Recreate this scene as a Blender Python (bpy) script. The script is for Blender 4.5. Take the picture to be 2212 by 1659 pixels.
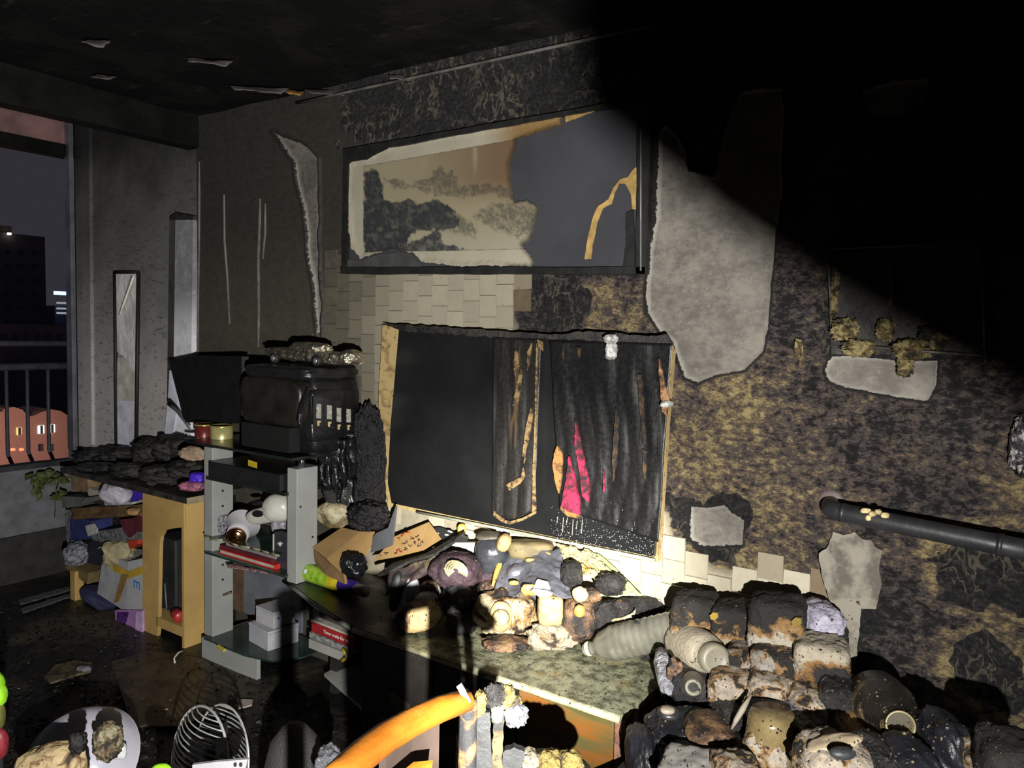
import bpy, bmesh, math, random
import numpy as np
from mathutils import Vector, Matrix, Euler

for _o in list(bpy.data.objects):
    bpy.data.objects.remove(_o, do_unlink=True)
SC = bpy.context.scene
COL = SC.collection
random.seed(7)

# ------------------------------------------------------------------ camera
W_, H_, F_ = 2212.0, 1659.0, 1661.0
YAW, PITCH, ROLL = math.radians(34.2), math.radians(4.0), 0.025
CAM = Vector((0.0, 0.0, 1.55))
fwd = Vector((-math.sin(YAW) * math.cos(PITCH), math.cos(YAW) * math.cos(PITCH), -math.sin(PITCH)))
r0 = Vector((math.cos(YAW), math.sin(YAW), 0.0))
u0 = r0.cross(fwd)
rgt = r0 * math.cos(ROLL) + u0 * math.sin(ROLL)
upv = u0 * math.cos(ROLL) - r0 * math.sin(ROLL)
_cd = bpy.data.cameras.new('camera')
_cd.sensor_width = 36.0
_cd.lens = 36.0 * F_ / W_
_cd.clip_start = 0.02
_cd.clip_end = 500
cam = bpy.data.objects.new('camera', _cd)
COL.objects.link(cam)
_m = Matrix((rgt, upv, -fwd)).transposed().to_4x4()
_m.translation = CAM
cam.matrix_world = _m
SC.camera = cam

# ------------------------------------------------------------------ world and lights
SC.view_settings.view_transform = 'Standard'
SC.view_settings.look = 'None'
SC.view_settings.gamma = 1.0
SC.view_settings.use_curve_mapping = False
SC.view_settings.exposure = 0.0
wd = bpy.data.worlds.new('night_sky')
SC.world = wd
wd.use_nodes = True
wd.node_tree.nodes['Background'].inputs[0].default_value = (0.029, 0.028, 0.036, 1)
wd.node_tree.nodes['Background'].inputs[1].default_value = 1.0

TORCH = Vector((0.27, -0.12, 1.24))      # hand torch carried low beside the photographer
def spot(name, power, size, blend, target, radius=0.012, color=(1.0, 0.965, 0.88)):
    l = bpy.data.lights.new(name, 'SPOT')
    l.energy = power; l.spot_size = math.radians(size); l.spot_blend = blend
    l.shadow_soft_size = radius; l.color = color
    o = bpy.data.objects.new(name, l); COL.objects.link(o)
    o.location = TORCH
    o.rotation_euler = (Vector(target) - TORCH).to_track_quat('-Z', 'Y').to_euler()
    return o

# ------------------------------------------------------------------ picture geometry helpers
def ray(u, v):
    return (fwd + rgt * ((u - W_ / 2) / F_) - upv * ((v - H_ / 2) / F_))
def PY(u, v, y):                      # point of the plane y = const seen at (u, v)
    d = ray(u, v); return CAM + d * ((y - CAM.y) / d.y)
def PX(u, v, x):
    d = ray(u, v); return CAM + d * ((x - CAM.x) / d.x)
def PZ(u, v, z):
    d = ray(u, v); return CAM + d * ((z - CAM.z) / d.z)
def PD(u, v, dep):
    return CAM + ray(u, v) * dep
def depth(p): return (Vector(p) - CAM).dot(fwd)
def proj(x, y, z):                    # numpy: world -> picture coordinates
    dx, dy, dz = x - CAM.x, y - CAM.y, z - CAM.z
    dd = dx * fwd.x + dy * fwd.y + dz * fwd.z
    uu = W_ / 2 + F_ * (dx * rgt.x + dy * rgt.y + dz * rgt.z) / dd
    vv = H_ / 2 - F_ * (dx * upv.x + dy * upv.y + dz * upv.z) / dd
    return uu, vv
WALL_Y = 2.40
FLASH_AIM = PY(1150, 1195, WALL_Y)
spot('torch_spill', 640, 138, 1.0, PY(640, 840, WALL_Y), color=(1.0, 0.98, 0.93))
spot('torch_beam', 1450, 26, 1.0, FLASH_AIM)

# ------------------------------------------------------------------ numpy noise
def _h(ix, iy, iz, s):
    n = (ix * 374761393 + iy * 668265263 + iz * 2147483647 + s * 974711) & 0x7fffffff
    n = ((n ^ (n >> 13)) * 1274126177) & 0x7fffffff
    return ((n ^ (n >> 16)) & 0xffff) / 65535.0
def vnoise(x, y, z, s=0):
    x = np.asarray(x, float); y = np.asarray(y, float); z = np.asarray(z, float)
    ix, iy, iz = np.floor(x).astype(np.int64), np.floor(y).astype(np.int64), np.floor(z).astype(np.int64)
    fx, fy, fz = x - ix, y - iy, z - iz
    fx = fx * fx * (3 - 2 * fx); fy = fy * fy * (3 - 2 * fy); fz = fz * fz * (3 - 2 * fz)
    r = 0
    for a in (0, 1):
        for b in (0, 1):
            for c in (0, 1):
                w = (fx if a else 1 - fx) * (fy if b else 1 - fy) * (fz if c else 1 - fz)
                r = r + w * _h(ix + a, iy + b, iz + c, s)
    return r
def fbm(x, y, z, s=0, o=4):
    r, a, t = 0, 0.5, 0
    x = np.asarray(x, float); y = np.asarray(y, float); z = np.asarray(z, float)
    x, y, z = 0.77 * x - 0.64 * y, 0.64 * x + 0.77 * y, z + 0.41 * x - 0.23 * y
    for i in range(o):
        r = r + a * vnoise(x, y, z, s + i * 17); t += a; a *= 0.5
        x, y, z = 2 * (0.80 * x - 0.60 * z), 2 * (0.87 * y + 0.5 * x), 2 * (0.80 * z + 0.60 * x) - y * 0.6
    return r / t
def sstep(a, b, x):
    t = np.clip((x - a) / (b - a), 0, 1); return t * t * (3 - 2 * t)
def sdist(u, v, poly):                # signed distance (positive inside) to a closed outline
    d2 = np.full(np.shape(u), 1e18); ins = np.zeros(np.shape(u), bool)
    n = len(poly)
    for i in range(n):
        x1, y1 = poly[i]; x2, y2 = poly[(i + 1) % n]
        ex, ey = x2 - x1, y2 - y1
        t = np.clip(((u - x1) * ex + (v - y1) * ey) / (ex * ex + ey * ey + 1e-9), 0, 1)
        d2 = np.minimum(d2, (u - x1 - t * ex) ** 2 + (v - y1 - t * ey) ** 2)
        c = (y1 > v) != (y2 > v)
        with np.errstate(divide='ignore', invalid='ignore'):
            xi = x1 + (v - y1) * ex / (ey if abs(ey) > 1e-9 else 1e-9)
        ins ^= c & (u < xi)
    return np.where(ins, 1, -1) * np.sqrt(d2)

# ------------------------------------------------------------------ materials
class NT:
    def __init__(s, name):
        s.m = bpy.data.materials.new(name); s.m.use_nodes = True
        s.t = s.m.node_tree; s.b = s.t.nodes['Principled BSDF']
    def n(s, k, **kw):
        x = s.t.nodes.new(k)
        for a, b in kw.items(): setattr(x, a, b)
        return x
    def put(s, sock, v):
        if isinstance(v, (int, float)): sock.default_value = v
        elif isinstance(v, (tuple, list)):
            sock.default_value = tuple(v) + ((1,) if len(v) == 3 and sock.type == 'RGBA' else ())
        else: s.t.links.new(v, sock)
    def pos(s, obj=False):
        if obj: return s.n('ShaderNodeTexCoord').outputs['Object']
        return s.n('ShaderNodeNewGeometry').outputs['Position']
    def gen(s): return s.n('ShaderNodeTexCoord').outputs['Generated']
    def scl(s, v, k):
        x = s.n('ShaderNodeVectorMath', operation='MULTIPLY'); s.put(x.inputs[0], v); s.put(x.inputs[1], k); return x.outputs[0]
    def noise(s, vec, scale, det=5, rough=0.6, dist=0.0):
        x = s.n('ShaderNodeTexNoise'); s.put(x.inputs['Vector'], vec)
        x.inputs['Scale'].default_value = scale; x.inputs['Detail'].default_value = det
        x.inputs['Roughness'].default_value = rough; x.inputs['Distortion'].default_value = dist
        return x.outputs['Fac']
    def voro(s, vec, scale, feat='F1'):
        x = s.n('ShaderNodeTexVoronoi', feature=feat); s.put(x.inputs['Vector'], vec); x.inputs['Scale'].default_value = scale
        return x.outputs['Distance']
    def mth(s, op, a, b=0.0, c=None, clamp=False):
        x = s.n('ShaderNodeMath', operation=op); x.use_clamp = clamp
        s.put(x.inputs[0], a); s.put(x.inputs[1], b)
        if c is not None: s.put(x.inputs[2], c)
        return x.outputs[0]
    def rng(s, v, a, b, c=0.0, d=1.0):
        x = s.n('ShaderNodeMapRange'); x.interpolation_type = 'SMOOTHSTEP'
        s.put(x.inputs[0], v); s.put(x.inputs[1], a); s.put(x.inputs[2], b); s.put(x.inputs[3], c); s.put(x.inputs[4], d)
        return x.outputs[0]
    def mix(s, f, a, b, mode='MIX'):
        x = s.n('ShaderNodeMix', data_type='RGBA', blend_type=mode)
        s.put(x.inputs[0], f); s.put(x.inputs[6], a); s.put(x.inputs[7], b); return x.outputs[2]
    def ramp(s, f, stops):
        x = s.n('ShaderNodeValToRGB'); s.put(x.inputs[0], f)
        e = x.color_ramp.elements
        while len(e) < len(stops): e.new(0.5)
        for i, (p, c) in enumerate(stops):
            e[i].position = p; e[i].color = tuple(c) + (1,)
        return x.outputs[0]
    def sep(s, v):
        x = s.n('ShaderNodeSeparateXYZ'); s.put(x.inputs[0], v); return x.outputs
    def attr(s, name):
        x = s.n('ShaderNodeAttribute'); x.attribute_name = name; return x.outputs
    def bump(s, h, strength=0.5, dist=0.01):
        x = s.n('ShaderNodeBump'); x.inputs['Strength'].default_value = strength; x.inputs['Distance'].default_value = dist
        s.put(x.inputs['Height'], h); s.t.links.new(x.outputs[0], s.b.inputs['Normal'])
    def fin(s, col=None, rough=0.7, metal=0.0, spec=0.5, trans=0.0, ior=1.45):
        if col is not None: s.put(s.b.inputs['Base Color'], col)
        s.put(s.b.inputs['Roughness'], rough); s.put(s.b.inputs['Metallic'], metal)
        s.put(s.b.inputs['Specular IOR Level'], spec); s.put(s.b.inputs['Transmission Weight'], trans); s.b.inputs['IOR'].default_value = ior
        return s.m
_MC = {}
def plain(name, col, rough=0.6, metal=0.0, var=0.25, nscale=14, bump=0.15, bscale=60, spec=0.5, trans=0.0, dirt=0.0, bdist=0.004):
    """one colour with slight uneven tone, fine relief and optional soot specks"""
    if name in _MC: return _MC[name]
    t = NT(name); p = t.pos()
    n1 = t.noise(p, nscale, 4)
    dark = tuple(c * (1 - var) for c in col); light = tuple(min(1, c * (1 + var * 0.6)) for c in col)
    c = t.mix(t.rng(n1, 0.3, 0.7), dark, light)
    if dirt > 0:
        n2 = t.noise(p, nscale * 0.6, 6, 0.7)
        c = t.mix(t.rng(n2, 0.72 - dirt * 0.4, 0.80 - dirt * 0.25), c, (0.012, 0.011, 0.010))
    if bump > 0: t.bump(t.noise(p, bscale, 5), bump, bdist)
    _MC[name] = t.fin(c, rough, metal, spec, trans); return _MC[name]
def burnt(name, clean, brown=(0.10, 0.05, 0.02), char=(0.010, 0.009, 0.008), scale=9, lo=0.42, hi=0.55, zbias=0.0, rough=0.75,
          bump=0.6, bscale=35, bdist=0.01, second=None, gloss=False, xbias=0.0):
    """clean colour burnt through brown to black in uneven patches; zbias > 0 burns the upper part more"""
    if name in _MC: return _MC[name]
    t = NT(name); p = t.pos()
    n = t.noise(p, scale, 6, 0.62, 0.6)
    g = t.sep(t.gen())
    f = t.mth('SUBTRACT', n, t.mth('MULTIPLY', t.mth('SUBTRACT', g[2], 0.5), zbias))
    if xbias: f = t.mth('SUBTRACT', f, t.mth('MULTIPLY', t.mth('SUBTRACT', g[0], 0.5), xbias))
    cl = clean
    if second is not None: cl = t.mix(t.rng(t.noise(p, scale * 2.3, 4), 0.4, 0.65), clean, second)
    mid = (lo + hi) / 2
    c = t.mix(t.rng(f, lo, mid), char, brown)
    c = t.mix(t.rng(f, mid, hi), c, cl)
    c = t.mix(t.rng(t.noise(p, 62, 5, 0.7), 0.585, 0.64, 0, 0.85), c, char)
    t.bump(t.noise(p, bscale, 6, 0.7), bump, bdist)
    r = t.rng(t.noise(p, scale * 3, 3), 0.35, 0.65, rough * 0.45, rough) if gloss else rough
    _MC[name] = t.fin(c, r); return _MC[name]
def glow(name, col, strength):
    if name in _MC: return _MC[name]
    t = NT(name); t.b.inputs['Emission Color'].default_value = tuple(col) + (1,); t.b.inputs['Emission Strength'].default_value = strength
    _MC[name] = t.fin((0.05, 0.05, 0.05), 0.6); return _MC[name]

# ------------------------------------------------------------------ object helpers
def tag(o, label=None, cat=None, group=None, kind=None):
    if label: o['label'] = label
    if cat: o['category'] = cat
    if group: o['group'] = group
    if kind: o['kind'] = kind
    return o
def empty(name, loc, label, cat, group=None):
    o = bpy.data.objects.new(name, None); COL.objects.link(o); o.location = Vector(loc); o.empty_display_size = 0.05
    return tag(o, label, cat, group)
def woff(o):
    v = Vector((0, 0, 0))
    while o is not None: v = v + o.location; o = o.parent
    return v
def link(name, me, mat, parent=None, smooth=False, recenter=True):
    o = bpy.data.objects.new(name, me); COL.objects.link(o)
    if mat is not None:
        for m in (mat if isinstance(mat, list) else [mat]): me.materials.append(m)
    if smooth:
        me.polygons.foreach_set('use_smooth', [True] * len(me.polygons))
    loc = Vector((0, 0, 0))
    if recenter and len(me.vertices):
        co = np.empty(len(me.vertices) * 3); me.vertices.foreach_get('co', co); co = co.reshape(-1, 3)
        mn, mx = co.min(0), co.max(0)
        loc = Vector(((mn[0] + mx[0]) / 2, (mn[1] + mx[1]) / 2, mn[2]))
        co -= np.array(loc); me.vertices.foreach_set('co', co.ravel()); me.update()
    if parent is not None:
        o.parent = parent; o.location = loc - woff(parent)
    else: o.location = loc
    return o
def pyd(name, verts, faces, mat, parent=None, smooth=False):
    me = bpy.data.meshes.new(name); me.from_pydata([tuple(v) for v in verts], [], faces); me.update()
    return link(name, me, mat, parent, smooth)
def frm(bm, name, mat, parent=None, smooth=False):
    me = bpy.data.meshes.new(name); bmesh.ops.recalc_face_normals(bm, faces=bm.faces[:]); bm.to_mesh(me); bm.free()
    return link(name, me, mat, parent, smooth)
def rotm(rx=0, ry=0, rz=0): return Euler((math.radians(rx), math.radians(ry), math.radians(rz))).to_matrix()
def obox(name, c, size, mat, parent=None, rot=(0, 0, 0), bevel=0.0, seg=2):
    bm = bmesh.new(); bmesh.ops.create_cube(bm, size=1.0)
    for v in bm.verts: v.co = Vector((v.co.x * size[0], v.co.y * size[1], v.co.z * size[2]))
    if bevel > 0: bmesh.ops.bevel(bm, geom=bm.edges[:], offset=bevel, segments=seg, affect='EDGES', profile=0.5)
    R = rotm(*rot)
    for v in bm.verts: v.co = R @ v.co + Vector(c)
    return frm(bm, name, mat, parent)
def box(name, x0, x1, y0, y1, z0, z1, mat, parent=None, bevel=0.0):
    return obox(name, ((x0 + x1) / 2, (y0 + y1) / 2, (z0 + z1) / 2), (abs(x1 - x0), abs(y1 - y0), abs(z1 - z0)), mat, parent, bevel=bevel)
def lathe(name, prof, c, mat, parent=None, rot=(0, 0, 0), n=28, smooth=True, R=None, cap=True):
    R = R or rotm(*rot); V = []; Fc = []
    for r, z in prof:
        for k in range(n):
            a = 2 * math.pi * k / n; V.append(R @ Vector((r * math.cos(a), r * math.sin(a), z)) + Vector(c))
    for i in range(len(prof) - 1):
        for k in range(n):
            k2 = (k + 1) % n; Fc.append((i * n + k, i * n + k2, (i + 1) * n + k2, (i + 1) * n + k))
    if cap: Fc.append(tuple(range(n - 1, -1, -1))); Fc.append(tuple((len(prof) - 1) * n + k for k in range(n)))
    return pyd(name, V, Fc, mat, parent, smooth)
def tube(name, pts, rad, mat, parent=None, n=8, smooth=True):
    pts = [Vector(p) for p in pts]; m = len(pts)
    rad = [rad] * m if isinstance(rad, (int, float)) else rad
    V = []; Fc = []
    ref = Vector((0.31, 0.17, 0.93)).normalized()
    for i, p in enumerate(pts):
        d = (pts[min(i + 1, m - 1)] - pts[max(i - 1, 0)]).normalized()
        a = d.cross(ref)
        if a.length < 1e-3: a = d.cross(Vector((1, 0, 0)))
        a.normalize(); b = d.cross(a)
        for k in range(n):
            t = 2 * math.pi * k / n; V.append(p + (a * math.cos(t) + b * math.sin(t)) * rad[i])
    for i in range(m - 1):
        for k in range(n):
            k2 = (k + 1) % n; Fc.append((i * n + k, i * n + k2, (i + 1) * n + k2, (i + 1) * n + k))
    Fc.append(tuple(range(n - 1, -1, -1))); Fc.append(tuple((m - 1) * n + k for k in range(n)))
    return pyd(name, V, Fc, mat, parent, smooth)
def jag(poly, step=8, amp=2.5, seed=1):
    """roughen an outline the way torn or burnt edges are"""
    rs = random.Random(seed); out = []
    n = len(poly)
    for i in range(n):
        x1, y1 = poly[i]; x2, y2 = poly[(i + 1) % n]
        L = math.hypot(x2 - x1, y2 - y1); k = max(1, int(L / step))
        for j in range(k):
            t = j / k; out.append((x1 + (x2 - x1) * t + rs.uniform(-amp, amp), y1 + (y2 - y1) * t + rs.uniform(-amp, amp)))
    return out
def plate(name, pts, thick, mat, parent=None):
    """flat piece with the outline pts (3-D, roughly planar), thickened along thick"""
    bm = bmesh.new(); vs = [bm.verts.new(p) for p in pts]
    f = bm.faces.new(vs)
    r = bmesh.ops.extrude_face_region(bm, geom=[f])
    for g in r['geom']:
        if isinstance(g, bmesh.types.BMVert): g.co += Vector(thick)
    bmesh.ops.triangulate(bm, faces=[q for q in bm.faces if len(q.verts) > 4])
    return frm(bm, name, mat, parent)
def cubesphere(n):
    V = []; Fc = []; idx = {}
    def vid(p):
        k = tuple(round(c, 5) for c in p)
        if k not in idx: idx[k] = len(V); V.append(p)
        return idx[k]
    for ax in range(3):
        for sg in (-1, 1):
            for i in range(n):
                for j in range(n):
                    q = []
                    for (a, b) in ((i, j), (i + 1, j), (i + 1, j + 1), (i, j + 1)):
                        p = [0, 0, 0]; p[ax] = sg
                        p[(ax + 1) % 3] = math.tan((2 * a / n - 1) * math.pi / 4); p[(ax + 2) % 3] = math.tan((2 * b / n - 1) * math.pi / 4)
                        q.append(vid(p))
                    Fc.append(q if sg > 0 else q[::-1])
    return np.array(V, float), Fc
_CS = {}
def blob(name, c, size, mat, parent=None, rot=(0, 0, 0), sq=2.4, amp=0.06, freq=2.5, seed=1, n=14, R=None, dent=0.0, smooth=True, wr=0.0):
    """rounded irregular body: ellipsoid (sq 2) to rounded block (sq 6) with lumps, folds and dents"""
    if n not in _CS: _CS[n] = cubesphere(n)
    V, Fc = _CS[n]
    D = V / np.linalg.norm(V, axis=1)[:, None]
    rr = (np.abs(D) ** sq).sum(1) ** (-1.0 / sq)
    P = D * rr[:, None]
    o = fbm(P[:, 0] * freq + seed * 3.1, P[:, 1] * freq + 7.7, P[:, 2] * freq + seed, seed, 4) - 0.5
    k = 1 + amp * 4 * o
    if dent:
        o2 = vnoise(P[:, 0] * 1.3 + seed, P[:, 1] * 1.3, P[:, 2] * 1.3, seed + 5) - 0.5; k = k + dent * 2 * o2
    if wr:
        k = k + wr * (np.abs(fbm(P[:, 0] * 5 + seed, P[:, 1] * 5, P[:, 2] * 5 + seed, seed + 9, 4) - 0.5) * 4 - 0.5)
    P = P * k[:, None] * (np.array(size) / 2)
    Rm = np.array(R if R is not None else rotm(*rot))
    P = P @ Rm.T + np.array(c)
    me = bpy.data.meshes.new(name); me.from_pydata(P.tolist(), [], Fc); me.update()
    return link(name, me, mat, parent, smooth)
CAMZ = math.degrees(YAW)
def bpx(name, u0_, v0_, u1_, v1_, y, mat, thick=None, parent=None, sq=2.4, amp=0.06, freq=2.5, seed=1, roll=0, rz=None, n=14, dent=0.0, zmin=None, wr=0.0):
    """a rounded body that fills a picture rectangle when it stands in the plane y"""
    c = PY((u0_ + u1_) / 2, (v0_ + v1_) / 2, y); d = depth(c)
    w = abs(u1_ - u0_) * d / F_; h = abs(v1_ - v0_) * d / F_
    t = thick or min(w, h)
    if zmin is not None and c.z - h / 2 < zmin:
        top = c.z + h / 2; h = top - zmin; c.z = zmin + h / 2
    R = rotm(0, 0, CAMZ if rz is None else rz) @ rotm(0, roll, 0)
    return blob(name, c, (w, t, h), mat, parent, sq=sq, amp=amp, freq=freq, seed=seed, R=R, n=n, dent=dent, wr=wr)
def sheet(name, fn, nu, nv, mat, parent=None, thick=0.0015, smooth=True):
    """thin curved sheet: fn(s, t) -> point, s and t in 0..1"""
    V = [fn(i / (nu - 1), j / (nv - 1)) for j in range(nv) for i in range(nu)]
    Fc = [(j * nu + i, j * nu + i + 1, (j + 1) * nu + i + 1, (j + 1) * nu + i) for j in range(nv - 1) for i in range(nu - 1)]
    o = pyd(name, V, Fc, mat, parent, smooth)
    if thick:
        md = o.modifiers.new('thickness', 'SOLIDIFY'); md.thickness = thick; md.offset = 0
    return o
def quad_sheet(name, q, nu, nv, mat, amp=0.01, freq=4, seed=1, parent=None, thick=0.0015, nrm=(0, -1, 0), fold=0.0, folds=3):
    """cloth-like sheet over four corners (tl, tr, br, bl) with creases"""
    q = [Vector(p) for p in q]; nrm = Vector(nrm).normalized()
    def fn(s, t):
        p = (q[0] * (1 - s) + q[1] * s) * (1 - t) + (q[3] * (1 - s) + q[2] * s) * t
        k = float(fbm(s * freq + seed, t * freq, seed * 1.7, seed, 4)) - 0.5
        k2 = math.sin((s + 0.12 * math.sin(t * 4 + seed)) * folds * 2 * math.pi) * fold
        return p + nrm * (k * 2 * amp + k2)
    return sheet(name, fn, nu, nv, mat, parent, thick)
def text(name, body, org, xdir, ydir, size, mat, parent, depth_=0.0006):
    cu = bpy.data.curves.new(name, 'FONT'); cu.body = body; cu.size = size; cu.extrude = depth_
    tmp = bpy.data.objects.new(name + '_tmp', cu); COL.objects.link(tmp)
    dg = bpy.context.evaluated_depsgraph_get()
    me = bpy.data.meshes.new_from_object(tmp.evaluated_get(dg))
    bpy.data.objects.remove(tmp, do_unlink=True); bpy.data.curves.remove(cu)
    x = Vector(xdir).normalized(); y = Vector(ydir); y = (y - x * y.dot(x)).normalized(); z = x.cross(y)
    M4 = Matrix((x, y, z)).transposed().to_4x4(); M4.translation = Vector(org)
    me.transform(M4); me.materials.clear()
    return link(name, me, mat, parent)
# ================================================================== the setting
ROOM_Z = 2.59
PLASTER = [
    [(1425, 290), (1440, 270), (1470, 300), (1484, 330), (1486, 370), (1545, 385), (1560, 300), (1600, 200), (1690, 190), (1697, 270), (1690, 330),
     (1688, 420), (1676, 500), (1668, 600), (1660, 680), (1650, 760), (1610, 800), (1555, 810), (1510, 828), (1480, 815), (1466, 780), (1455, 740),
     (1425, 715), (1400, 675), (1398, 620), (1405, 540), (1420, 470), (1424, 380)],
    [(1778, 800), (1795, 770), (1850, 768), (1940, 780), (2030, 775), (2025, 830), (2005, 868), (1950, 862), (1880, 845), (1820, 835), (1790, 825)],
    [(1493, 1092), (1530, 1098), (1565, 1092), (1585, 1110), (1608, 1125), (1608, 1178), (1570, 1178), (1520, 1182), (1490, 1165)],
    [(1860, 200), (1930, 175), (2010, 170), (2000, 220), (1930, 265), (1870, 255)],
    [(592, 285), (625, 300), (665, 320), (688, 345), (691, 470), (689, 560), (694, 640), (696, 735), (687, 735), (681, 640), (671, 560), (664, 500),
     (656, 440), (646, 400), (638, 350), (610, 310)],
]
CLEAN = [(800, 1095), (1415, 1095), (1436, 1115), (1450, 1180), (1490, 1208), (1560, 1228), (1620, 1244), (1660, 1225), (1700, 1240), (1760, 1255),
         (1785, 1290), (1800, 1380), (1800, 1800), (800, 1800)]
BURNS = [[(2020, 1190), (2060, 1160), (2130, 1130), (2230, 1150), (2230, 1330), (2150, 1330), (2080, 1310), (2030, 1290)],
         [(2050, 1380), (2130, 1350), (2200, 1390), (2230, 1480), (2200, 1560), (2140, 1530), (2080, 1480), (2050, 1430)],
         [(1165, 600), (1260, 598), (1275, 640), (1265, 715), (1180, 715), (1150, 650)],
         [(740, 120), (1420, 40), (1420, 215), (740, 330)],
         [(1450, 1080), (1480, 1075), (1600, 1075), (1625, 1110), (1620, 1185), (1590, 1215), (1500, 1215), (1465, 1180)],
         [(1770, 500), (2150, 500), (2150, 780), (1900, 770), (1770, 765)],
         [(1820, 1440), (1800, 1330), (1850, 1310), (1900, 1320), (1890, 1420), (1900, 1480), (1860, 1500)]]
def wall_fields(x, z, y=WALL_Y):
    u, v = proj(x, np.full_like(x, y), z)
    wob = (fbm(x * 9, z * 9, 0 * x, 3, 4) - 0.5) * 46
    sd = np.max([sdist(u, v, p) for p in PLASTER], axis=0)
    plaster = np.clip(0.5 + (sd + wob * 0.22) / 36, 0, 1)
    cl = sdist(u, v, CLEAN) + wob
    clean = sstep(-22, 12, cl)
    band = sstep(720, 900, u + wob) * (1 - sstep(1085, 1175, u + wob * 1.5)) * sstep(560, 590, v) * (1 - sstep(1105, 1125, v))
    blister = np.clip(sstep(1095, 1165, u + wob * 1.5), 0, 1)
    blister = np.maximum(blister, sstep(330, 280, v) * 0.55 * sstep(720, 800, u))
    blister = blister * (1 - clean)
    burn = np.max([sdist(u, v, p) for p in BURNS], axis=0) + wob * 0.9 + (fbm(x * 14, z * 14, 0 * x, 31, 4) - 0.5) * 90
    burn = sstep(-14, 16, burn) * (1 - clean)
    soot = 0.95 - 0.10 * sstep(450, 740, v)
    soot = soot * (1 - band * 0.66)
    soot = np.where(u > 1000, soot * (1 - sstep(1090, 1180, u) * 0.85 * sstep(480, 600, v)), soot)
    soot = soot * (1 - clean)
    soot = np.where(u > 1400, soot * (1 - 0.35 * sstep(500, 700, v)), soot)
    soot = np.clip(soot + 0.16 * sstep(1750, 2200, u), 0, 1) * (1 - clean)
    ochre = np.clip(1.0 - np.abs(u - 1560) / 330, 0, 1) * sstep(720, 900, v)
    ochre = np.maximum(ochre, np.clip(1 - np.abs(u - 1320) / 120, 0, 1) * sstep(580, 640, v) * (v < 740))
    ring = np.abs(np.max([sdist(u, v, p) for p in BURNS[:2]], axis=0) + wob)
    ochre = np.maximum(ochre, 1 - sstep(10, 45, ring))
    ochre = np.maximum(ochre, sstep(2050, 2200, u) * sstep(980, 1060, v) * (1 - sstep(1120, 1180, v)) * 0.8)
    return plaster, blister, soot, ochre, burn

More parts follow.
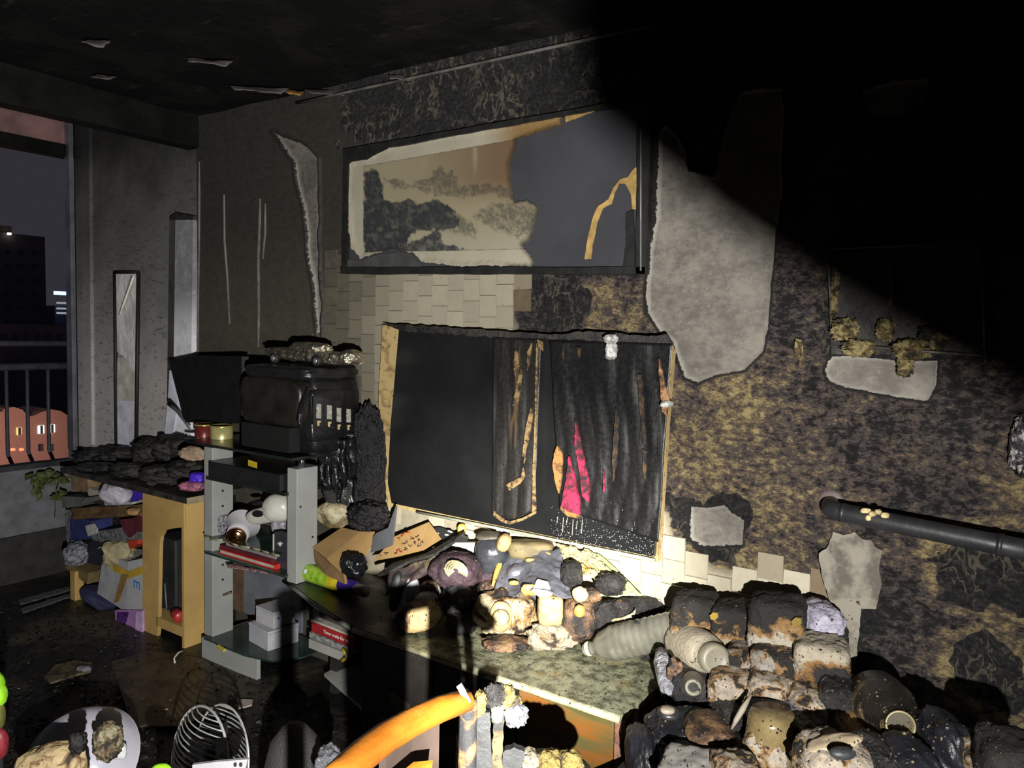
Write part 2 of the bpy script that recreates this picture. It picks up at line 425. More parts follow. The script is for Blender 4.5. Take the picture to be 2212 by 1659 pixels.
def make_back_wall():
    st = 0.0078
    xs = np.arange(-3.62, 0.75, st); zs = np.arange(0.0, 2.64, st)
    X, Z = np.meshgrid(xs, zs); X = X.ravel(); Z = Z.ravel()
    pl, bl, so, oc, bu = wall_fields(X, Z)
    rel = (fbm(X * 26, Z * 26, X * 0, 11, 4) - 0.45) * 0.016 * bl + (fbm(X * 9, Z * 5, X * 0, 4, 3) - 0.5) * 0.012 * bl
    rel = rel + bu * (fbm(X * 40, Z * 40, X * 0, 21, 3) - 0.5) * 0.014
    edge = np.exp(-((pl - 0.42) / 0.08) ** 2)
    pm = sstep(0.46, 0.54, pl)
    Y = WALL_Y - (rel + 0.004) * (1 - pm) + 0.004 * pm - edge * (0.006 + 0.010 * fbm(X * 30, Z * 30, 0 * X, 8, 2)) * (1 - pm)
    nx, nz = len(xs), len(zs)
    idx = np.arange(nx * nz).reshape(nz, nx)
    Fc = np.stack([idx[:-1, :-1], idx[:-1, 1:], idx[1:, 1:], idx[1:, :-1]], -1).reshape(-1, 4)
    me = bpy.data.meshes.new('wall_back')
    me.vertices.add(nx * nz); me.vertices.foreach_set('co', np.stack([X, Y, Z], 1).ravel())
    nf = len(Fc)
    me.loops.add(nf * 4); me.loops.foreach_set('vertex_index', Fc.ravel().astype(np.int32))
    me.polygons.add(nf); me.polygons.foreach_set('loop_start', np.arange(0, nf * 4, 4, dtype=np.int32))
    me.update(calc_edges=True)
    a = me.color_attributes.new('zone', 'FLOAT_COLOR', 'POINT')
    a.data.foreach_set('color', np.stack([pl, bl, so, oc], 1).ravel())
    b = me.attributes.new('burn', 'FLOAT', 'POINT'); b.data.foreach_set('value', bu)
    t = NT('burnt_wallpaper'); p = t.pos()
    z = t.attr('zone'); rgb = t.n('ShaderNodeSeparateColor'); t.put(rgb.inputs[0], z['Color'])
    R_, G_, B_ = rgb.outputs; A_ = z['Alpha']
    nf1 = t.noise(p, 95, 4, 0.6); nm = t.noise(t.scl(p, (0.8, 1, 1.25)), 40, 9, 0.74, 0.25); nl = t.noise(p, 7, 5, 0.6)
    stretched = t.scl(p, (1, 1, 0.18)); ns = t.noise(stretched, 30, 5)
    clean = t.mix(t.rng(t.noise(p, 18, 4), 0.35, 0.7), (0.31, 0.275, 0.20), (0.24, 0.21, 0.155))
    f = t.mth('ADD', nm, t.mth('MULTIPLY', t.mth('SUBTRACT', A_, 0.36), 0.165))
    f = t.mth('ADD', f, t.mth('MULTIPLY', t.mth('SUBTRACT', nl, 0.5), 0.45))
    f = t.mth('ADD', f, t.mth('MULTIPLY', t.mth('SUBTRACT', ns, 0.5), 0.16))
    f = t.mth('ADD', f, t.mth('MULTIPLY', t.mth('SUBTRACT', t.noise(t.scl(p, (0.7, 1, 1.5)), 130, 5, 0.65), 0.5), 0.42))
    bl = t.ramp(f, [(0.40, (0.016, 0.014, 0.015)), (0.455, (0.070, 0.056, 0.054)), (0.54, (0.115, 0.086, 0.074)), (0.60, (0.22, 0.16, 0.085)), (0.70, (0.44, 0.35, 0.17))])
    gmask = t.rng(t.mth('ADD', G_, t.mth('MULTIPLY', t.mth('SUBTRACT', nm, 0.5), 0.9)), 0.42, 0.56)
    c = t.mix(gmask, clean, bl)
    c = t.mix(t.mth('MULTIPLY', B_, 0.975), c, (0.011, 0.0105, 0.010))
    ridge = t.mth('ABSOLUTE', t.mth('SUBTRACT', t.noise(t.scl(p, (1, 1, 0.6)), 20, 4, 0.55, 0.7), 0.5))
    net = t.mth('MULTIPLY', t.rng(ridge, 0.012, 0.034, 1.0, 0.0), t.rng(nl, 0.42, 0.56))
    bc = t.mix(net, t.mix(t.rng(nf1, 0.45, 0.65), (0.008, 0.008, 0.009), (0.035, 0.032, 0.032)), (0.105, 0.092, 0.066))
    bmask = t.rng(t.mth('ADD', t.attr('burn')['Fac'], t.mth('MULTIPLY', t.mth('SUBTRACT', nm, 0.5), 1.1)), 0.45, 0.6)
    c = t.mix(bmask, c, bc)
    c = t.mix(t.mth('MULTIPLY', t.rng(t.mth('ADD', R_, t.mth('MULTIPLY', t.mth('SUBTRACT', nm, 0.5), 0.5)), 0.30, 0.44), 0.93), c, (0.012, 0.011, 0.011))
    pc = t.mix(t.rng(t.mth('ADD', t.mth('MULTIPLY', nl, 0.5), t.mth('MULTIPLY', nm, 0.5)), 0.38, 0.62), (0.085, 0.075, 0.066), (0.19, 0.174, 0.148))
    pc = t.mix(t.rng(t.noise(p, 45, 6, 0.7), 0.60, 0.75), pc, (0.25, 0.235, 0.20))
    pc = t.mix(t.rng(ns, 0.58, 0.78, 0.0, 0.5), pc, (0.13, 0.115, 0.105))
    pmask = t.rng(t.mth('ADD', R_, t.mth('MULTIPLY', t.mth('SUBTRACT', nf1, 0.5), 0.22)), 0.485, 0.515)
    rim = t.rng(R_, 0.5, 0.78, 0.55, 0.0)
    pc = t.mix(rim, pc, (0.30, 0.285, 0.25))
    up = t.rng(t.sep(p)[2], 1.75, 2.35, 0.0, 0.35)
    pc = t.mix(up, pc, (0.07, 0.066, 0.06))
    c = t.mix(pmask, c, pc)
    hh = t.mth('MULTIPLY', t.mth('MULTIPLY', nm, 1.0), t.mth('ADD', t.mth('MULTIPLY', G_, 0.9), 0.12))
    hh = t.mth('MULTIPLY', hh, t.mth('SUBTRACT', 1.15, pmask))
    t.bump(hh, 1.0, 0.02)
    rough = t.rng(nm, 0.3, 0.7, 0.45, 0.9)
    t.fin(c, rough)
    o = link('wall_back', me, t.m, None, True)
    return tag(o, kind='structure')
wall_back = make_back_wall()

# embossed blocks of the wallpaper that are still whole
def make_tiles():
    t = NT('wallpaper_block'); p = t.pos()
    oi = t.n('ShaderNodeObjectInfo')
    c = t.mix(t.rng(t.noise(p, 30, 5), 0.3, 0.7, 0.0, 0.22), oi.outputs['Color'], (0.20, 0.17, 0.12))
    c = t.mix(t.rng(t.noise(p, 75, 3), 0.72, 0.76), c, (0.02, 0.018, 0.016))
    t.bump(t.noise(p, 120, 4), 0.15, 0.003); t.fin(c, 0.62)
    protos = []
    w, hh = 0.079, 0.082
    for k, th in enumerate((0.006, 0.009, 0.013)):
        bm = bmesh.new(); bmesh.ops.create_cube(bm, size=1.0)
        for v in bm.verts:
            lean = 0.5 if v.co.z < 0 else 1.0
            v.co = Vector((v.co.x * (w - 0.0022), (v.co.y - 0.5) * th * (lean if v.co.y < 0 else 1.0), v.co.z * (hh - 0.0034)))
        me = bpy.data.meshes.new('tile'); bm.to_mesh(me); bm.free(); me.materials.append(t.m); protos.append(me)
    rs = random.Random(5); cand = []
    nx = int((3.1 - 0.15) / w)
    for i in range(nx):
        x = -3.05 + (i + 0.5) * w
        off = (0.0, 0.5, 0.25, 0.75)[i % 4] * hh
        for j in range(4, 25):
            z = j * hh + off
            cand.append((x, z))
    X = np.array([c_[0] for c_ in cand]); Z = np.array([c_[1] for c_ in cand])
    pl, bl, so, oc, bu = wall_fields(X, Z)
    u, v = proj(X, np.full_like(X, WALL_Y), Z)
    ok = (bl < 0.72) & (bu < 0.5) & (pl < 0.4) & (v > 555) & (v < 1345) & (u > 688) & (u < 1800)
    hid = ((u > 850) & (u < 1400) & (v > 740) & (v < 1040)) | ((u < 1000) & (v > 1130)) | ((u < 780) & (v > 800)) | ((u > 850) & (u < 1040) & (v > 730) & (v < 1100)) \
        | ((u < 1380) & (v > 1250) & (u > 800))
    n = 0
    for k in range(len(cand)):
        if not ok[k] or hid[k]: continue
        me = protos[rs.choice((0, 1, 1, 2))]
        o = bpy.data.objects.new('tile', me); COL.objects.link(o)
        o.parent = wall_back; o.location = Vector((X[k], WALL_Y - 0.0025, Z[k])) - wall_back.location
        o.rotation_euler = (rs.uniform(-0.02, 0.02), 0, rs.uniform(-0.006, 0.006))
        s_ = 1 - so[k] * 0.93; q = rs.uniform(0.86, 1.06) * s_; e = min(1.0, max(bl[k], bu[k]) * 1.5)
        o.color = ((0.43 * (1 - e) + 0.15 * e) * q, (0.39 * (1 - e) + 0.105 * e) * q, (0.295 * (1 - e) + 0.06 * e) * q, 1); n += 1
    return n
make_tiles()

CHAR = burnt('charred_black', (0.05, 0.045, 0.04), (0.025, 0.022, 0.02), (0.007, 0.007, 0.007), scale=12, lo=0.4, hi=0.7, rough=0.6, bump=0.8, bscale=45, gloss=True)
SOOTP = plain('sooty_plaster', (0.10, 0.10, 0.102), 0.85, var=0.45, nscale=5, bump=0.5, bscale=40)
SOOTD = plain('dark_soot', (0.007, 0.007, 0.0068), 0.85, spec=0.12, var=0.5, nscale=6, bump=0.7, bscale=30, bdist=0.01)

# ceiling of the room: sooted board, sagging and flaking
def relief_grid(name, x0, x1, y0, y1, z, step, amp, freq, mat, seed, flip=False):
    xs = np.arange(x0, x1 + step / 2, step); ys = np.arange(y0, y1 + step / 2, step)
    X, Y = np.meshgrid(xs, ys); nx, ny = len(xs), len(ys)
    Zr = z + (fbm(X * freq, Y * freq, 0 * X, seed, 5) - 0.5) * 2 * amp
    V = np.stack([X, Y, Zr], -1).reshape(-1, 3); idx = np.arange(nx * ny).reshape(ny, nx)
    Fc = np.stack([idx[:-1, :-1], idx[:-1, 1:], idx[1:, 1:], idx[1:, :-1]], -1).reshape(-1, 4)
    if flip: Fc = Fc[:, ::-1]
    return pyd(name, V.tolist(), Fc.tolist(), mat, None, True)
t = NT('sooted_ceiling'); p = t.pos()
cc = t.mix(t.rng(t.noise(p, 3.0, 7, 0.65, 0.5), 0.42, 0.62), (0.005, 0.005, 0.005), (0.013, 0.0125, 0.012))
cc = t.mix(t.rng(t.noise(t.scl(p, (0.5, 1.6, 1)), 9, 7, 0.7), 0.60, 0.68, 0, 0.6), cc, (0.035, 0.033, 0.032))
t.bump(t.noise(p, 22, 7, 0.7), 1.0, 0.03); t.fin(cc, 0.85, spec=0.12)
tag(relief_grid('ceiling', -3.62, 1.2, -2.2, 2.42, ROOM_Z + 0.01, 0.05, 0.016, 2.2, t.m, 3), kind='structure')
tag(box('ceiling_balcony', -4.95, -3.6, -2.2, 2.46, 2.78, 2.84, SOOTD), kind='structure')
beam = tag(box('trim_1', -3.70, -3.60, -2.2, 2.40, 2.44, 2.80, SOOTD), kind='structure')
TRIMD = plain('sooty_cornice', (0.10, 0.095, 0.085), 0.7, var=0.6, nscale=9, dirt=0.4)
tag(tube('trim_2', [PY(u, 80 + (1294 - u) * 0.2185, WALL_Y - 0.03) for u in (1420, 1300, 1150, 1042, 900, 760, 640)], 0.006, TRIMD), kind='structure')

# floor: wet, black with soot
t = NT('wet_sooty_floor'); p = t.pos()
n1 = t.noise(p, 2.2, 6, 0.65, 0.4); n2 = t.noise(p, 14, 6, 0.7)
fc = t.mix(t.rng(n1, 0.45, 0.62), (0.008, 0.008, 0.008), (0.055, 0.045, 0.030))
fc = t.mix(t.rng(n2, 0.62, 0.74, 0, 0.7), fc, (0.07, 0.064, 0.055))
fc = t.mix(t.rng(n2, 0.36, 0.44, 1, 0), fc, (0.006, 0.006, 0.006))
t.bump(t.noise(p, 16, 6, 0.7), 0.7, 0.02); t.fin(fc, t.rng(n1, 0.4, 0.6, 0.22, 0.6))
tag(relief_grid('floor', -4.95, 1.2, -2.2, 2.44, 0.0, 0.05, 0.006, 3.0, t.m, 9), kind='structure')
tag(box('wall_right', 1.2, 1.3, -2.3, 2.5, 0, 2.85, SOOTD), kind='structure')
tag(box('wall_front', -5.0, 1.3, -2.3, -2.2, 0, 2.85, SOOTD), kind='structure')

# side wall of the balcony bay, carrying on from the television wall
t = NT('bay_plaster'); p = t.pos()
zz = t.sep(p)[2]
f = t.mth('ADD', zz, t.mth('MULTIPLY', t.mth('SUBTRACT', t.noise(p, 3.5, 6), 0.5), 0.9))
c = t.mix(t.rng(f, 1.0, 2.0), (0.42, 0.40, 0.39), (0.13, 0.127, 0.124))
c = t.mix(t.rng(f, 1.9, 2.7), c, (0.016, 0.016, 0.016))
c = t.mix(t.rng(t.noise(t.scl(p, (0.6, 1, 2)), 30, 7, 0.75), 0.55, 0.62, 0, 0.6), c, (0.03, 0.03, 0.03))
t.bump(t.noise(p, 40, 7, 0.75), 0.5, 0.006)
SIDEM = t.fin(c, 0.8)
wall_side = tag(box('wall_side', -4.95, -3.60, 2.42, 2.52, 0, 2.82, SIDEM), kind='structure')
seam = plain('torn_seam_paper', (0.17, 0.16, 0.15), 0.8, var=0.4, dirt=0.35)
def seam_strip(us, y, w0):
    P = [PY(u, v, y) for u, v in us]
    L = [p_ + Vector((-w0 * (1 if 0 < i < len(P) - 1 else 0.3), 0, 0)) for i, p_ in enumerate(P)]
    Rr = [p_ + Vector((w0 * (1 if 0 < i < len(P) - 1 else 0.3), 0, 0)) for i, p_ in enumerate(P)]
    return plate('seam_strip', L + Rr[::-1], (0, -0.006, 0), seam, wall_back)
seam_strip([(432, 350), (432, 420), (431, 540), (429, 660), (430, 775)], 2.398, 0.006)
seam_strip([(485, 420), (486, 520), (492, 600), (497, 700)], 2.396, 0.004)
seam_strip([(563, 430), (562, 480), (559, 560), (560, 680), (559, 750)], 2.396, 0.005)
seam_strip([(574, 440), (574, 500), (569, 560)], 2.396, 0.004)

# window front of the balcony bay
SX = -4.88
PAR = plain('parapet_paint', (0.13, 0.13, 0.145), 0.8, var=0.25)
PARD = plain('parapet_dark', (0.025, 0.024, 0.024), 0.8, var=0.4)  # darker tone for the lower part of the parapet
sill_z = PX(60, 1012, SX).z; low_z = PX(60, 1152, SX).z
tag(box('wall_left', SX - 0.12, SX, -2.2, 2.42, low_z, sill_z, PAR), kind='structure')
tag(box('wall_left_foot', SX - 0.12, SX + 0.02, -2.2, 2.42, 0, low_z, PARD), kind='structure')
LINT = plain('lintel_reddish_lit', (0.20, 0.11, 0.105), 0.85, var=0.5, nscale=4, dirt=0.2)  # reddish light on the lintel mixed into its base colour
lin_z = PX(60, 322, SX).z
lintel = tag(box('trim_3', SX - 0.14, SX - 0.02, -2.2, 2.42, lin_z + 0.07, 2.82, LINT), kind='structure')
tag(box('trim_4', SX - 0.10, SX, -2.2, 2.42, lin_z, lin_z + 0.07, SOOTD), kind='structure')
ALU = plain('window_aluminium', (0.30, 0.31, 0.36), 0.35, 0.7, var=0.3, nscale=6, bump=0.05)
ALUD = plain('window_aluminium_sooty', (0.05, 0.05, 0.055), 0.5, 0.4, var=0.5, nscale=6)
wz0 = sill_z
win = bpy.data.objects.new('window_1', None); COL.objects.link(win); win.location = (SX, 2.3, wz0); tag(win, kind='structure')
yj = PX(150, 620, SX).y
def jamb(u0_, u1_, m, x=SX, nm='window_frame', pr=0.03):
    ya, yb = PX(u0_, 700, x).y, PX(u1_, 700, x).y
    return box(nm, x - 0.03, x + pr, ya, yb, wz0, 2.78, m, win)
jamb(149, 158, ALU); jamb(158.6, 161.5, ALUD, pr=0.0); jamb(162, 166, ALU, pr=-0.01); jamb(166.5, 176, SOOTD, pr=-0.02)
box('window_frame', SX - 0.05, SX + 0.03, -2.2, yj, wz0, wz0 + 0.03, ALUD, win)
# corner post between window and side wall
tag(plate('trim_5', [PY(182, 260, 2.42), PY(199, 262, 2.42), PY(205, 960, 2.42), PY(189, 972, 2.42)], (0, -0.02, 0), SIDEM), kind='structure')

# narrow slot window in the side wall, its film torn and crumpled
slot = bpy.data.objects.new('window_2', None); COL.objects.link(slot); slot.location = PY(273, 980, 2.42); tag(slot, kind='structure')
film = NT('torn_window_film'); p = film.pos()
ff = film.mix(film.rng(film.noise(film.scl(p, (1, 1, 0.4)), 12, 5, 0.6, 1.0), 0.4, 0.62), (0.55, 0.52, 0.54), (0.88, 0.88, 0.87))
film.bump(film.noise(p, 25, 4), 0.4, 0.01); FILM = film.fin(ff, 0.45)
FILM2 = plain('lower_window_film', (0.68, 0.68, 0.80), 0.5, var=0.25, nscale=10, bump=0.2)
SLOTD = plain('slot_frame_black', (0.012, 0.011, 0.010), 0.6)
yb = 2.415
plate('film', [PY(253, 592, yb), PY(297, 592, yb), PY(296, 800, yb), PY(280, 790, yb), PY(268, 768, yb), PY(255, 760, yb)], (0, -0.006, 0), FILM, slot)
plate('film', [PY(255, 772, yb), PY(266, 772, yb), PY(276, 785, yb), PY(294, 800, yb), PY(293, 868, yb), PY(254, 868, yb)], (0, -0.004, 0),
      plain('greenish_film', (0.60, 0.61, 0.54), 0.5, var=0.3), slot)
plate('film', [PY(254, 866, yb), PY(293, 866, yb), PY(291, 982, yb), PY(256, 982, yb)], (0, -0.005, 0), FILM2, slot)
sheet('film_fold', lambda s, q: PY(288 - 30 * q + (s - 0.5) * 9 * (1 - 0.5 * q), 596 + 84 * q, 2.40 - 0.012 * math.sin(s * math.pi)), 6, 12,
      plain('cream_film_fold', (0.92, 0.88, 0.74), 0.5), slot)
for a, b in (((248, 588), (252, 985)), ((299, 588), (294, 985)), ((248, 588), (299, 588))):
    pa, pb = PY(a[0], a[1], 2.41), PY(b[0], b[1], 2.41)
    tube('slot_frame', [pa, pa * 0.5 + pb * 0.5, pb], 0.011, SLOTD, slot, n=6)

# aluminium post with a burnt cap standing against the side wall
ap = empty('aluminium_post', PY(390, 955, 2.40), 'tall dull aluminium post with burnt black cap behind the dark monitor', 'post')
PM = NT('dull_aluminium'); p = PM.pos()
PMc = PM.mix(PM.rng(PM.sep(p)[2], 1.45, 1.75), (0.85, 0.85, 0.90), (0.26, 0.26, 0.27))
PMc = PM.mix(PM.rng(PM.noise(p, 22, 6, 0.7), 0.45, 0.7, 0, 0.7), PMc, (0.45, 0.45, 0.48))
PM.bump(PM.noise(p, 40, 5), 0.3, 0.004); PMM = PM.fin(PMc, 0.42, 0.15)
plate('post_face', [PY(379, 470, 2.39), PY(417, 468, 2.39), PY(411, 955, 2.39), PY(372, 955, 2.39)], (0, 0.028, 0), PMM, ap)
plate('post_side', [PY(367, 470, 2.415), PY(379, 470, 2.385), PY(373, 955, 2.385), PY(360, 955, 2.415)], (-0.01, 0.004, 0), SOOTP, ap)
plate('cap', [PY(366, 468, 2.375), PY(380, 459, 2.375), PY(418, 466, 2.375), PY(418, 474, 2.375), PY(366, 475, 2.375)], (0, 0.04, 0), CHAR, ap)
plate('bent_panel', [PY(366, 800, 2.36), PY(380, 800, 2.36), PY(384, 870, 2.36), PY(372, 945, 2.36), PY(354, 950, 2.36), PY(362, 870, 2.36)], (0, 0.01, 0), FILM2, ap)

# ------------------------------------------------------------------ outside, seen through the balcony window
RAILM = plain('railing_paint', (0.055, 0.058, 0.075), 0.6)
rx = -5.7
rl = empty('balcony_railing', (rx, 1.9, PX(60, 1005, rx).z), 'dark metal balcony railing with thin vertical bars outside the window', 'railing')
for vv, rr in ((742, 0.020), (792, 0.026)):
    z = PX(60, vv, rx).z
    tube('rail', [(rx, 0.9, z), (rx, 1.8, z), (rx, 3.4, z)], rr, RAILM, rl)
for k in range(-6, 4):
    u = 58 + k * 45
    pt = PX(u, 795, rx); pb = PX(u + 4, 950, rx); zb = PX(60, 1008, rx).z
    tube('bar', [pt, (rx, pt.y, (pt.z + zb) / 2), (rx, pt.y, zb + 0.1), (rx + 0.02, pt.y + 0.03, zb)], 0.012, RAILM, rl, n=6)
def bld(name, u0_, v0_, u1_, v1_, x, m, label, dep=8):
    a, b = PX(u0_, v0_, x), PX(u1_, v1_, x)
    e = empty(name, ((x - dep / 2), (a.y + b.y) / 2, min(a.z, b.z) - 3), label, 'building')
    box('wall', x - dep, x, a.y, b.y, min(a.z, b.z) - 3, max(a.z, b.z), m, e)
    return e
TOW = plain('tower_facade', (0.10, 0.085, 0.095), 0.9, var=0.2)
tw = bld('tower_block', -90, 492, 102, 800, -90, TOW, 'dark tower block standing against the night sky beyond the railing', 14)
bx0 = PX(5, 486, -90); bx1 = PX(30, 486, -90)
box('roof_box', -98, -90.5, bx0.y, bx1.y, bx0.z - 1.5, bx0.z, TOW, tw)
for vv in range(540, 760, 30):
    for uu in (12, 40, 70):
        a, b = PX(uu, vv, -89.9), PX(uu + 12, vv + 10, -89.9)
        box('window', -90.05, -89.95, a.y, b.y, b.z, a.z, plain('dark_far_window', (0.03, 0.03, 0.04), 0.3), tw)
a = PX(20, 505, -89.6); obox('roof_lamp', a, (0.3, 0.28, 0.22), glow('roof_lamp_glow', (1, 0.95, 0.7), 4), tw)
DARKB = plain('dark_block_facade', (0.075, 0.07, 0.09), 0.9)
mid = bld('dark_block', -60, 700, 160, 910, -62, DARKB, 'low unlit dark block behind the orange building', 8)
for uu in range(-20, 150, 24):
    a, b = PX(uu, 720, -61.9), PX(uu + 12, 735, -61.9)
    box('window', -62.05, -61.95, a.y, b.y, b.z, a.z, plain('dark_far_window', (0.03, 0.03, 0.04), 0.3), mid)
sg = empty('lit_sign_tower', PX(133, 720, -80), 'slim far building with a bright blue lit sign', 'building')
a, b = PX(118, 660, -80), PX(160, 720, -80); box('wall', -84, -80, a.y, b.y, PX(70, 1030, -46).z - 0.02, a.z, DARKB, sg)
a, b = PX(119, 629, -79), PX(150, 638, -79); box('sign', -79.3, -79, a.y, b.y, b.z, a.z, glow('blue_sign_glow', (0.16, 0.32, 1.0), 6), sg)
for vv in (652, 664, 674):
    a, b = PX(124, vv, -79), PX(148, vv + 5, -79); box('lit_floor', -79.2, -79, a.y, b.y, b.z, a.z, glow('lit_floor_glow', (0.8, 0.85, 1.0), 0.35), sg)
ORF = plain('orange_facade', (0.46, 0.28, 0.22), 0.9, var=0.2)
ob = empty('orange_building', PX(70, 1010, -46), 'low orange building with curved gables and lit windows, street behind the railing', 'building')
def gable(us, x=-46):
    return plate('gable_wall', [PX(u, v, x) for u, v in us], (-3, 0, 0), ORF, ob)
gable([(-40, 895), (-15, 885), (5, 890), (10, 882), (30, 879), (48, 885), (60, 898), (62, 1030), (-40, 1030)])
gable([(62, 900), (75, 897), (90, 890), (110, 884), (132, 888), (150, 900), (165, 900), (165, 1030), (62, 1030)])
for (u_, v_, w_, h_, m) in ((83, 920, 14, 16, 'c'), (106, 918, 14, 16, 'w'), (37, 924, 11, 15, 'y'), (84, 960, 10, 14, 'd'), (106, 960, 10, 14, 'd')):
    mm = {'c': glow('cool_window_glow', (0.85, 1.0, 0.9), 1.5), 'w': glow('warm_window_glow', (1.0, 0.93, 0.7), 1.5), 'y': glow('yellow_window_glow', (1.0, 0.8, 0.25), 1.0),
          'd': plain('dark_far_window', (0.03, 0.03, 0.04), 0.3)}[m]
    a, b = PX(u_, v_, -45.9), PX(u_ + w_, v_ + h_, -45.9)
    wn = box('window', -46.05, -45.95, a.y, b.y, b.z, a.z, mm, ob); box('mullion', -45.95, -45.85, (a.y + b.y) / 2 - 0.05, (a.y + b.y) / 2 + 0.05, b.z, a.z, DARKB, wn)
for (u_, lab) in ((28, 'left of the two small red tail lights on the street'), (46, 'right of the two small red tail lights on the street')):
    tag(blob('tail_light', PX(u_, 971, -40), (0.16, 0.20, 0.14), glow('tail_light_glow', (1, 0.08, 0.03), 5), n=6, amp=0), lab, 'light')
sl = bpy.data.lights.new('street_lamp', 'POINT'); sl.energy = 700; sl.color = (1.0, 0.62, 0.55); sl.shadow_soft_size = 0.3
so_ = bpy.data.objects.new('street_lamp', sl); COL.objects.link(so_); so_.location = PX(-60, 960, -40)
sl2 = sl.copy(); so2 = bpy.data.objects.new('street_lamp', sl2); COL.objects.link(so2); so2.location = PX(140, 985, -40); sl2.energy = 420
street = plain('street_asphalt', (0.04, 0.04, 0.045), 0.8)
gz = PX(70, 1030, -46).z
tag(box('ground_street', -110, -5.9, -40, 90, gz - 1.0, gz - 0.02, street), kind='structure')
# ================================================================== things on the television wall
def pxpoly(us, y, step=None, amp=2.0, seed=1):
    if step: us = jag(us, step, amp, seed)
    return [PY(u, v, y) for u, v in us]

# ---- television, warped by the heat, with burnt garments hanging over it
tv = empty('television', PY(1130, 1150, 2.33), 'large flat television, heat-warped and black, with burnt clothes hanging over its right half', 'television')
TVTAN = burnt('heat_tanned_plastic', (0.42, 0.31, 0.14), (0.24, 0.16, 0.07), (0.05, 0.04, 0.03), scale=16, lo=0.22, hi=0.5, rough=0.5, bump=0.15)
TVBLK = plain('sooted_screen', (0.010, 0.0105, 0.011), 0.32, var=0.25, nscale=5, bump=0.10, bscale=120)
plate('rear_shell', pxpoly([(826, 702), (1080, 722), (1300, 727), (1440, 732), (1452, 760), (1441, 900), (1431, 1050), (1420, 1214), (1300, 1190), (1090, 1148),
      (960, 1119), (838, 1093), (817, 960), (818, 850)], 2.352), (0, 0.03, 0), TVTAN, tv)
scr = plate('screen', pxpoly([(862, 714), (1068, 727), (1250, 732), (1443, 738), (1438, 850), (1430, 1000), (1412, 1203), (1250, 1171), (1050, 1130), (846, 1087), (838, 1045),
      (844, 920), (852, 830)], 2.332), (0, 0.016, 0), TVBLK, tv)
GLED = plain('bezel_edge', (0.30, 0.31, 0.24), 0.3, var=0.3)
tube('bezel_edge', [PY(u, 1093 + (u - 838) * 0.2035, 2.328) for u in (900, 1000, 1100, 1200, 1300, 1415)], 0.0055, GLED, tv)
plate('top_edge', pxpoly([(826, 700), (900, 703), (1085, 716), (1200, 722), (1260, 716), (1330, 720), (1400, 726), (1440, 722), (1455, 745), (1440, 750), (1250, 734), (1068, 729), (862, 714)], 2.325, 9, 1.8, 4),
      (0, 0.012, 0), CHAR, tv)
text('maker_lettering', 'SAMSUNG', PY(1072, 1146, 2.319), (1, 0, 0), (0, 0, 1), 0.012, plain('pale_lettering', (0.75, 0.75, 0.72), 0.5), tv)

def streaks(name, base, streak, lo, hi, sc=30, wet=0.35):
    if name in _MC: return _MC[name]
    t = NT(name); p = t.pos()
    n = t.noise(t.scl(p, (1, 1, 0.10)), sc, 5, 0.6, 0.3); n2 = t.noise(p, 70, 6, 0.7)
    c = t.mix(t.rng(n, lo, hi), base, streak)
    c = t.mix(t.rng(n2, 0.6, 0.75, 0, 0.6), c, tuple(x * 0.4 for x in base))
    t.bump(t.mth('ADD', n, t.mth('MULTIPLY', n2, 0.25)), 0.35, 0.008)
    _MC[name] = t.fin(c, t.rng(n2, 0.3, 0.7, wet, wet * 1.8)); return _MC[name]
CL1 = streaks('burnt_trouser_cloth', (0.012, 0.011, 0.0105), (0.085, 0.055, 0.028), 0.58, 0.72)
CL2 = streaks('burnt_black_garment', (0.007, 0.007, 0.0075), (0.045, 0.026, 0.013), 0.62, 0.80, 26, 0.3)
TAN = burnt('unburnt_tan_cloth', (0.22, 0.15, 0.065), (0.10, 0.06, 0.025), (0.014, 0.012, 0.011), scale=34, lo=0.36, hi=0.52, rough=0.7, bump=0.3)
PINK = burnt('unburnt_pink_cloth', (0.27, 0.013, 0.05), (0.10, 0.008, 0.02), (0.012, 0.010, 0.011), scale=26, lo=0.36, hi=0.54, zbias=0.12, rough=0.65, bump=0.3)
ORC = burnt('orange_scorched_cloth', (0.25, 0.125, 0.035), (0.12, 0.055, 0.02), (0.014, 0.012, 0.010), scale=26, lo=0.34, hi=0.5, rough=0.7, bump=0.3)

g1 = empty('burnt_trousers', PY(1110, 1120, 2.31), 'narrow burnt trouser leg with tan slivers and hem hanging down mid screen', 'clothing')
def drape(us_top, us_bot, y, fold, folds, mat, nm, par, amp=0.006, seed=1, nu=40, nv=46, bow=0.0):
    a, b = [PY(u, v, y) for u, v in us_top]; c, d = [PY(u, v, y) for u, v in us_bot]
    def fn(s, t):
        p = (a * (1 - s) + b * s) * (1 - t) + (c * (1 - s) + d * s) * t
        k = float(fbm(s * 5 + seed, t * 2.2, seed, seed, 3)) - 0.5
        w = math.sin((s + 0.08 * math.sin(t * 5 + seed)) * folds * 2 * math.pi)
        sag = bow * math.sin(math.pi * s) * t
        return p + Vector((0, -abs(w) * fold * (0.3 + t) - k * 2 * amp - 0.004, -sag))
    return sheet(nm, fn, nu, nv, mat, par, 0.002)
drape([(1067, 728), (1170, 734)], [(1066, 1108), (1157, 1100)], 2.320, 0.005, 1.5, CL1, 'cloth', g1, bow=0.03, seed=3)
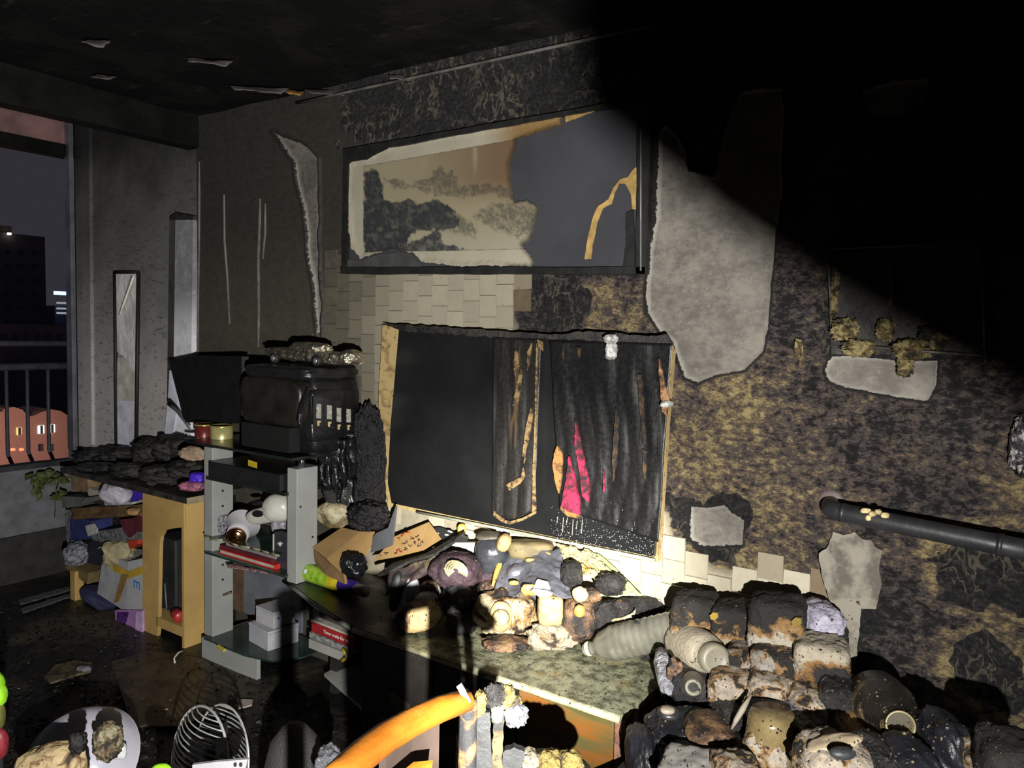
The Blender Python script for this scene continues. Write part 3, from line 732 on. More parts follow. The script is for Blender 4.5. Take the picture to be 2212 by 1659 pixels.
for k, poly in enumerate(([(1112, 755), (1117, 762), (1120, 790), (1112, 812), (1109, 790)], [(1124, 795), (1128, 802), (1118, 872), (1107, 877), (1115, 830)],
             [(1146, 880), (1151, 895), (1141, 950), (1132, 987), (1127, 985), (1136, 920)], [(1093, 1047), (1125, 1030), (1129, 1010), (1133, 1030), (1122, 1045), (1100, 1060)],
             [(1130, 1000), (1134, 988), (1131, 1002)], [(1138, 760), (1148, 740), (1145, 770), (1139, 800)], [(1160, 732), (1172, 738), (1172, 758), (1163, 748)])):
    plate('tan_sliver', pxpoly(poly, 2.296, 6, 0.7, k), (0, 0.006, 0), TAN, g1)
plate('tan_edge', pxpoly([(1158, 740), (1161, 745), (1158, 900), (1155, 1020), (1157, 1100), (1149, 1108), (1150, 1020), (1155, 900)], 2.298, 12, 0.7, 2), (0, 0.006, 0), TAN, g1)
plate('hem', pxpoly([(1066, 1104), (1069, 1108), (1090, 1124), (1103, 1126), (1130, 1118), (1156, 1104), (1156, 1110), (1130, 1124), (1102, 1133), (1086, 1129), (1065, 1113)], 2.292), (0, 0.008, 0), TAN, g1)
g2 = empty('burnt_garment', PY(1330, 1180, 2.31), 'wide burnt black garment with a torn pink patch over the right of the screen', 'clothing')
drape([(1188, 736), (1452, 742)], [(1212, 1098), (1424, 1170)], 2.322, 0.003, 3.2, CL2, 'cloth', g2, amp=0.010, seed=8, nu=70, nv=60, bow=0.0)
plate('pink_patch', pxpoly([(1242, 905), (1250, 940), (1262, 1000), (1274, 1050), (1270, 1086), (1257, 1070), (1249, 1010), (1240, 950)], 2.290, 8, 1.2, 3), (0, 0.008, 0), PINK, g2)
plate('pink_patch', pxpoly([(1228, 985), (1240, 1030), (1250, 1075), (1253, 1112), (1226, 1106), (1211, 1092), (1220, 1050)], 2.288, 8, 1.0, 5), (0, 0.008, 0), PINK, g2)
plate('hem', pxpoly([(1210, 1093), (1228, 1106), (1254, 1113), (1254, 1122), (1226, 1115), (1211, 1102)], 2.286, 6, 0.6, 2), (0, 0.008, 0), ORC, g2)
plate('tan_patch', pxpoly([(1203, 964), (1213, 978), (1214, 1000), (1211, 1040), (1206, 1066), (1198, 1040), (1193, 1005), (1197, 980)], 2.290, 7, 0.8, 4), (0, 0.008, 0), ORC, g2)
plate('pink_patch', pxpoly([(1303, 1015), (1306, 1020), (1306, 1062), (1302, 1060)], 2.290), (0, 0.006, 0), PINK, g2)
plate('orange_patch', pxpoly([(1422, 774), (1430, 800), (1435, 830), (1445, 858), (1440, 900), (1430, 888), (1427, 850), (1424, 815)], 2.288, 9, 1.0, 6), (0, 0.008, 0), burnt('peach_scorched_cloth', (0.32, 0.165, 0.085), (0.14, 0.07, 0.03), (0.014, 0.012, 0.010), scale=26, lo=0.34, hi=0.5), g2)
for k, poly in enumerate(([(1376, 808), (1386, 808), (1392, 900), (1396, 960), (1388, 960), (1382, 880)], [(1330, 880), (1336, 900), (1332, 1000), (1324, 1040), (1322, 980)], [(1388, 970), (1396, 975), (1396, 1040), (1389, 1030)],
                          [(1216, 740), (1219, 744), (1217, 780), (1214, 770)], [(1246, 748), (1254, 752), (1253, 775), (1248, 770)])):
    plate('scorched_streak', pxpoly(poly, 2.292, 10, 1.2, k + 9), (0, 0.006, 0), burnt('brown_scorch', (0.075, 0.045, 0.018), (0.03, 0.018, 0.010), (0.009, 0.008, 0.008), scale=30, lo=0.42, hi=0.6), g2)
MELT = plain('melted_clear_plastic', (0.30, 0.30, 0.285), 0.18, var=0.5, nscale=60, bump=0.8, bscale=60)
wp = empty('melted_wrapper', PY(1320, 775, 2.29), 'small crumpled melted white plastic scrap stuck at the top of the black garment', 'plastic scrap')
bpx('scrap', 1304, 722, 1336, 742, 2.285, MELT, 0.02, wp, amp=0.16, freq=5, seed=4, n=10)
bpx('scrap_tail', 1308, 738, 1333, 776, 2.288, MELT, 0.012, wp, amp=0.14, freq=5, seed=6, sq=3.2, n=10)
tag(bpx('melted_hook', 1426, 866, 1454, 880, 2.285, MELT, 0.012, amp=0.15, freq=4, seed=12, n=8, roll=-8), 'small shiny melted hook at the right edge of the television', 'hook')
DRIP = plain('pale_drip', (0.32, 0.29, 0.24), 0.3)
for k, (u, v, L) in enumerate(((1217, 1118, 32), (1226, 1118, 12), (1238, 1122, 34), (1247, 1125, 18), (1258, 1122, 30), (1205, 1116, 14))):
    tube('drip', [PY(u, v, 2.319), PY(u - 1, v + L * 0.5, 2.319), PY(u - 2, v + L, 2.319)], [0.0016, 0.0012, 0.002], DRIP, tv, n=5)

def glint_specks():  # pale specks drawn for the wet glints on the lower screen
    rs_ = random.Random(4); V = []; Fc = []
    for k in range(420):
        u = rs_.uniform(1190, 1412); v = 1205 - abs(rs_.gauss(0, 45)) - (1412 - u) * 0.16
        p_ = PY(u, v, 2.317); s = rs_.uniform(0.0006, 0.0022); n = len(V)
        V += [p_ + Vector((-s, 0, 0)), p_ + Vector((0, -0.002, s * 1.6)), p_ + Vector((s, 0, 0)), p_ + Vector((0, 0, -s * 1.4)), p_ + Vector((0, 0.004, 0))]
        Fc += [(n, n + 1, n + 2, n + 3), (n, n + 3, n + 4), (n + 2, n + 1, n + 4)]
    o = pyd('glint_specks', V, Fc, plain('pale_glint', (0.24, 0.24, 0.25), 0.4), tv); o['kind'] = 'stuff'
glint_specks()

# ---- framed landscape picture, right half of the paper burnt away
pic = empty('framed_picture', PY(1065, 592, 2.38), 'wide framed ink landscape, its paper torn and burnt away on the right', 'picture')
FRB = plain('charred_frame', (0.012, 0.012, 0.012), 0.55, var=0.4, nscale=20, bump=0.4)
BOARD = plain('bare_backing_board', (0.036, 0.036, 0.043), 0.8, var=0.18, nscale=4, bump=0.1)
plate('backing_board', pxpoly([(744, 326), (1404, 209), (1388, 588), (740, 588)], 2.384), (0, 0.010, 0), BOARD, pic)
for poly, y, th in (([(736, 577), (1393, 577), (1393, 592), (736, 592)], 2.362, 0.03), ([(1377, 214), (1408, 207), (1394, 592), (1373, 590)], 2.362, 0.03),
                ([(742, 322), (1408, 206), (1408, 215), (742, 336)], 2.362, 0.03), ([(742, 324), (753, 328), (747, 590), (737, 590)], 2.366, 0.026)):
    plate('frame_bar', pxpoly(poly, y, 30, 0.8, 3), (0, th, 0), FRB, pic)
tube('frame_lip', [PY(1384, v, 2.360) for v in (280, 400, 585)], 0.003, plain('worn_frame_edge', (0.16, 0.15, 0.15), 0.4), pic)
PAPER = [(751, 362), (766, 345), (791, 341), (815, 326), (846, 314), (852, 309), (1059, 278), (1218, 245), (1217, 271), (1165, 288), (1119, 303), (1119, 312), (1105, 352),
         (1107, 386), (1115, 436), (1141, 432), (1165, 446), (1155, 500), (1145, 520), (1132, 529), (1158, 566), (1150, 578), (1060, 574), (1000, 577), (912, 566), (897, 548), (870, 541), (820, 546), (780, 560), (760, 535),
         (755, 500), (754, 470), (747, 400)]
def make_paper():
    y = 2.379; st = 0.0024
    P = [PY(u, v, y) for u, v in PAPER]
    x0, x1 = min(p.x for p in P) - 0.01, max(p.x for p in P) + 0.01; z0, z1 = min(p.z for p in P) - 0.01, max(p.z for p in P) + 0.01
    xs = np.arange(x0, x1, st); zs = np.arange(z0, z1, st); X, Z = np.meshgrid(xs, zs)
    U, V = proj(X, np.full_like(X, y), Z)
    sd = sdist(U, V, PAPER) + (fbm(X * 60, Z * 60, 0 * X, 3, 3) - 0.5) * 6
    top = 360 - (U - 785) * 0.178
    inner = (U > 785) & (V > top) & (V < 545 - (U - 785) * 0.02)
    mount = np.stack([np.full_like(U, 0.46), np.full_like(U, 0.42), np.full_like(U, 0.32)], -1)
    mount *= (0.88 + 0.24 * fbm(X * 12, Z * 12, 0 * X, 5, 3))[..., None]
    k = sstep(1030, 1130, U)[..., None] * sstep(330, 300, V)[..., None]
    mount = mount * (1 - k) + np.array([0.28, 0.17, 0.06]) * k
    k = sstep(800, 1120, U)[..., None] * sstep(470, 380, V)[..., None]
    sky = np.array([0.36, 0.31, 0.20]) * (1 - k) + np.array([0.17, 0.105, 0.055]) * k
    st1 = (np.exp(-((U - 1027) / 5) ** 2) + 0.4 * np.exp(-((U - 918) / 7) ** 2))[..., None] * sstep(395, 330, V)[..., None]
    sky = sky * (1 - 0.6 * st1) + np.array([0.40, 0.34, 0.22]) * 0.6 * st1
    mist = sstep(470, 540, V)[..., None]
    sky = sky * (1 - mist) + np.array([0.40, 0.36, 0.27]) * mist
    ink = np.zeros_like(U)
    def reg(poly, dark, soft, fr, thr, seed, clump=0.0):
        nonlocal ink
        d = sdist(U, V, poly) + (fbm(U / 9, V / 9, 0 * U, seed, 4) - 0.5) * 20
        m = sstep(-soft, soft, d)
        tex = sstep(thr - 0.16, thr + 0.16, 0.5 * fbm(U / fr, V / fr * 0.7, 0 * U, seed + 3, 4) + 0.5 * fbm(U / fr / 3.2, V / fr / 2.2, 0 * U, seed + 5, 3))
        ink = np.maximum(ink, m * (clump + (1 - clump) * tex) * dark)
    reg([(787, 372), (812, 368), (826, 390), (830, 430), (850, 438), (880, 430), (905, 442), (940, 430), (985, 458), (1000, 480), (960, 500), (900, 495), (885, 520), (882, 545), (785, 548)], 1.0, 3, 4.5, 0.42, 2, 0.74)
    reg([(830, 388), (860, 388), (890, 400), (905, 385), (925, 392), (935, 372), (950, 362), (968, 375), (978, 370), (986, 380), (992, 400), (1040, 398), (1100, 408), (1115, 432), (1060, 418), (1000, 428), (950, 424), (900, 408), (850, 408)], 0.62, 3, 3.6, 0.47, 7, 0.22)
    reg([(1020, 466), (1050, 448), (1080, 438), (1112, 440), (1160, 452), (1150, 500), (1120, 512), (1060, 490)], 0.68, 7, 3.6, 0.46, 12, 0.25)
    reg([(880, 456), (990, 462), (1030, 492), (1034, 512), (985, 502), (920, 492)], 0.62, 7, 3.6, 0.47, 17, 0.2)
    reg([(880, 528), (915, 512), (935, 500), (948, 498), (962, 528), (1012, 540), (880, 548)], 0.95, 2.5, 4, 0.40, 23, 0.6)
    reg([(790, 440), (880, 440), (890, 500), (850, 520), (790, 520)], 0.55, 6, 3, 0.5, 31, 0.2)
    col = sky * (1 - ink[..., None]) + np.array([0.030, 0.034, 0.038]) * ink[..., None]
    img = np.where(inner[..., None], col, mount)
    line = (np.abs(V - top) < 0.9) & (U > 785); img[line] *= 0.6
    img[(np.abs(V - (545 - (U - 785) * 0.02)) < 0.9) & (U > 785)] *= 0.55
    img *= 0.70
    img *= (1 - 0.75 * sstep(10, 0, sd) * sstep(1085, 1115, U) )[..., None]
    idx = np.arange(X.size).reshape(X.shape)
    Fc = np.stack([idx[:-1, :-1], idx[:-1, 1:], idx[1:, 1:], idx[1:, :-1]], -1)
    keep = (sd[:-1, :-1] > 0) & (sd[1:, 1:] > 0)
    Fc = Fc[keep]
    used, inv = np.unique(Fc.ravel(), return_inverse=True); Fc = inv.reshape(-1, 4)
    Yr = y - 0.004 * fbm(X * 5, Z * 5, 0 * X, 9, 2) - 0.006 * sstep(14, 0, sd)
    co = np.stack([X, Yr, Z], -1).reshape(-1, 3)[used]
    me = bpy.data.meshes.new('picture_paper'); me.from_pydata(co.tolist(), [], Fc.tolist()); me.update()
    a = me.color_attributes.new('print', 'FLOAT_COLOR', 'POINT')
    cc_ = np.concatenate([img.reshape(-1, 3)[used], np.ones((len(used), 1))], 1); a.data.foreach_set('color', cc_.ravel())
    t = NT('printed_paper'); t.bump(t.noise(t.pos(), 60, 4), 0.1, 0.003); t.fin(t.attr('print')['Color'], 0.75)
    o = link('picture_paper', me, t.m, pic, True)
    md = o.modifiers.new('thickness', 'SOLIDIFY'); md.thickness = 0.0012; md.offset = -1
make_paper()
RTAN = plain('scorched_paper_strip', (0.36, 0.23, 0.075), 0.75, var=0.35, nscale=25)
plate('paper_remnant', pxpoly([(1372, 360), (1378, 366), (1375, 452), (1366, 454), (1363, 420), (1351, 397), (1337, 397), (1327, 416), (1321, 440), (1302, 450), (1290, 480), (1280, 530), (1276, 560),
      (1262, 560), (1270, 510), (1280, 470), (1292, 445), (1315, 430), (1325, 405), (1340, 388), (1357, 382)], 2.376, 9, 0.8, 2), (0, 0.003, 0), RTAN, pic)
plate('paper_remnant', pxpoly([(1221, 250), (1300, 233), (1275, 244), (1222, 263)], 2.372, 9, 0.8, 3), (0, 0.004, 0), RTAN, pic)
plate('charred_flap', pxpoly([(742, 338), (848, 316), (815, 330), (792, 344), (766, 349), (744, 352)], 2.370, 9, 1.0, 3), (0, 0.006, 0), FRB, pic)
plate('charred_flap', pxpoly([(745, 560), (780, 562), (820, 549), (870, 544), (898, 551), (912, 578), (745, 578)], 2.374, 9, 0.8, 5), (0, 0.005, 0), plain('sooty_card', (0.05, 0.05, 0.05), 0.8), pic)
plate('charred_flap', pxpoly([(1352, 460), (1368, 452), (1372, 580), (1345, 580), (1352, 530)], 2.370, 9, 0.8, 6), (0, 0.006, 0), FRB, pic)

# ---- black pipe running along the wall at the right
PIPE = plain('black_sooty_pipe', (0.022, 0.022, 0.024), 0.45, var=0.4, nscale=12, bump=0.35, bscale=30)
pp = empty('pipe', PY(1795, 1110, 2.40), 'thick black sooty pipe leaving the wall and running off to the right', 'pipe')
p0, p1, p2, p3_ = PY(1795, 1088, 2.41), PY(1795, 1098, 2.33), PY(1812, 1106, 2.305), PY(2310, 1207, 2.27)
tube('pipe_run', [p0, p1, (p1 + p2) / 2 + Vector((0, -0.012, 0)), p2, p2 * 0.66 + p3_ * 0.34, p2 * 0.33 + p3_ * 0.67, p3_], 0.0262, PIPE, pp, n=20)
tube('collar', [p2 + (p3_ - p2) * 0.010, p2 + (p3_ - p2) * 0.035], 0.0275, PIPE, pp, n=20)
tube('collar', [p2 + (p3_ - p2) * 0.72, p2 + (p3_ - p2) * 0.745], 0.0285, PIPE, pp, n=20)
lathe('flange', [(0.040, 0), (0.040, 0.006), (0.030, 0.010)], PY(1795, 1086, 2.40), plain('brown_flange', (0.10, 0.075, 0.07), 0.6), pp, rot=(90, 0, 0), n=24)
FLK = plain('ochre_flake', (0.50, 0.40, 0.20), 0.7, var=0.5, nscale=60)
for k, (u, v, w) in enumerate(((1870, 1103, 22), (1885, 1110, 16), (1897, 1106, 14), (1912, 1113, 18), (1876, 1119, 12))):
    tag(bpx('wallpaper_flake', u - w / 2, v - 6, u + w / 2, v + 6, 2.275, FLK, 0.012, amp=0.2, freq=4, seed=k + 3, n=6), ('ochre crumb nearest the wall end of the black pipe', 'second ochre crumb along the black pipe', 'third and smallest upper ochre crumb on the black pipe', 'ochre crumb farthest along the black pipe', 'ochre crumb low on the side of the black pipe')[k], 'flake', 'ochre crumbs on the pipe')

# ---- peeled flap of wallpaper and charred remains on the right
fl = NT('peeled_paper_back'); p = fl.pos(); zz = fl.sep(p)[2]
fc_ = fl.mix(fl.rng(fl.noise(p, 11, 5), 0.38, 0.6), (0.085, 0.075, 0.06), (0.22, 0.20, 0.16))
fc_ = fl.mix(fl.rng(fl.noise(p, 60, 5), 0.55, 0.75, 0, 0.5), fc_, (0.28, 0.26, 0.21))
fl.bump(fl.noise(p, 60, 5), 0.3, 0.004); FLAPM = fl.fin(fc_, 0.8)
FLAP = [(1800, 1150), (1822, 1156), (1845, 1150), (1862, 1165), (1880, 1165), (1890, 1180), (1905, 1190), (1898, 1230), (1904, 1262), (1893, 1316), (1860, 1316), (1856, 1370), (1850, 1420), (1845, 1458), (1838, 1440),
        (1830, 1395), (1815, 1350), (1800, 1315), (1785, 1275), (1775, 1240), (1768, 1210), (1768, 1195), (1785, 1185)]
FJ = jag(FLAP, 9, 1.3, 4)
plate('paper_flap', [PY(u, v, 2.382 - 0.00022 * (v - 1150) - 0.0004 * max(0, 1800 - u)) for u, v in FJ], (0, 0.003, 0), FLAPM, wall_back)
bxe = empty('burnt_fuse_box', PY(1955, 770, 2.40), 'charred square wall box with thin frame and melted yellow remains', 'fuse box')
plate('back_panel', pxpoly([(1790, 535), (2122, 522), (2125, 768), (1795, 765)], 2.386), (0, 0.01, 0), CHAR, bxe)
for a, b in (((1785, 538), (2115, 520)), ((2122, 520), (2128, 775)), ((1788, 535), (1796, 700)), ((1830, 745), (2125, 768)), ((1930, 565), (1926, 665))):
    tube('frame_bar', [PY(a[0], a[1], 2.375), PY((a[0] + b[0]) / 2, (a[1] + b[1]) / 2 + 1, 2.372), PY(b[0], b[1], 2.375)], 0.0042, plain('box_frame', (0.07, 0.062, 0.052), 0.4, var=0.6, nscale=40), bxe, n=6)
YEL = burnt('melted_yellow_plastic', (0.27, 0.22, 0.10), (0.10, 0.07, 0.03), (0.02, 0.016, 0.012), scale=38, lo=0.38, hi=0.58, rough=0.35, bump=1.0, bscale=70, gloss=True)
for k, (a, b, c, d, th) in enumerate(((1795, 560, 1812, 690, .02), (1800, 690, 1860, 735, .045), (1825, 735, 1905, 768, .05), (1920, 600, 1934, 665, .015), (1935, 735, 2025, 775, .05), (1940, 765, 1972, 812, .03), (1895, 690, 1935, 735, .03), (1988, 705, 2045, 735, .03), (2010, 720, 2045, 755, .03))):
    bpx('melted_remain', a, b, c, d, 2.376, YEL if k != 7 else CHAR, th * 0.5, bxe, amp=0.34, freq=6.5, seed=k + 20, sq=2.6, n=12)
tag(bpx('blistered_crust', 2186, 898, 2240, 1022, 2.375, burnt('blistered_crust', (0.35, 0.32, 0.30), (0.06, 0.05, 0.06), (0.012, 0.012, 0.016), scale=40, lo=0.45, hi=0.6, rough=0.3, bump=1.0, gloss=True), 0.05, amp=0.22, freq=5, seed=33, sq=2.8, n=14),
    'black and white blistered crust on the wall above the pipe', 'crust')
tag(plate('hanging_paper', [PY(u, v, 2.372) for u, v in jag([(1718, 730), (1732, 735), (1735, 760), (1730, 800), (1726, 790), (1716, 760)], 8, 1, 2)], (0, 0.004, 0), YEL, wall_back))

# ---- added unseen sheet, cut to shade the upper right of the wall
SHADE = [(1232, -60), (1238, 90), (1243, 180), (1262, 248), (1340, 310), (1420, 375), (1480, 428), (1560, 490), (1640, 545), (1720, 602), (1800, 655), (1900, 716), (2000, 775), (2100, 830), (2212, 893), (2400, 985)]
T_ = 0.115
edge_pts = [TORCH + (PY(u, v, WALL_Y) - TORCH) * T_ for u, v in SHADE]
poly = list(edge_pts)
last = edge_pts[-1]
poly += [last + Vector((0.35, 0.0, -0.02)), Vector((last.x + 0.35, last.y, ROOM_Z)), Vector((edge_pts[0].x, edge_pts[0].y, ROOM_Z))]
tag(plate('shadow_blocker', poly, (0.002, 0.010, 0), CHAR), 'unseen black sheet added beside the torch to shade the wall', 'light blocker')

# ---- loose flakes hanging off the ceiling
FLC = plain('ceiling_flake', (0.085, 0.075, 0.075), 0.8, var=0.4)
for k, (u, v, w, h, m, lab) in enumerate(((455, 137, 100, 18, FLC, 'pinkish grey flake hanging from the ceiling, nearest the camera of the ceiling flakes'), (640, 203, 34, 14, ORC, 'small orange scorched flake at the ceiling edge'),
                        (560, 196, 130, 14, FLC, 'long dark flake hanging left of the orange ceiling flake'), (720, 205, 130, 10, FLC, 'thin grey ceiling flake right of the orange one'), (870, 172, 60, 14, FLC, 'grey ceiling flake above the cracked strip of wall'),
                        (215, 95, 50, 22, FLC, 'ragged pale ceiling flake at the far left'), (230, 172, 45, 8, FLC, 'small ceiling flake above the balcony beam'))):
    c = PZ(u, v, ROOM_Z - 0.03); d = depth(c); ww = w * d / F_; ax = Vector((math.cos(YAW), math.sin(YAW), 0))
    tag(quad_sheet('ceiling_flake', [c - ax * ww / 2 + Vector((0, 0, 0.02)), c + ax * ww / 2 + Vector((0, 0, 0.012)), c + ax * ww * 0.4 + Vector((0.02, -0.03, -h * d / F_ * 0.6)), c - ax * ww * 0.3 + Vector((0.02, -0.05, -h * d / F_ * 0.4))],
               10, 5, m, 0.01, 3, k + 2, nrm=(0, 0, 1), thick=0.003), lab, 'flake')
# ================================================================== desk in the balcony bay
WOODY = plain('yellow_board', (0.44, 0.29, 0.10), 0.55, var=0.16, nscale=5, bump=0.08, dirt=0.0)
WOODD = burnt('sooted_desk_top', (0.06, 0.055, 0.045), (0.03, 0.027, 0.024), (0.008, 0.008, 0.008), scale=14, lo=0.35, hi=0.7, rough=0.5, bump=0.8, gloss=True)
DY = 2.09
dxl, dxr = PY(150, 1150, DY).x, PY(399, 1200, DY).x
dz = PY(385, 1068, DY).z
desk = empty('computer_desk', ((dxl + dxr) / 2, 2.25, 0), 'yellow wooden computer desk with a charred debris-strewn top', 'desk')
box('desk_top', dxl - 0.05, dxr + 0.05, DY - 0.02, 2.40, dz - 0.028, dz, WOODD, desk)
plate('top_edging', [Vector((dxr + 0.052, DY - 0.022, dz - 0.03)), Vector((dxr + 0.052, 2.3, dz - 0.03)), Vector((dxr + 0.052, 2.3, dz + 0.001)), Vector((dxr + 0.052, DY - 0.022, dz + 0.001))], (0.003, 0, 0),
      plain('pale_edging', (0.30, 0.24, 0.15), 0.6), desk)
plate('front_panel', [PY(u, v, DY) for u, v in ((308, 1062), (401, 1083), (401, 1138), (364, 1143), (353, 1148), (347, 1160), (345, 1175), (341, 1362), (336, 1399), (308, 1387))], (0, 0.018, 0), WOODY, desk)
box('side_panel', dxr - 0.018, dxr, DY - 0.004, 2.34, 0.0, dz - 0.029, WOODY, desk)
box('bottom_shelf', PY(312, 1360, DY).x, dxr - 0.019, DY + 0.02, 2.34, 0.075, 0.095, WOODY, desk)
box('bottom_rail', PY(337, 1395, DY).x, dxr - 0.019, DY, DY + 0.018, 0.05, 0.098, WOODY, desk)
box('leg', dxl, dxl + 0.05, DY, DY + 0.05, 0, PY(160, 1235, DY).z, WOODY, desk)
s1, s2 = PY(230, 1098, DY).z, PY(230, 1166, DY).z
box('shelf_board', dxl + 0.01, PY(307, 1100, DY).x, DY + 0.07, 2.36, s1 - 0.02, s1, WOODD, desk)
box('shelf_board', dxl + 0.01, PY(307, 1100, DY).x, DY + 0.09, 2.36, s2 - 0.02, s2, WOODD, desk)
box('back_board', dxl, dxr - 0.02, 2.37, 2.385, 0, dz - 0.03, SOOTD, desk)
# inside the desk bay
BLKBAG = plain('black_nylon', (0.020, 0.022, 0.021), 0.55, var=0.3, bump=0.4, bscale=50)
cpu = empty('computer_tower', PY(372, 1340, 2.2), 'black computer tower standing inside the yellow desk bay', 'computer')
box('case', PY(347, 1250, 2.2).x, PY(399, 1250, 2.2).x - 0.035, 2.17, 2.36, 0.0955, PY(370, 1160, 2.2).z, BLKBAG, cpu, 0.01)
tube('cable', [PY(356, 1260, 2.165), PY(360, 1310, 2.16), PY(356, 1335, 2.165)], 0.004, plain('grey_cable', (0.12, 0.12, 0.13), 0.5), cpu)
tc = empty('drink_can', PY(385, 1358, 2.14), 'red and cream drink can lying on the desk bottom shelf', 'can')
pcan = PY(384, 1352, 2.13); pcan.z = 0.0955 + 0.027
Rc = Vector((0.94, -0.3, 0)).to_track_quat('Z', 'Y').to_matrix()
lathe('can_body', [(0.020, -0.04), (0.026, -0.034), (0.026, 0.034), (0.021, 0.04)], pcan, plain('red_print', (0.42, 0.03, 0.035), 0.35, var=0.3), tc, R=Rc)
lathe('can_end', [(0.019, -0.043), (0.020, -0.040)], pcan, plain('cream_can_end', (0.55, 0.48, 0.36), 0.35), tc, R=Rc)

# papers, bags and boxes packed under the left half of the desk
YD = 2.13
def pq(u0_, v0_, u1_, v1_, y): return [PY(u0_, v0_, y), PY(u1_, v0_, y), PY(u1_, v1_, y), PY(u0_, v1_, y)]
def pbox(name, poly, y, dep, mat, label, cat, group=None, bev=0, step=None, amp=1.0):
    o = plate(name, pxpoly(poly, y, step, amp, len(poly) * 7), (0, dep, 0), mat)
    return tag(o, label, cat, group)
GREY = plain('grey_card', (0.12, 0.12, 0.115), 0.8, var=0.3)
PAPR = plain('pale_paper', (0.36, 0.35, 0.30), 0.8, var=0.2)
pbox('old_book', [(152, 1018), (158, 1016), (188, 1030), (190, 1062), (154, 1062)], YD, 0.10, plain('brown_book', (0.20, 0.13, 0.075), 0.8, var=0.4, dirt=0.3), 'brown scorched book upright at the left end of the desk shelf', 'book')
tag(bpx('crumpled_plastic_bag', 224, 1040, 292, 1090, YD + 0.02, plain('lavender_white_plastic', (0.36, 0.34, 0.40), 0.45, var=0.25, bump=0.5, bscale=20, bdist=0.02), 0.14, amp=0.14, freq=2.2, seed=5, sq=2.6, dent=0.1),
    'crumpled pale lavender plastic bag stuffed under the desk top', 'bag')
pbox('blue_folder', [(284, 1052), (309, 1060), (309, 1076), (281, 1085), (288, 1070)], YD - 0.005, 0.12, plain('bright_blue_plastic', (0.045, 0.012, 0.42), 0.5, var=0.2), 'bright blue folder beside the yellow desk panel', 'folder')
for k, (poly, m, lab) in enumerate((([(188, 1060), (193, 1054), (206, 1060), (228, 1056), (228, 1066), (192, 1072)], PAPR, 'cream paper stack left of the crumpled lavender bag'),
                    ([(173, 1086), (184, 1075), (229, 1070), (229, 1078), (185, 1086), (178, 1092)], GREY, 'grey papers curling below the cream paper stack'),
                    ([(224, 1083), (230, 1077), (254, 1082), (285, 1085), (285, 1090), (228, 1096)], PAPR, 'pale papers under the crumpled lavender bag'),
                    ([(134, 1072), (182, 1074), (180, 1090), (170, 1098), (134, 1097)], GREY, 'dark grey folder at the left end of the shelf'),
                    ([(226, 1100), (262, 1091), (307, 1078), (307, 1084), (262, 1097), (228, 1105)], PAPR, 'thin pale magazine edge above the brown cloth'))):
    pbox('paper_stack', poly, YD + 0.01 * k, 0.13, m, lab, 'papers', 'papers packed under the desk')
BRC = plain('brown_cloth', (0.12, 0.065, 0.025), 0.8, var=0.4)
tag(quad_sheet('brown_cloth', [PY(150, 1098, YD), PY(308, 1090, YD), PY(308, 1113, YD - 0.03), PY(160, 1122, YD - 0.03)], 30, 8, BRC, 0.018, 5, 4, thick=0.012, folds=2, fold=0.006), 'brown folded cloth along the middle of the desk shelf', 'cloth')
tag(bpx('tan_bundle', 275, 1097, 307, 1113, YD - 0.03, plain('tan_bundle', (0.34, 0.20, 0.08), 0.6, var=0.4), 0.06, amp=0.08, seed=4, n=8), 'small tan bundle next to the yellow panel', 'bundle')
nb = empty('navy_box', PY(178, 1165, YD), 'navy blue box with a white square label on the desk shelf', 'box')
plate('box_body', pxpoly([(150, 1120), (172, 1116), (196, 1126), (196, 1164), (152, 1168)], YD), (0, 0.12, 0), plain('navy_card', (0.022, 0.030, 0.12), 0.6, var=0.3), nb)
plate('label', pxpoly([(184, 1136), (202, 1131), (210, 1144), (208, 1152), (190, 1159)], YD - 0.012), (0, 0.006, 0), plain('white_label', (0.42, 0.41, 0.40), 0.7, var=0.15), nb)
tag(plate('red_flag', pxpoly([(258, 1122), (275, 1120), (308, 1113), (308, 1146), (292, 1150), (277, 1162), (268, 1150)], YD - 0.02, 9, 1.0, 5), (0, 0.02, 0), plain('maroon_cloth', (0.085, 0.010, 0.018), 0.75, var=0.3)), 'maroon cloth with a pointed corner hanging off the shelf', 'cloth')
CLEAR = plain('clear_crinkled_plastic', (0.22, 0.22, 0.26), 0.15, var=0.7, nscale=45, bump=1.0, bscale=35, bdist=0.03)
tag(bpx('clear_plastic_bag', 143, 1172, 192, 1220, YD - 0.02, CLEAR, 0.12, amp=0.2, freq=3, seed=9), 'shiny crinkled clear plastic bag at the left end of the desk', 'bag')
for k, (poly, lab) in enumerate((([(196, 1150), (262, 1140), (306, 1150), (306, 1166), (220, 1170), (200, 1166)], 'grey crumpled plastic wrap under the maroon cloth'), ([(140, 1100), (160, 1104), (156, 1180), (146, 1180)], 'strip of greyish plastic film hanging at the left of the shelf'))):
    tag(plate('plastic_wrap', pxpoly(poly, YD - 0.005 + 0.02 * k, 9, 1.5, k), (0, 0.05, 0), plain('grey_film', (0.15, 0.15, 0.16), 0.3, var=0.7, nscale=40, bump=0.8, bscale=40)), lab, 'plastic film')
pbox('black_box', [(190, 1175), (200, 1168), (226, 1172), (226, 1225), (186, 1215)], YD + 0.01, 0.12, plain('navy_black_card', (0.012, 0.013, 0.024), 0.7), 'black box leaning between the clear bag and the paper bag', 'box')
tag(tube('wooden_stick', [PY(203, 1188, YD - 0.01), PY(215, 1183, YD - 0.012), PY(227, 1179, YD - 0.01)], 0.003, PAPR), 'thin pale wooden stick lying across the black box', 'stick')
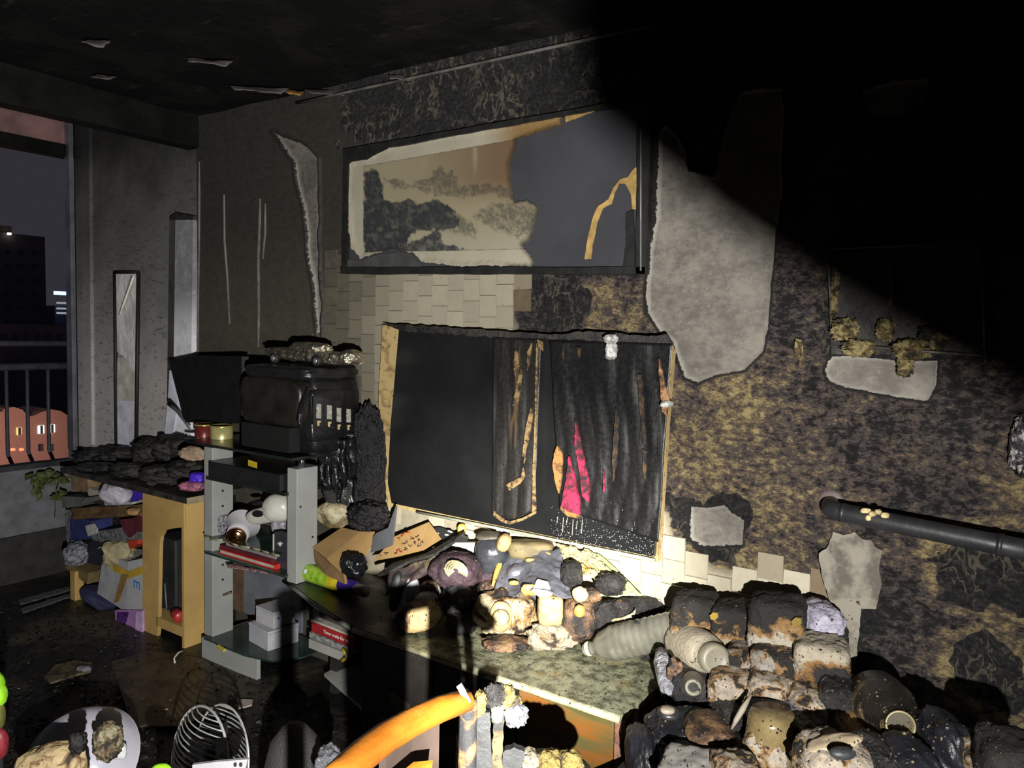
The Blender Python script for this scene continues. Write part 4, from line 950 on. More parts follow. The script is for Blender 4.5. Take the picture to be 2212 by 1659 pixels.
tag(bpx('paper_bag', 228, 1168, 288, 1224, YD + 0.01, plain('beige_paper_bag', (0.34, 0.29, 0.17), 0.8, var=0.35, bump=0.8, bscale=18, bdist=0.03), 0.13, amp=0.15, freq=2.4, seed=14, sq=3.2), 'crumpled beige paper bag on top of the white carton', 'bag')
pbox('red_tin', [(276, 1168), (296, 1166), (297, 1176), (284, 1186), (278, 1182)], YD - 0.02, 0.05, plain('red_tin', (0.36, 0.04, 0.02), 0.4), 'small red tin lid tucked behind the beige paper bag', 'tin')
pbox('wooden_tray', [(141, 1226), (148, 1212), (190, 1238), (188, 1262), (182, 1258)], YD - 0.02, 0.14, plain('olive_tray', (0.15, 0.11, 0.045), 0.7, var=0.4), 'olive brown wooden tray end sticking out under the clear bag', 'tray')
cart = empty('white_carton', PY(262, 1325, YD), 'white carton with yellow tape and a blue letter, beside the yellow desk panel', 'carton')
WCR = plain('white_card', (0.40, 0.40, 0.42), 0.75, var=0.12, nscale=8)
plate('carton_side', pxpoly([(222, 1205), (238, 1200), (276, 1215), (272, 1322), (210, 1282)], YD - 0.03), (0, 0.16, 0), plain('shaded_white_card', (0.33, 0.33, 0.35), 0.75, var=0.15), cart)
plate('carton_front', pxpoly([(276, 1213), (308, 1206), (308, 1320), (271, 1324)], YD - 0.035), (0, 0.16, 0), WCR, cart)
plate('tape', pxpoly([(238, 1214), (276, 1234), (308, 1223), (308, 1240), (276, 1250), (240, 1230)], YD - 0.038), (0, 0.004, 0), plain('yellow_tape', (0.46, 0.30, 0.035), 0.4), cart)
plate('tape', pxpoly([(262, 1240), (277, 1240), (256, 1300), (246, 1302)], YD - 0.040), (0, 0.004, 0), plain('brown_tape', (0.26, 0.16, 0.06), 0.4), cart)
text('letter', 'm', PY(288, 1269, YD - 0.040), (1, 0, 0), (0, 0, 1), 0.085, plain('blue_ink', (0.02, 0.14, 0.38), 0.6), cart)
tag(bpx('navy_cloth_bundle', 178, 1276, 256, 1345, YD + 0.01, plain('navy_cloth', (0.016, 0.018, 0.055), 0.85, var=0.3), 0.16, amp=0.1, freq=2, seed=3, roll=28, sq=2.6, zmin=0.004), 'dark navy cloth bundle on the floor left of the carton', 'cloth')
pb_ = empty('gift_bag', PY(276, 1388, YD - 0.02), 'mauve printed gift bag standing on the floor under the carton', 'bag')
plate('bag_front', pxpoly([(248, 1318), (308, 1318), (308, 1382), (292, 1382), (270, 1376), (250, 1360)], YD - 0.05), (0, 0.06, 0), plain('mauve_paper', (0.34, 0.18, 0.40), 0.6, var=0.25), pb_)
plate('printed_panel', pxpoly([(252, 1322), (278, 1322), (266, 1366), (252, 1350)], YD - 0.053), (0, 0.004, 0), plain('purple_print', (0.10, 0.03, 0.20), 0.5, var=0.8, nscale=60), pb_)
plate('bag_side', pxpoly([(294, 1322), (308, 1320), (308, 1385), (291, 1384)], YD - 0.056), (0, 0.004, 0), plain('pale_mauve', (0.52, 0.36, 0.58), 0.6), pb_)

# charred debris over the desk top
deb = [(165, 975, 240, 1010, 2.25, 'flat charred heap at the far left of the desk top'), (215, 965, 300, 1000, 2.33, 'charred heap below the narrow slot window'), (290, 950, 365, 1000, 2.3, 'charred heap right of the slot window film'),
       (335, 940, 430, 1000, 2.33, 'large charred cloth heap under the monitor'), (240, 1000, 330, 1035, 2.18, 'low wet charred crust along the desk front'), (310, 1005, 390, 1045, 2.17, 'wet black crust near the desk corner'),
       (170, 1000, 250, 1025, 2.15, 'charred strip at the front left of the desk top'), (365, 995, 440, 1030, 2.2, 'charred lump beside the grey shelf post')]
for k, (a, b, c, d, y, lab) in enumerate(deb):
    tag(bpx('charred_heap', a, b, c, d, y, CHAR, 0.14, amp=0.2, freq=3.2, seed=40 + k, sq=2.6, n=16, zmin=dz + 0.0005), lab, 'debris', 'charred heaps on the desk')
TANL = plain('tan_curled_card', (0.34, 0.24, 0.16), 0.7, var=0.4)
tag(bpx('curled_card', 388, 966, 442, 995, 2.14, TANL, 0.05, amp=0.2, freq=2.4, seed=7), 'tan curled scrap on the charred desk beside the shelf post', 'scrap')
tag(bpx('pink_packet', 388, 1040, 442, 1060, 2.11, plain('pink_packet', (0.34, 0.12, 0.19), 0.35, var=0.7, nscale=40), 0.07, amp=0.1, seed=8, sq=3, zmin=dz + 0.0005), 'wet pink packet at the desk corner', 'packet')
tag(bpx('blue_packet', 412, 1020, 442, 1042, 2.14, plain('bright_blue_plastic', (0.045, 0.012, 0.42), 0.5), 0.06, amp=0.06, seed=11, sq=4), 'small blue packet behind the pink one on the desk corner', 'packet')

# monitor
mon = empty('monitor', PY(440, 930, 2.25), 'black burnt computer monitor on the desk beside the printer', 'monitor')
MONB = plain('burnt_monitor', (0.008, 0.008, 0.009), 0.5, var=0.3, bump=0.3)
a, b, c, d = PY(364, 778, 2.30), PY(522, 770, 2.20), PY(522, 915, 2.22), PY(398, 912, 2.28)
plate('panel', [a, PY(425, 768, 2.26), b, c, d], (0.01, 0.03, 0), MONB, mon)
nb_ = PY(455, 905, 2.25)
tube('stand', [nb_ + Vector((0, 0.03, 0)), Vector((nb_.x, 2.3, (nb_.z + dz) / 2)), Vector((nb_.x, 2.3, dz + 0.02))], 0.02, MONB, mon)
lathe('base', [(0.09, 0), (0.085, 0.012), (0.03, 0.02)], Vector((nb_.x, 2.3, dz + 0.003)), MONB, mon)
tube('bent_bracket', [PY(366, 872, 2.22), PY(380, 885, 2.21), PY(395, 905, 2.2), PY(412, 930, 2.19)], [0.012, 0.008, 0.006, 0.004], SOOTP, mon, n=6)

# leafy plant on the parapet
LEAF = plain('dull_green_leaf', (0.065, 0.085, 0.022), 0.6, var=0.4)
pl_ = empty('leafy_branch', PX(122, 1075, -4.60), 'dull green leafy branch hanging off the left end of the desk', 'plant')
rs = random.Random(3)
tube('stem', [PY(170, 1032, DY + 0.03), PX(130, 1030, -4.62), PX(100, 1045, -4.72), PX(80, 1060, -4.74)], [0.006, 0.005, 0.004, 0.003], LEAF, pl_, n=6)
tube('stem', [PX(130, 1030, -4.62), PX(122, 1060, -4.66), PX(118, 1118, -4.68)], [0.004, 0.003, 0.002], LEAF, pl_, n=6)
for k in range(26):
    u, v = rs.uniform(70, 135), rs.uniform(1018, 1075)
    c = PX(u, v, -4.72 + rs.uniform(-0.06, 0.06)); L = rs.uniform(0.05, 0.085); w = L * 0.32
    dr = Vector((rs.uniform(-0.6, 0.6), rs.uniform(-1, 1), rs.uniform(-0.9, 0.2))).normalized(); sd_ = dr.cross(Vector((1, 0.2, 0.5))).normalized()
    pyd('leaf', [c, c + dr * L * 0.4 + sd_ * w, c + dr * L, c + dr * L * 0.4 - sd_ * w, c + dr * L * 0.45 + sd_.cross(dr) * 0.006], [(0, 1, 4), (1, 2, 4), (2, 3, 4), (3, 0, 4)], LEAF, pl_)

# ================================================================== grey shelf unit with glass shelves
GRP = plain('grey_post_paint', (0.28, 0.285, 0.275), 0.5, var=0.10, nscale=6, bump=0.05, dirt=0.05)
GLS = plain('black_glass', (0.010, 0.014, 0.012), 0.12, var=0.4, nscale=10, bump=0.06)
GGL = plain('dark_green_glass', (0.022, 0.042, 0.034), 0.15, var=0.4, nscale=12, bump=0.12, bscale=30, dirt=0.1)
EDG = plain('glass_edge', (0.30, 0.30, 0.17), 0.3, var=0.4)
CHR = plain('chrome', (0.65, 0.65, 0.68), 0.12, 1.0, var=0.1, bump=0)
SY = 2.10
CT = 0.47                                        # height of the low cabinet top
sh = empty('shelf_unit', (-2.85, 2.25, 0), 'grey shelf unit with dark glass shelves between the desk and the television', 'shelf')
lx0, lx1 = PY(441, 1150, SY).x, PY(459, 1150, SY).x
ly1 = PX(504, 1150, lx1).y
ltz = PY(459, 968, SY).z
box('post', lx0, lx1, SY, ly1, 0.10, ltz, GRP, sh, 0.003)
rx0, rx1 = PY(620, 1120, SY).x, PY(641, 1120, SY).x
ry1 = PX(686, 1120, rx1).y
rtz = PY(620, 1010, SY).z
box('post', rx0, rx1, SY, ry1, CT + 0.002, rtz, GRP, sh, 0.003)
HOLE = plain('peg_hole', (0.02, 0.018, 0.016), 0.8)
for vv in (1060, 1093, 1220, 1252):
    lathe('peg_hole', [(0.006, 0), (0.006, 0.0015)], PX(481, vv, lx1), HOLE, sh, rot=(0, 90, 0), n=10)
for uu, vv in ((649, 1095), (675, 1160)):
    lathe('peg_hole', [(0.005, 0), (0.005, 0.0015)], PX(uu, vv, rx1), HOLE, sh, rot=(0, 90, 0), n=10)
tube('shelf_peg', [PX(482, 1285, lx1), PX(500, 1280, lx1 + 0.04)], 0.005, plain('rusty_peg', (0.12, 0.08, 0.05), 0.5), sh)
TOPZ = PY(640, 985, SY - 0.02).z
box('glass_top', lx0 - 0.03, rx1 + 0.05, SY - 0.07, 2.38, TOPZ - 0.012, TOPZ, GLS, sh)
for (px_, py_) in (((lx0 + lx1) / 2, SY + 0.04), ((rx0 + rx1) / 2, SY + 0.05)):
    z0_ = rtz if px_ > -2.8 else ltz
    lathe('chrome_peg', [(0.016, 0), (0.016, max(0.004, TOPZ - 0.0125 - z0_))], Vector((px_, py_, z0_)), CHR, sh)
g1z, g2z, g3z = PY(547, 1047, SY).z, PY(500, 1170, SY).z, PY(545, 1217, SY).z
box('glass_shelf', lx1 - 0.02, rx0 + 0.01, SY - 0.02, 2.37, g1z - 0.014, g1z, GLS, sh)
broken = [(lx1 - 0.05, 2.37), (lx1 - 0.05, SY - 0.01)] + [(lx1 - 0.05 + (rx0 - lx1) * k / 8, SY - 0.02 - 0.02 * math.sin(k * 1.9) * (k % 3) / 2 + 0.004 * k) for k in range(1, 9)] + [(rx0 - 0.03, 2.37)]
plate('glass_shelf', [Vector((x, y, g2z - 0.006)) for x, y in broken], (0, 0, 0.006), GGL, sh)
for k in range(1, len(broken) - 2):
    tube('broken_edge', [Vector((broken[k][0], broken[k][1], g2z - 0.004)), Vector((broken[k + 1][0], broken[k + 1][1], g2z - 0.004))], 0.0045, EDG, sh, n=5)
box('glass_shelf', lx1 - 0.03, rx0 + 0.01, SY - 0.02, 2.37, g3z - 0.010, g3z, GGL, sh)
bxl, bxr = PY(436, 1425, SY - 0.02).x, PY(548, 1480, SY - 0.02).x
box('base_board', bxl, bxr + 0.02, SY - 0.02, SY, 0.0, 0.095, GRP, sh)
box('base_side', bxl, bxl + 0.02, SY, 2.36, 0.0, 0.095, GRP, sh)
plate('base_glass', [Vector((x, y, 0.096)) for x, y in ((bxl + 0.03, 2.36), (bxl + 0.03, SY - 0.03), (bxr - 0.05, SY - 0.035), (bxr + 0.10, SY), (bxr + 0.17, SY + 0.1), (bxr + 0.18, 2.36))], (0, 0, 0.008), GGL, sh)
box('back_panel', PY(527, 1300, 2.37).x, PY(650, 1300, 2.37).x, 2.372, 2.384, 0.105, g3z - 0.01, plain('blue_grey_panel', (0.15, 0.165, 0.20), 0.5, var=0.3, nscale=4), sh)
box('back_panel', PY(500, 1300, 2.37).x, PY(527, 1300, 2.37).x, 2.370, 2.384, 0.105, g3z - 0.01, plain('brown_panel', (0.11, 0.07, 0.04), 0.7, var=0.3), sh)

# set-top player on the upper glass
dv = empty('disc_player', ((lx1 + rx0) / 2, 2.2, g1z), 'flat black disc player with a yellow sticker on the upper glass shelf', 'disc player')
box('player_body', lx1 + 0.012, rx0 - 0.01, SY - 0.03, 2.33, g1z + 0.0005, g1z + 0.075, plain('black_plastic', (0.012, 0.012, 0.013), 0.3, bump=0.3, bscale=40), dv, 0.005)
plate('sticker', [PY(536, 993, SY - 0.032), PY(555, 999, SY - 0.032), PY(555, 1012, SY - 0.032), PY(536, 1006, SY - 0.032)], (0, 0.001, 0), plain('yellow_sticker', (0.50, 0.36, 0.02), 0.5), dv)
# tins on the glass top
for (u, v, r, h, m, lab) in ((479, 947, 0.05, 0.062, plain('yellow_tin', (0.42, 0.38, 0.16), 0.35, 0.3, var=0.2), 'open yellow tape tin on the black glass top'), (441, 943, 0.042, 0.06, plain('dark_red_tin', (0.13, 0.02, 0.018), 0.35, 0.2, var=0.4), 'open dark red tin left of the yellow one')):
    c = PZ(u, v, TOPZ + 0.001); e = empty('tin', c, lab, 'tin')
    lathe('tin_body', [(r, 0), (r, h), (r * 0.93, h), (r * 0.93, h * 0.4), (0.001, h * 0.4)], c, m, e, cap=False)
    lathe('rim', [(r * 1.03, h - 0.006), (r * 1.03, h), (r * 0.95, h + 0.001), (r * 0.95, h - 0.006)], c, plain('brass_rim', (0.5, 0.42, 0.12), 0.25, 0.6), e, cap=False)
WHT = plain('white_paper_scrap', (0.55, 0.54, 0.50), 0.7, var=0.15)
tag(plate('paper_scrap', [PZ(548, 936, TOPZ + 0.04), PZ(575, 932, TOPZ + 0.05), PZ(598, 938, TOPZ + 0.045), PZ(578, 945, TOPZ + 0.035), PZ(550, 944, TOPZ + 0.03)], (0, 0, 0.002), WHT), 'torn white paper in the printer output slot', 'paper')
tag(obox('metal_clip', PZ(600, 947, TOPZ + 0.02), (0.10, 0.025, 0.02), plain('pale_metal', (0.45, 0.44, 0.40), 0.35, 0.5), rot=(0, -4, 20), bevel=0.003), 'pale metal clip lying in front of the printer', 'clip')

# printer
pr = empty('printer', (-2.55, 2.18, TOPZ), 'melted black inkjet printer with four ink tanks in its side', 'printer')
PRB = plain('melted_printer_black', (0.010, 0.010, 0.011), 0.30, var=0.4, nscale=9, bump=0.45, bscale=25, bdist=0.01)
PRF = plain('melted_printer_brown', (0.014, 0.012, 0.010), 0.36, var=0.4, bump=0.4)
PYF = 2.03
xa, xb = PY(514, 880, PYF).x, PY(652, 880, PYF).x
yr = min(2.355, PX(803, 880, xb).y)
ptz = PY(650, 815, PYF).z
def rbox(nm, x0, x1, y0, y1, z0, z1, m, seed, amp=0.02, sq=9):
    return blob(nm, ((x0 + x1) / 2, (y0 + y1) / 2, (z0 + z1) / 2), (x1 - x0, y1 - y0, z1 - z0), m, pr, sq=sq, amp=amp, freq=2.2, seed=seed, n=18)
zl = TOPZ + 0.10
rbox('body', xa, xb, PYF + 0.06, yr, TOPZ + 0.001, ptz, PRB, 3, 0.012)
rbox('front_cover', xa + 0.005, xb - 0.02, PYF - 0.005, PYF + 0.10, zl + 0.02, ptz - 0.01, PRF, 6, 0.03, 6)
rbox('lid', xa - 0.005, xb + 0.008, PYF + 0.01, yr + 0.005, ptz - 0.02, ptz + 0.038, PRB, 9, 0.02, 6)
rbox('tank_door', xb - 0.06, xb + 0.004, PYF + 0.05, yr - 0.01, TOPZ + 0.06, ptz - 0.05, PRB, 12, 0.01, 9)
box('output_slot', xa + 0.03, xb - 0.07, PYF - 0.004, PYF + 0.05, TOPZ + 0.02, zl + 0.02, plain('slot_black', (0.004, 0.004, 0.004), 0.7), pr)
LAB = plain('tank_label', (0.33, 0.33, 0.29), 0.6, var=0.6, nscale=150)
for (u0_, v0_, u1_, v1_) in ((684, 872, 694, 903), (707, 875, 717, 905), (728, 881, 737, 911), (749, 883, 758, 912)):
    x = xb + 0.014
    tk = plate('ink_tank', [PX(u0_ - 7, v0_ - 16, x - 0.006), PX(u1_ + 4, v0_ - 14, x - 0.006), PX(u1_ + 4, v1_ + 16, x - 0.006), PX(u0_ - 7, v1_ + 14, x - 0.006)], (-0.012, 0, 0), plain('tank_black', (0.010, 0.010, 0.011), 0.2), pr)
    plate('label', [PX(u0_, v0_, x - 0.004), PX(u1_, v0_ + 1, x - 0.004), PX(u1_, v1_ + 1, x - 0.004), PX(u0_, v1_, x - 0.004)], (-0.002, 0, 0), LAB, tk)
    plate('clip', [PX(u0_ + 2, v1_ + 6, x - 0.003), PX(u1_ - 1, v1_ + 6, x - 0.003), PX(u1_ - 1, v1_ + 10, x - 0.003), PX(u0_ + 6, v1_ + 10, x - 0.003), PX(u0_ + 6, v1_ + 17, x - 0.003), PX(u0_ + 2, v1_ + 17, x - 0.003)], (-0.002, 0, 0),
          plain('tan_clip', (0.48, 0.36, 0.2), 0.5), tk)
GLOSS = plain('glossy_melt', (0.008, 0.008, 0.010), 0.2, var=0.4, nscale=20, bump=0.7, bscale=28, bdist=0.012)
for k in range(6):
    u = 655 - k * 0.5; tube('melted_fold', [PX(664 - k * 3, 838 + k * 7, xb + 0.02), PX(655 - k * 2, 880 + k * 6, xb + 0.022), PX(650 + k * 2, 930 + k * 5, xb + 0.012)], [0.006, 0.009, 0.005], GLOSS, pr, n=6)

# melted plastic running down from the printer
md_ = empty('melted_plastic_mass', PY(740, 1090, 2.22), 'glossy black melted plastic hanging in ribs behind the grey shelf post', 'melted plastic')
for k, (u, v0_, v1_, r) in enumerate(((697, 950, 1040, .020), (712, 950, 1058, .018), (727, 948, 1062, .019), (742, 950, 1050, .018), (760, 945, 1035, .024), (703, 1030, 1075, .014), (733, 1040, 1085, .014))):
    P_ = [PY(u + math.sin(k + j) * 2, v0_ + (v1_ - v0_) * j / 6, 2.24 - 0.01 * math.sin(j * 1.3 + k)) for j in range(7)]
    tube('drip', P_, [r * (1 - 0.05 * j + 0.12 * math.sin(j * 2.1 + k)) for j in range(7)], GLOSS, md_, n=10)
bpx('melted_web', 688, 935, 800, 1010, 2.27, GLOSS, 0.06, md_, amp=0.14, freq=3, seed=4, sq=3)
bpx('melted_film', 700, 1020, 785, 1110, 2.29, plain('smoky_film', (0.03, 0.032, 0.032), 0.2, var=0.5, bump=0.5, bscale=14, bdist=0.02), 0.05, md_, amp=0.12, freq=2, seed=8, sq=2.6)
ROUGHM = plain('bubbled_black_crust', (0.008, 0.0075, 0.009), 0.28, var=0.5, nscale=40, bump=1.0, bscale=48, bdist=0.02)
tag(bpx('bubbled_crust', 762, 885, 836, 1140, 2.325, ROUGHM, 0.09, amp=0.16, freq=3.6, seed=6, sq=2.6, n=24), 'rough bubbled black crust column between printer and television', 'crust')
tag(bpx('bubbled_lump', 755, 1085, 838, 1142, 2.26, ROUGHM, 0.12, amp=0.2, freq=4, seed=16, sq=2.5, n=18), 'bubbled black lump at the foot of the crust column', 'crust')
tag(bpx('yellowed_bag', 686, 1080, 760, 1140, 2.27, burnt('yellowed_bag', (0.34, 0.30, 0.18), (0.16, 0.12, 0.06), (0.03, 0.03, 0.02), scale=14, lo=0.36, hi=0.56, rough=0.4, bump=0.3), 0.09, amp=0.08, freq=2, seed=3), 'yellowed plastic bag right of the tall grey post', 'bag')

# toy car on the printer
car = empty('toy_car', (-2.5, 2.2, ptz + 0.04), 'silver melted toy car on top of the printer', 'toy car')
SIL = plain('tarnished_silver', (0.62, 0.57, 0.45), 0.27, 0.95, var=0.5, nscale=26, bump=0.9, bscale=32, bdist=0.02)
CY = 2.14
c0, c1 = PY(570, 775, CY), PY(748, 785, CY); ctop = ptz + 0.036
bl_ = (c1.x - c0.x)
blob('car_body', ((c0.x + c1.x) / 2, CY + 0.05, ctop + 0.042), (bl_, 0.10, 0.050), SIL, car, sq=4, amp=0.07, freq=4, seed=3, n=20, rot=(0, 2, 4))
blob('cabin', ((c0.x * 0.52 + c1.x * 0.48), CY + 0.05, ctop + 0.075), (bl_ * 0.42, 0.085, 0.045), SIL, car, sq=3, amp=0.14, freq=4, seed=8, n=14)
blob('bonnet_end', (c1.x - 0.02, CY + 0.045, ctop + 0.045), (0.08, 0.10, 0.06), SIL, car, sq=2.5, amp=0.10, freq=4, seed=18, n=12)
for xx in (0.15, 0.67):
    for yy in (CY - 0.002, CY + 0.10):
        w = lathe('wheel', [(0.010, -0.012), (0.022, -0.010), (0.022, 0.010), (0.010, 0.012)], (c0.x + bl_ * xx, yy, ctop + 0.026), plain('toy_tyre', (0.012, 0.012, 0.012), 0.6), car, rot=(90, 0, 0), n=20)
        lathe('hub', [(0.013, 0.0115), (0.013, 0.014), (0.004, 0.016)], (c0.x + bl_ * xx, yy, ctop + 0.026), plain('toy_hub', (0.5, 0.5, 0.55), 0.25, 0.8), w, rot=(90, 0, 0), n=14)
tag(bpx('gold_scrap', 745, 762, 785, 776, 2.2, plain('gold_scrap', (0.45, 0.30, 0.10), 0.35, 0.4, var=0.5), 0.04, amp=0.14, seed=6, n=8, zmin=ptz + 0.03), 'small golden melted scrap behind the toy car', 'scrap')

# things on the middle glass shelves
WPL = plain('white_plastic', (0.46, 0.45, 0.41), 0.35, var=0.12, nscale=10, bump=0.15)
he = empty('white_power_tool', PY(580, 1150, 2.16), 'white plastic appliance with dark oval vents on the broken glass shelf', 'appliance')
bpx('dome', 568, 1066, 640, 1128, 2.20, WPL, 0.12, he, sq=2.3, amp=0.02, seed=3)
c = PY(568, 1112, 2.15)
blob('handle_plate', PY(570, 1113, 2.16), (0.20, 0.05, 0.075), WPL, he, R=rotm(0, 0, 10) @ rotm(0, -16, 0) @ rotm(18, 0, 0), sq=2.4, amp=0.02, seed=5)
for (u, v) in ((557, 1110), (556, 1087)):
    blob('vent', PY(u, v, 2.128 + (0.02 if v < 1100 else 0)), (0.058, 0.012, 0.030 if v > 1100 else 0.02), plain('vent_black', (0.012, 0.012, 0.016), 0.25), he, R=rotm(0, 0, 20) @ rotm(0, -8, 0), sq=2, amp=0.0, n=8)
cyl = empty('copper_ended_lamp', PY(535, 1168, 2.12), 'white round lamp head with a copper coloured end lying on the shelf', 'lamp head')
ax = (Vector((0.55, -0.75, -0.28))).normalized(); Rl = ax.to_track_quat('Z', 'Y').to_matrix()
o_ = PY(526, 1132, 2.19)
lathe('reflector', [(0.078, 0), (0.076, 0.004), (0.062, 0.03), (0.050, 0.07), (0.048, 0.10), (0.001, 0.101)], o_, plain('white_enamel', (0.46, 0.46, 0.48), 0.3, var=0.1), cyl, R=Rl)
lathe('copper_cap', [(0.045, 0), (0.045, 0.016), (0.040, 0.022), (0.036, 0.016), (0.030, 0.016), (0.028, 0.020), (0.001, 0.021)], o_ + ax * 0.10, plain('copper', (0.72, 0.36, 0.20), 0.18, 1.0, var=0.2), cyl, R=Rl)
tag(bpx('crumpled_foil_pack', 468, 1112, 502, 1150, 2.16, plain('speckled_foil', (0.20, 0.19, 0.22), 0.35, var=0.9, nscale=90, bump=0.6), 0.05, amp=0.03, seed=4, sq=6, n=10), 'speckled grey foil pack beside the left shelf post', 'packet')
bk = [((497, 1178), (592, 1200), 0.020, plain('grey_book', (0.22, 0.20, 0.21), 0.6), 'thin grey book topmost on the lower glass shelf'), ((490, 1183), (588, 1208), 0.020, plain('maroon_book', (0.10, 0.015, 0.02), 0.5), 'maroon book in the middle of the small book pile')]
zb_ = g3z + 0.0005
rb = empty('red_book', PY(560, 1210, 2.12), 'red-covered book at the bottom of the small book pile', 'book')
bxa, bxb_ = lx1 + 0.05, rx0 - 0.08
box('pages', bxa, bxb_ - 0.006, SY + 0.005, 2.33, zb_ + 0.003, zb_ + 0.017, PAPR, rb)
box('cover', bxa - 0.004, bxb_, SY, 2.335, zb_, zb_ + 0.003, plain('red_cover', (0.55, 0.03, 0.02), 0.45), rb)
box('cover', bxa - 0.004, bxb_, SY, 2.335, zb_ + 0.017, zb_ + 0.020, plain('red_cover', (0.55, 0.03, 0.02), 0.45), rb)
box('spine', bxb_ - 0.004, bxb_, SY, 2.335, zb_ + 0.003, zb_ + 0.017, plain('red_cover', (0.55, 0.03, 0.02), 0.45), rb)
tag(box('maroon_book', bxa - 0.01, bxb_ - 0.03, SY + 0.01, 2.33, zb_ + 0.0205, zb_ + 0.036, plain('maroon_book', (0.10, 0.015, 0.02), 0.5), None, 0.002), 'maroon book lying on the red one', 'book', 'books on the lower glass shelf')
tag(box('grey_book', bxa + 0.02, bxb_ - 0.02, SY + 0.02, 2.33, zb_ + 0.0365, zb_ + 0.050, plain('grey_book', (0.22, 0.20, 0.21), 0.6), None, 0.002), 'thin grey book on top of the maroon one', 'book', 'books on the lower glass shelf')
db = empty('black_gift_box', PY(606, 1205, 2.09), 'small black box with a white emblem beside the right grey post', 'box')
xq0, xq1 = PY(590, 1180, SY + 0.03).x, PY(619, 1180, SY + 0.03).x
box('box_body', xq0 + 0.005, xq1 + 0.01, SY + 0.03, SY + 0.07, g3z + 0.0005, PY(600, 1152, SY + 0.03).z, plain('black_card_box', (0.030, 0.030, 0.040), 0.45, var=0.2), db, 0.002)
box('white_edge', xq0, xq0 + 0.006, SY + 0.028, SY + 0.07, g3z + 0.0005, PY(600, 1156, SY + 0.03).z, WHT, db)
ey = SY + 0.029
plate('emblem', [PY(u, v, ey) for u, v in ((599, 1174), (605, 1170), (611, 1174), (608, 1177), (605, 1181), (602, 1177))], (0, 0.001, 0), WHT, db)
tag(quad_sheet('pink_leaflet', [PY(487, 1216, 2.13), PY(590, 1232, 2.13), PY(590, 1240, 2.10), PY(492, 1226, 2.10)], 20, 5, plain('pinkish_leaflet', (0.30, 0.17, 0.17), 0.6, var=0.7, nscale=40), 0.012, 4, 3, thick=0.004, nrm=(0, -0.3, 1)), 'crumpled pinkish leaflet tucked below the lower glass shelf', 'leaflet')
tag(bpx('blue_yellow_packet', 588, 1110, 622, 1150, 2.24, plain('blue_yellow_packet', (0.22, 0.21, 0.24), 0.5, var=0.8, nscale=60), 0.06, amp=0.05, seed=9, sq=5, n=8), 'printed grey packet behind the black emblem box', 'packet')
BXM = plain('white_carton_card', (0.40, 0.395, 0.42), 0.65, var=0.10)
def crate(nm, pc, size, rz, lab, zb, grp):
    e = empty(nm, (pc.x, pc.y, zb), lab, 'box', grp)
    obox('box_body', (pc.x, pc.y, zb + size[2] * 0.42), (size[0], size[1], size[2] * 0.84), BXM, e, (0, 0, rz), 0.002)
    obox('box_lid', (pc.x, pc.y, zb + size[2] * 0.93), (size[0] * 1.015, size[1] * 1.015, size[2] * 0.14), BXM, e, (0, 0, rz), 0.002)
    return e
pA = PZ(543, 1412, 0.16); pA = Vector((-2.80, 2.235, 0))
zA = 0.1045
e1 = crate('white_box', pA, (0.165, 0.155, 0.088), -8, 'lower of the two small white boxes on the shelf base', zA, 'white boxes on the shelf base')
e2 = crate('white_box', pA + Vector((0.0, 0.01, 0)), (0.135, 0.115, 0.075), -4, 'upper of the two small white boxes, with a tiny blue mark', zA + 0.0885, 'white boxes on the shelf base')
lathe('blue_mark', [(0.006, 0), (0.006, 0.001)], pA + Vector((0.0685, -0.03, zA + 0.0885 + 0.045)), plain('blue_mark', (0.03, 0.12, 0.5), 0.5), e2, rot=(0, 90, 0), n=12)
tag(obox('yellow_marker', PZ(478, 1400, 0.112), (0.07, 0.014, 0.012), plain('yellow_marker', (0.55, 0.48, 0.04), 0.4), rot=(0, 0, -10), bevel=0.003), 'short yellow marker on the shelf base glass', 'marker')
tag(bpx('brown_carton_scrap', 484, 1358, 512, 1395, 2.3, plain('brown_card', (0.20, 0.12, 0.055), 0.8), 0.05, sq=5, amp=0.04, seed=3, n=8), 'brown cardboard scrap behind the white boxes', 'cardboard')
# ================================================================== low television cabinet and what lies on it
t = NT('wet_stone_top'); p = t.pos()
n1 = t.noise(p, 26, 8, 0.72); n2 = t.noise(p, 7, 5); n3 = t.noise(p, 70, 4)
c = t.mix(t.rng(n1, 0.38, 0.6), (0.060, 0.062, 0.040), (0.26, 0.265, 0.175))
c = t.mix(t.rng(n2, 0.56, 0.66, 0, 0.6), c, (0.26, 0.19, 0.07))
c = t.mix(t.rng(n3, 0.60, 0.66), c, (0.014, 0.014, 0.012))
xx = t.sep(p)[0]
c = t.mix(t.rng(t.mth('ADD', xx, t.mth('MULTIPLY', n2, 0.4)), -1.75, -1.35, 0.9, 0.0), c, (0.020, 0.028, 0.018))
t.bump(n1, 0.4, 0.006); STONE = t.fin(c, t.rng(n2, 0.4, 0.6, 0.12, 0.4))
cab = empty('television_cabinet', (-1.75, 2.2, 0), 'low television cabinet with a wet stone-patterned top covered in burnt things', 'cabinet')
fp = [PZ(u, v, CT) for u, v in ((613, 1249), (645, 1272), (676, 1297), (720, 1326), (765, 1354), (1340, 1546))]
cr = fp[-1]
top = [Vector((fp[0].x - 0.06, 2.385, CT))] + fp + [Vector((cr.x + 0.03, 2.385, CT))]
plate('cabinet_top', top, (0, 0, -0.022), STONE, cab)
tube('top_edging', [fp[4] + Vector((0, -0.003, -0.011)), fp[5] + Vector((0, -0.003, -0.011))], 0.011, plain('pale_edge_strip', (0.33, 0.31, 0.20), 0.4, var=0.4, nscale=30, dirt=0.3), cab, n=6)
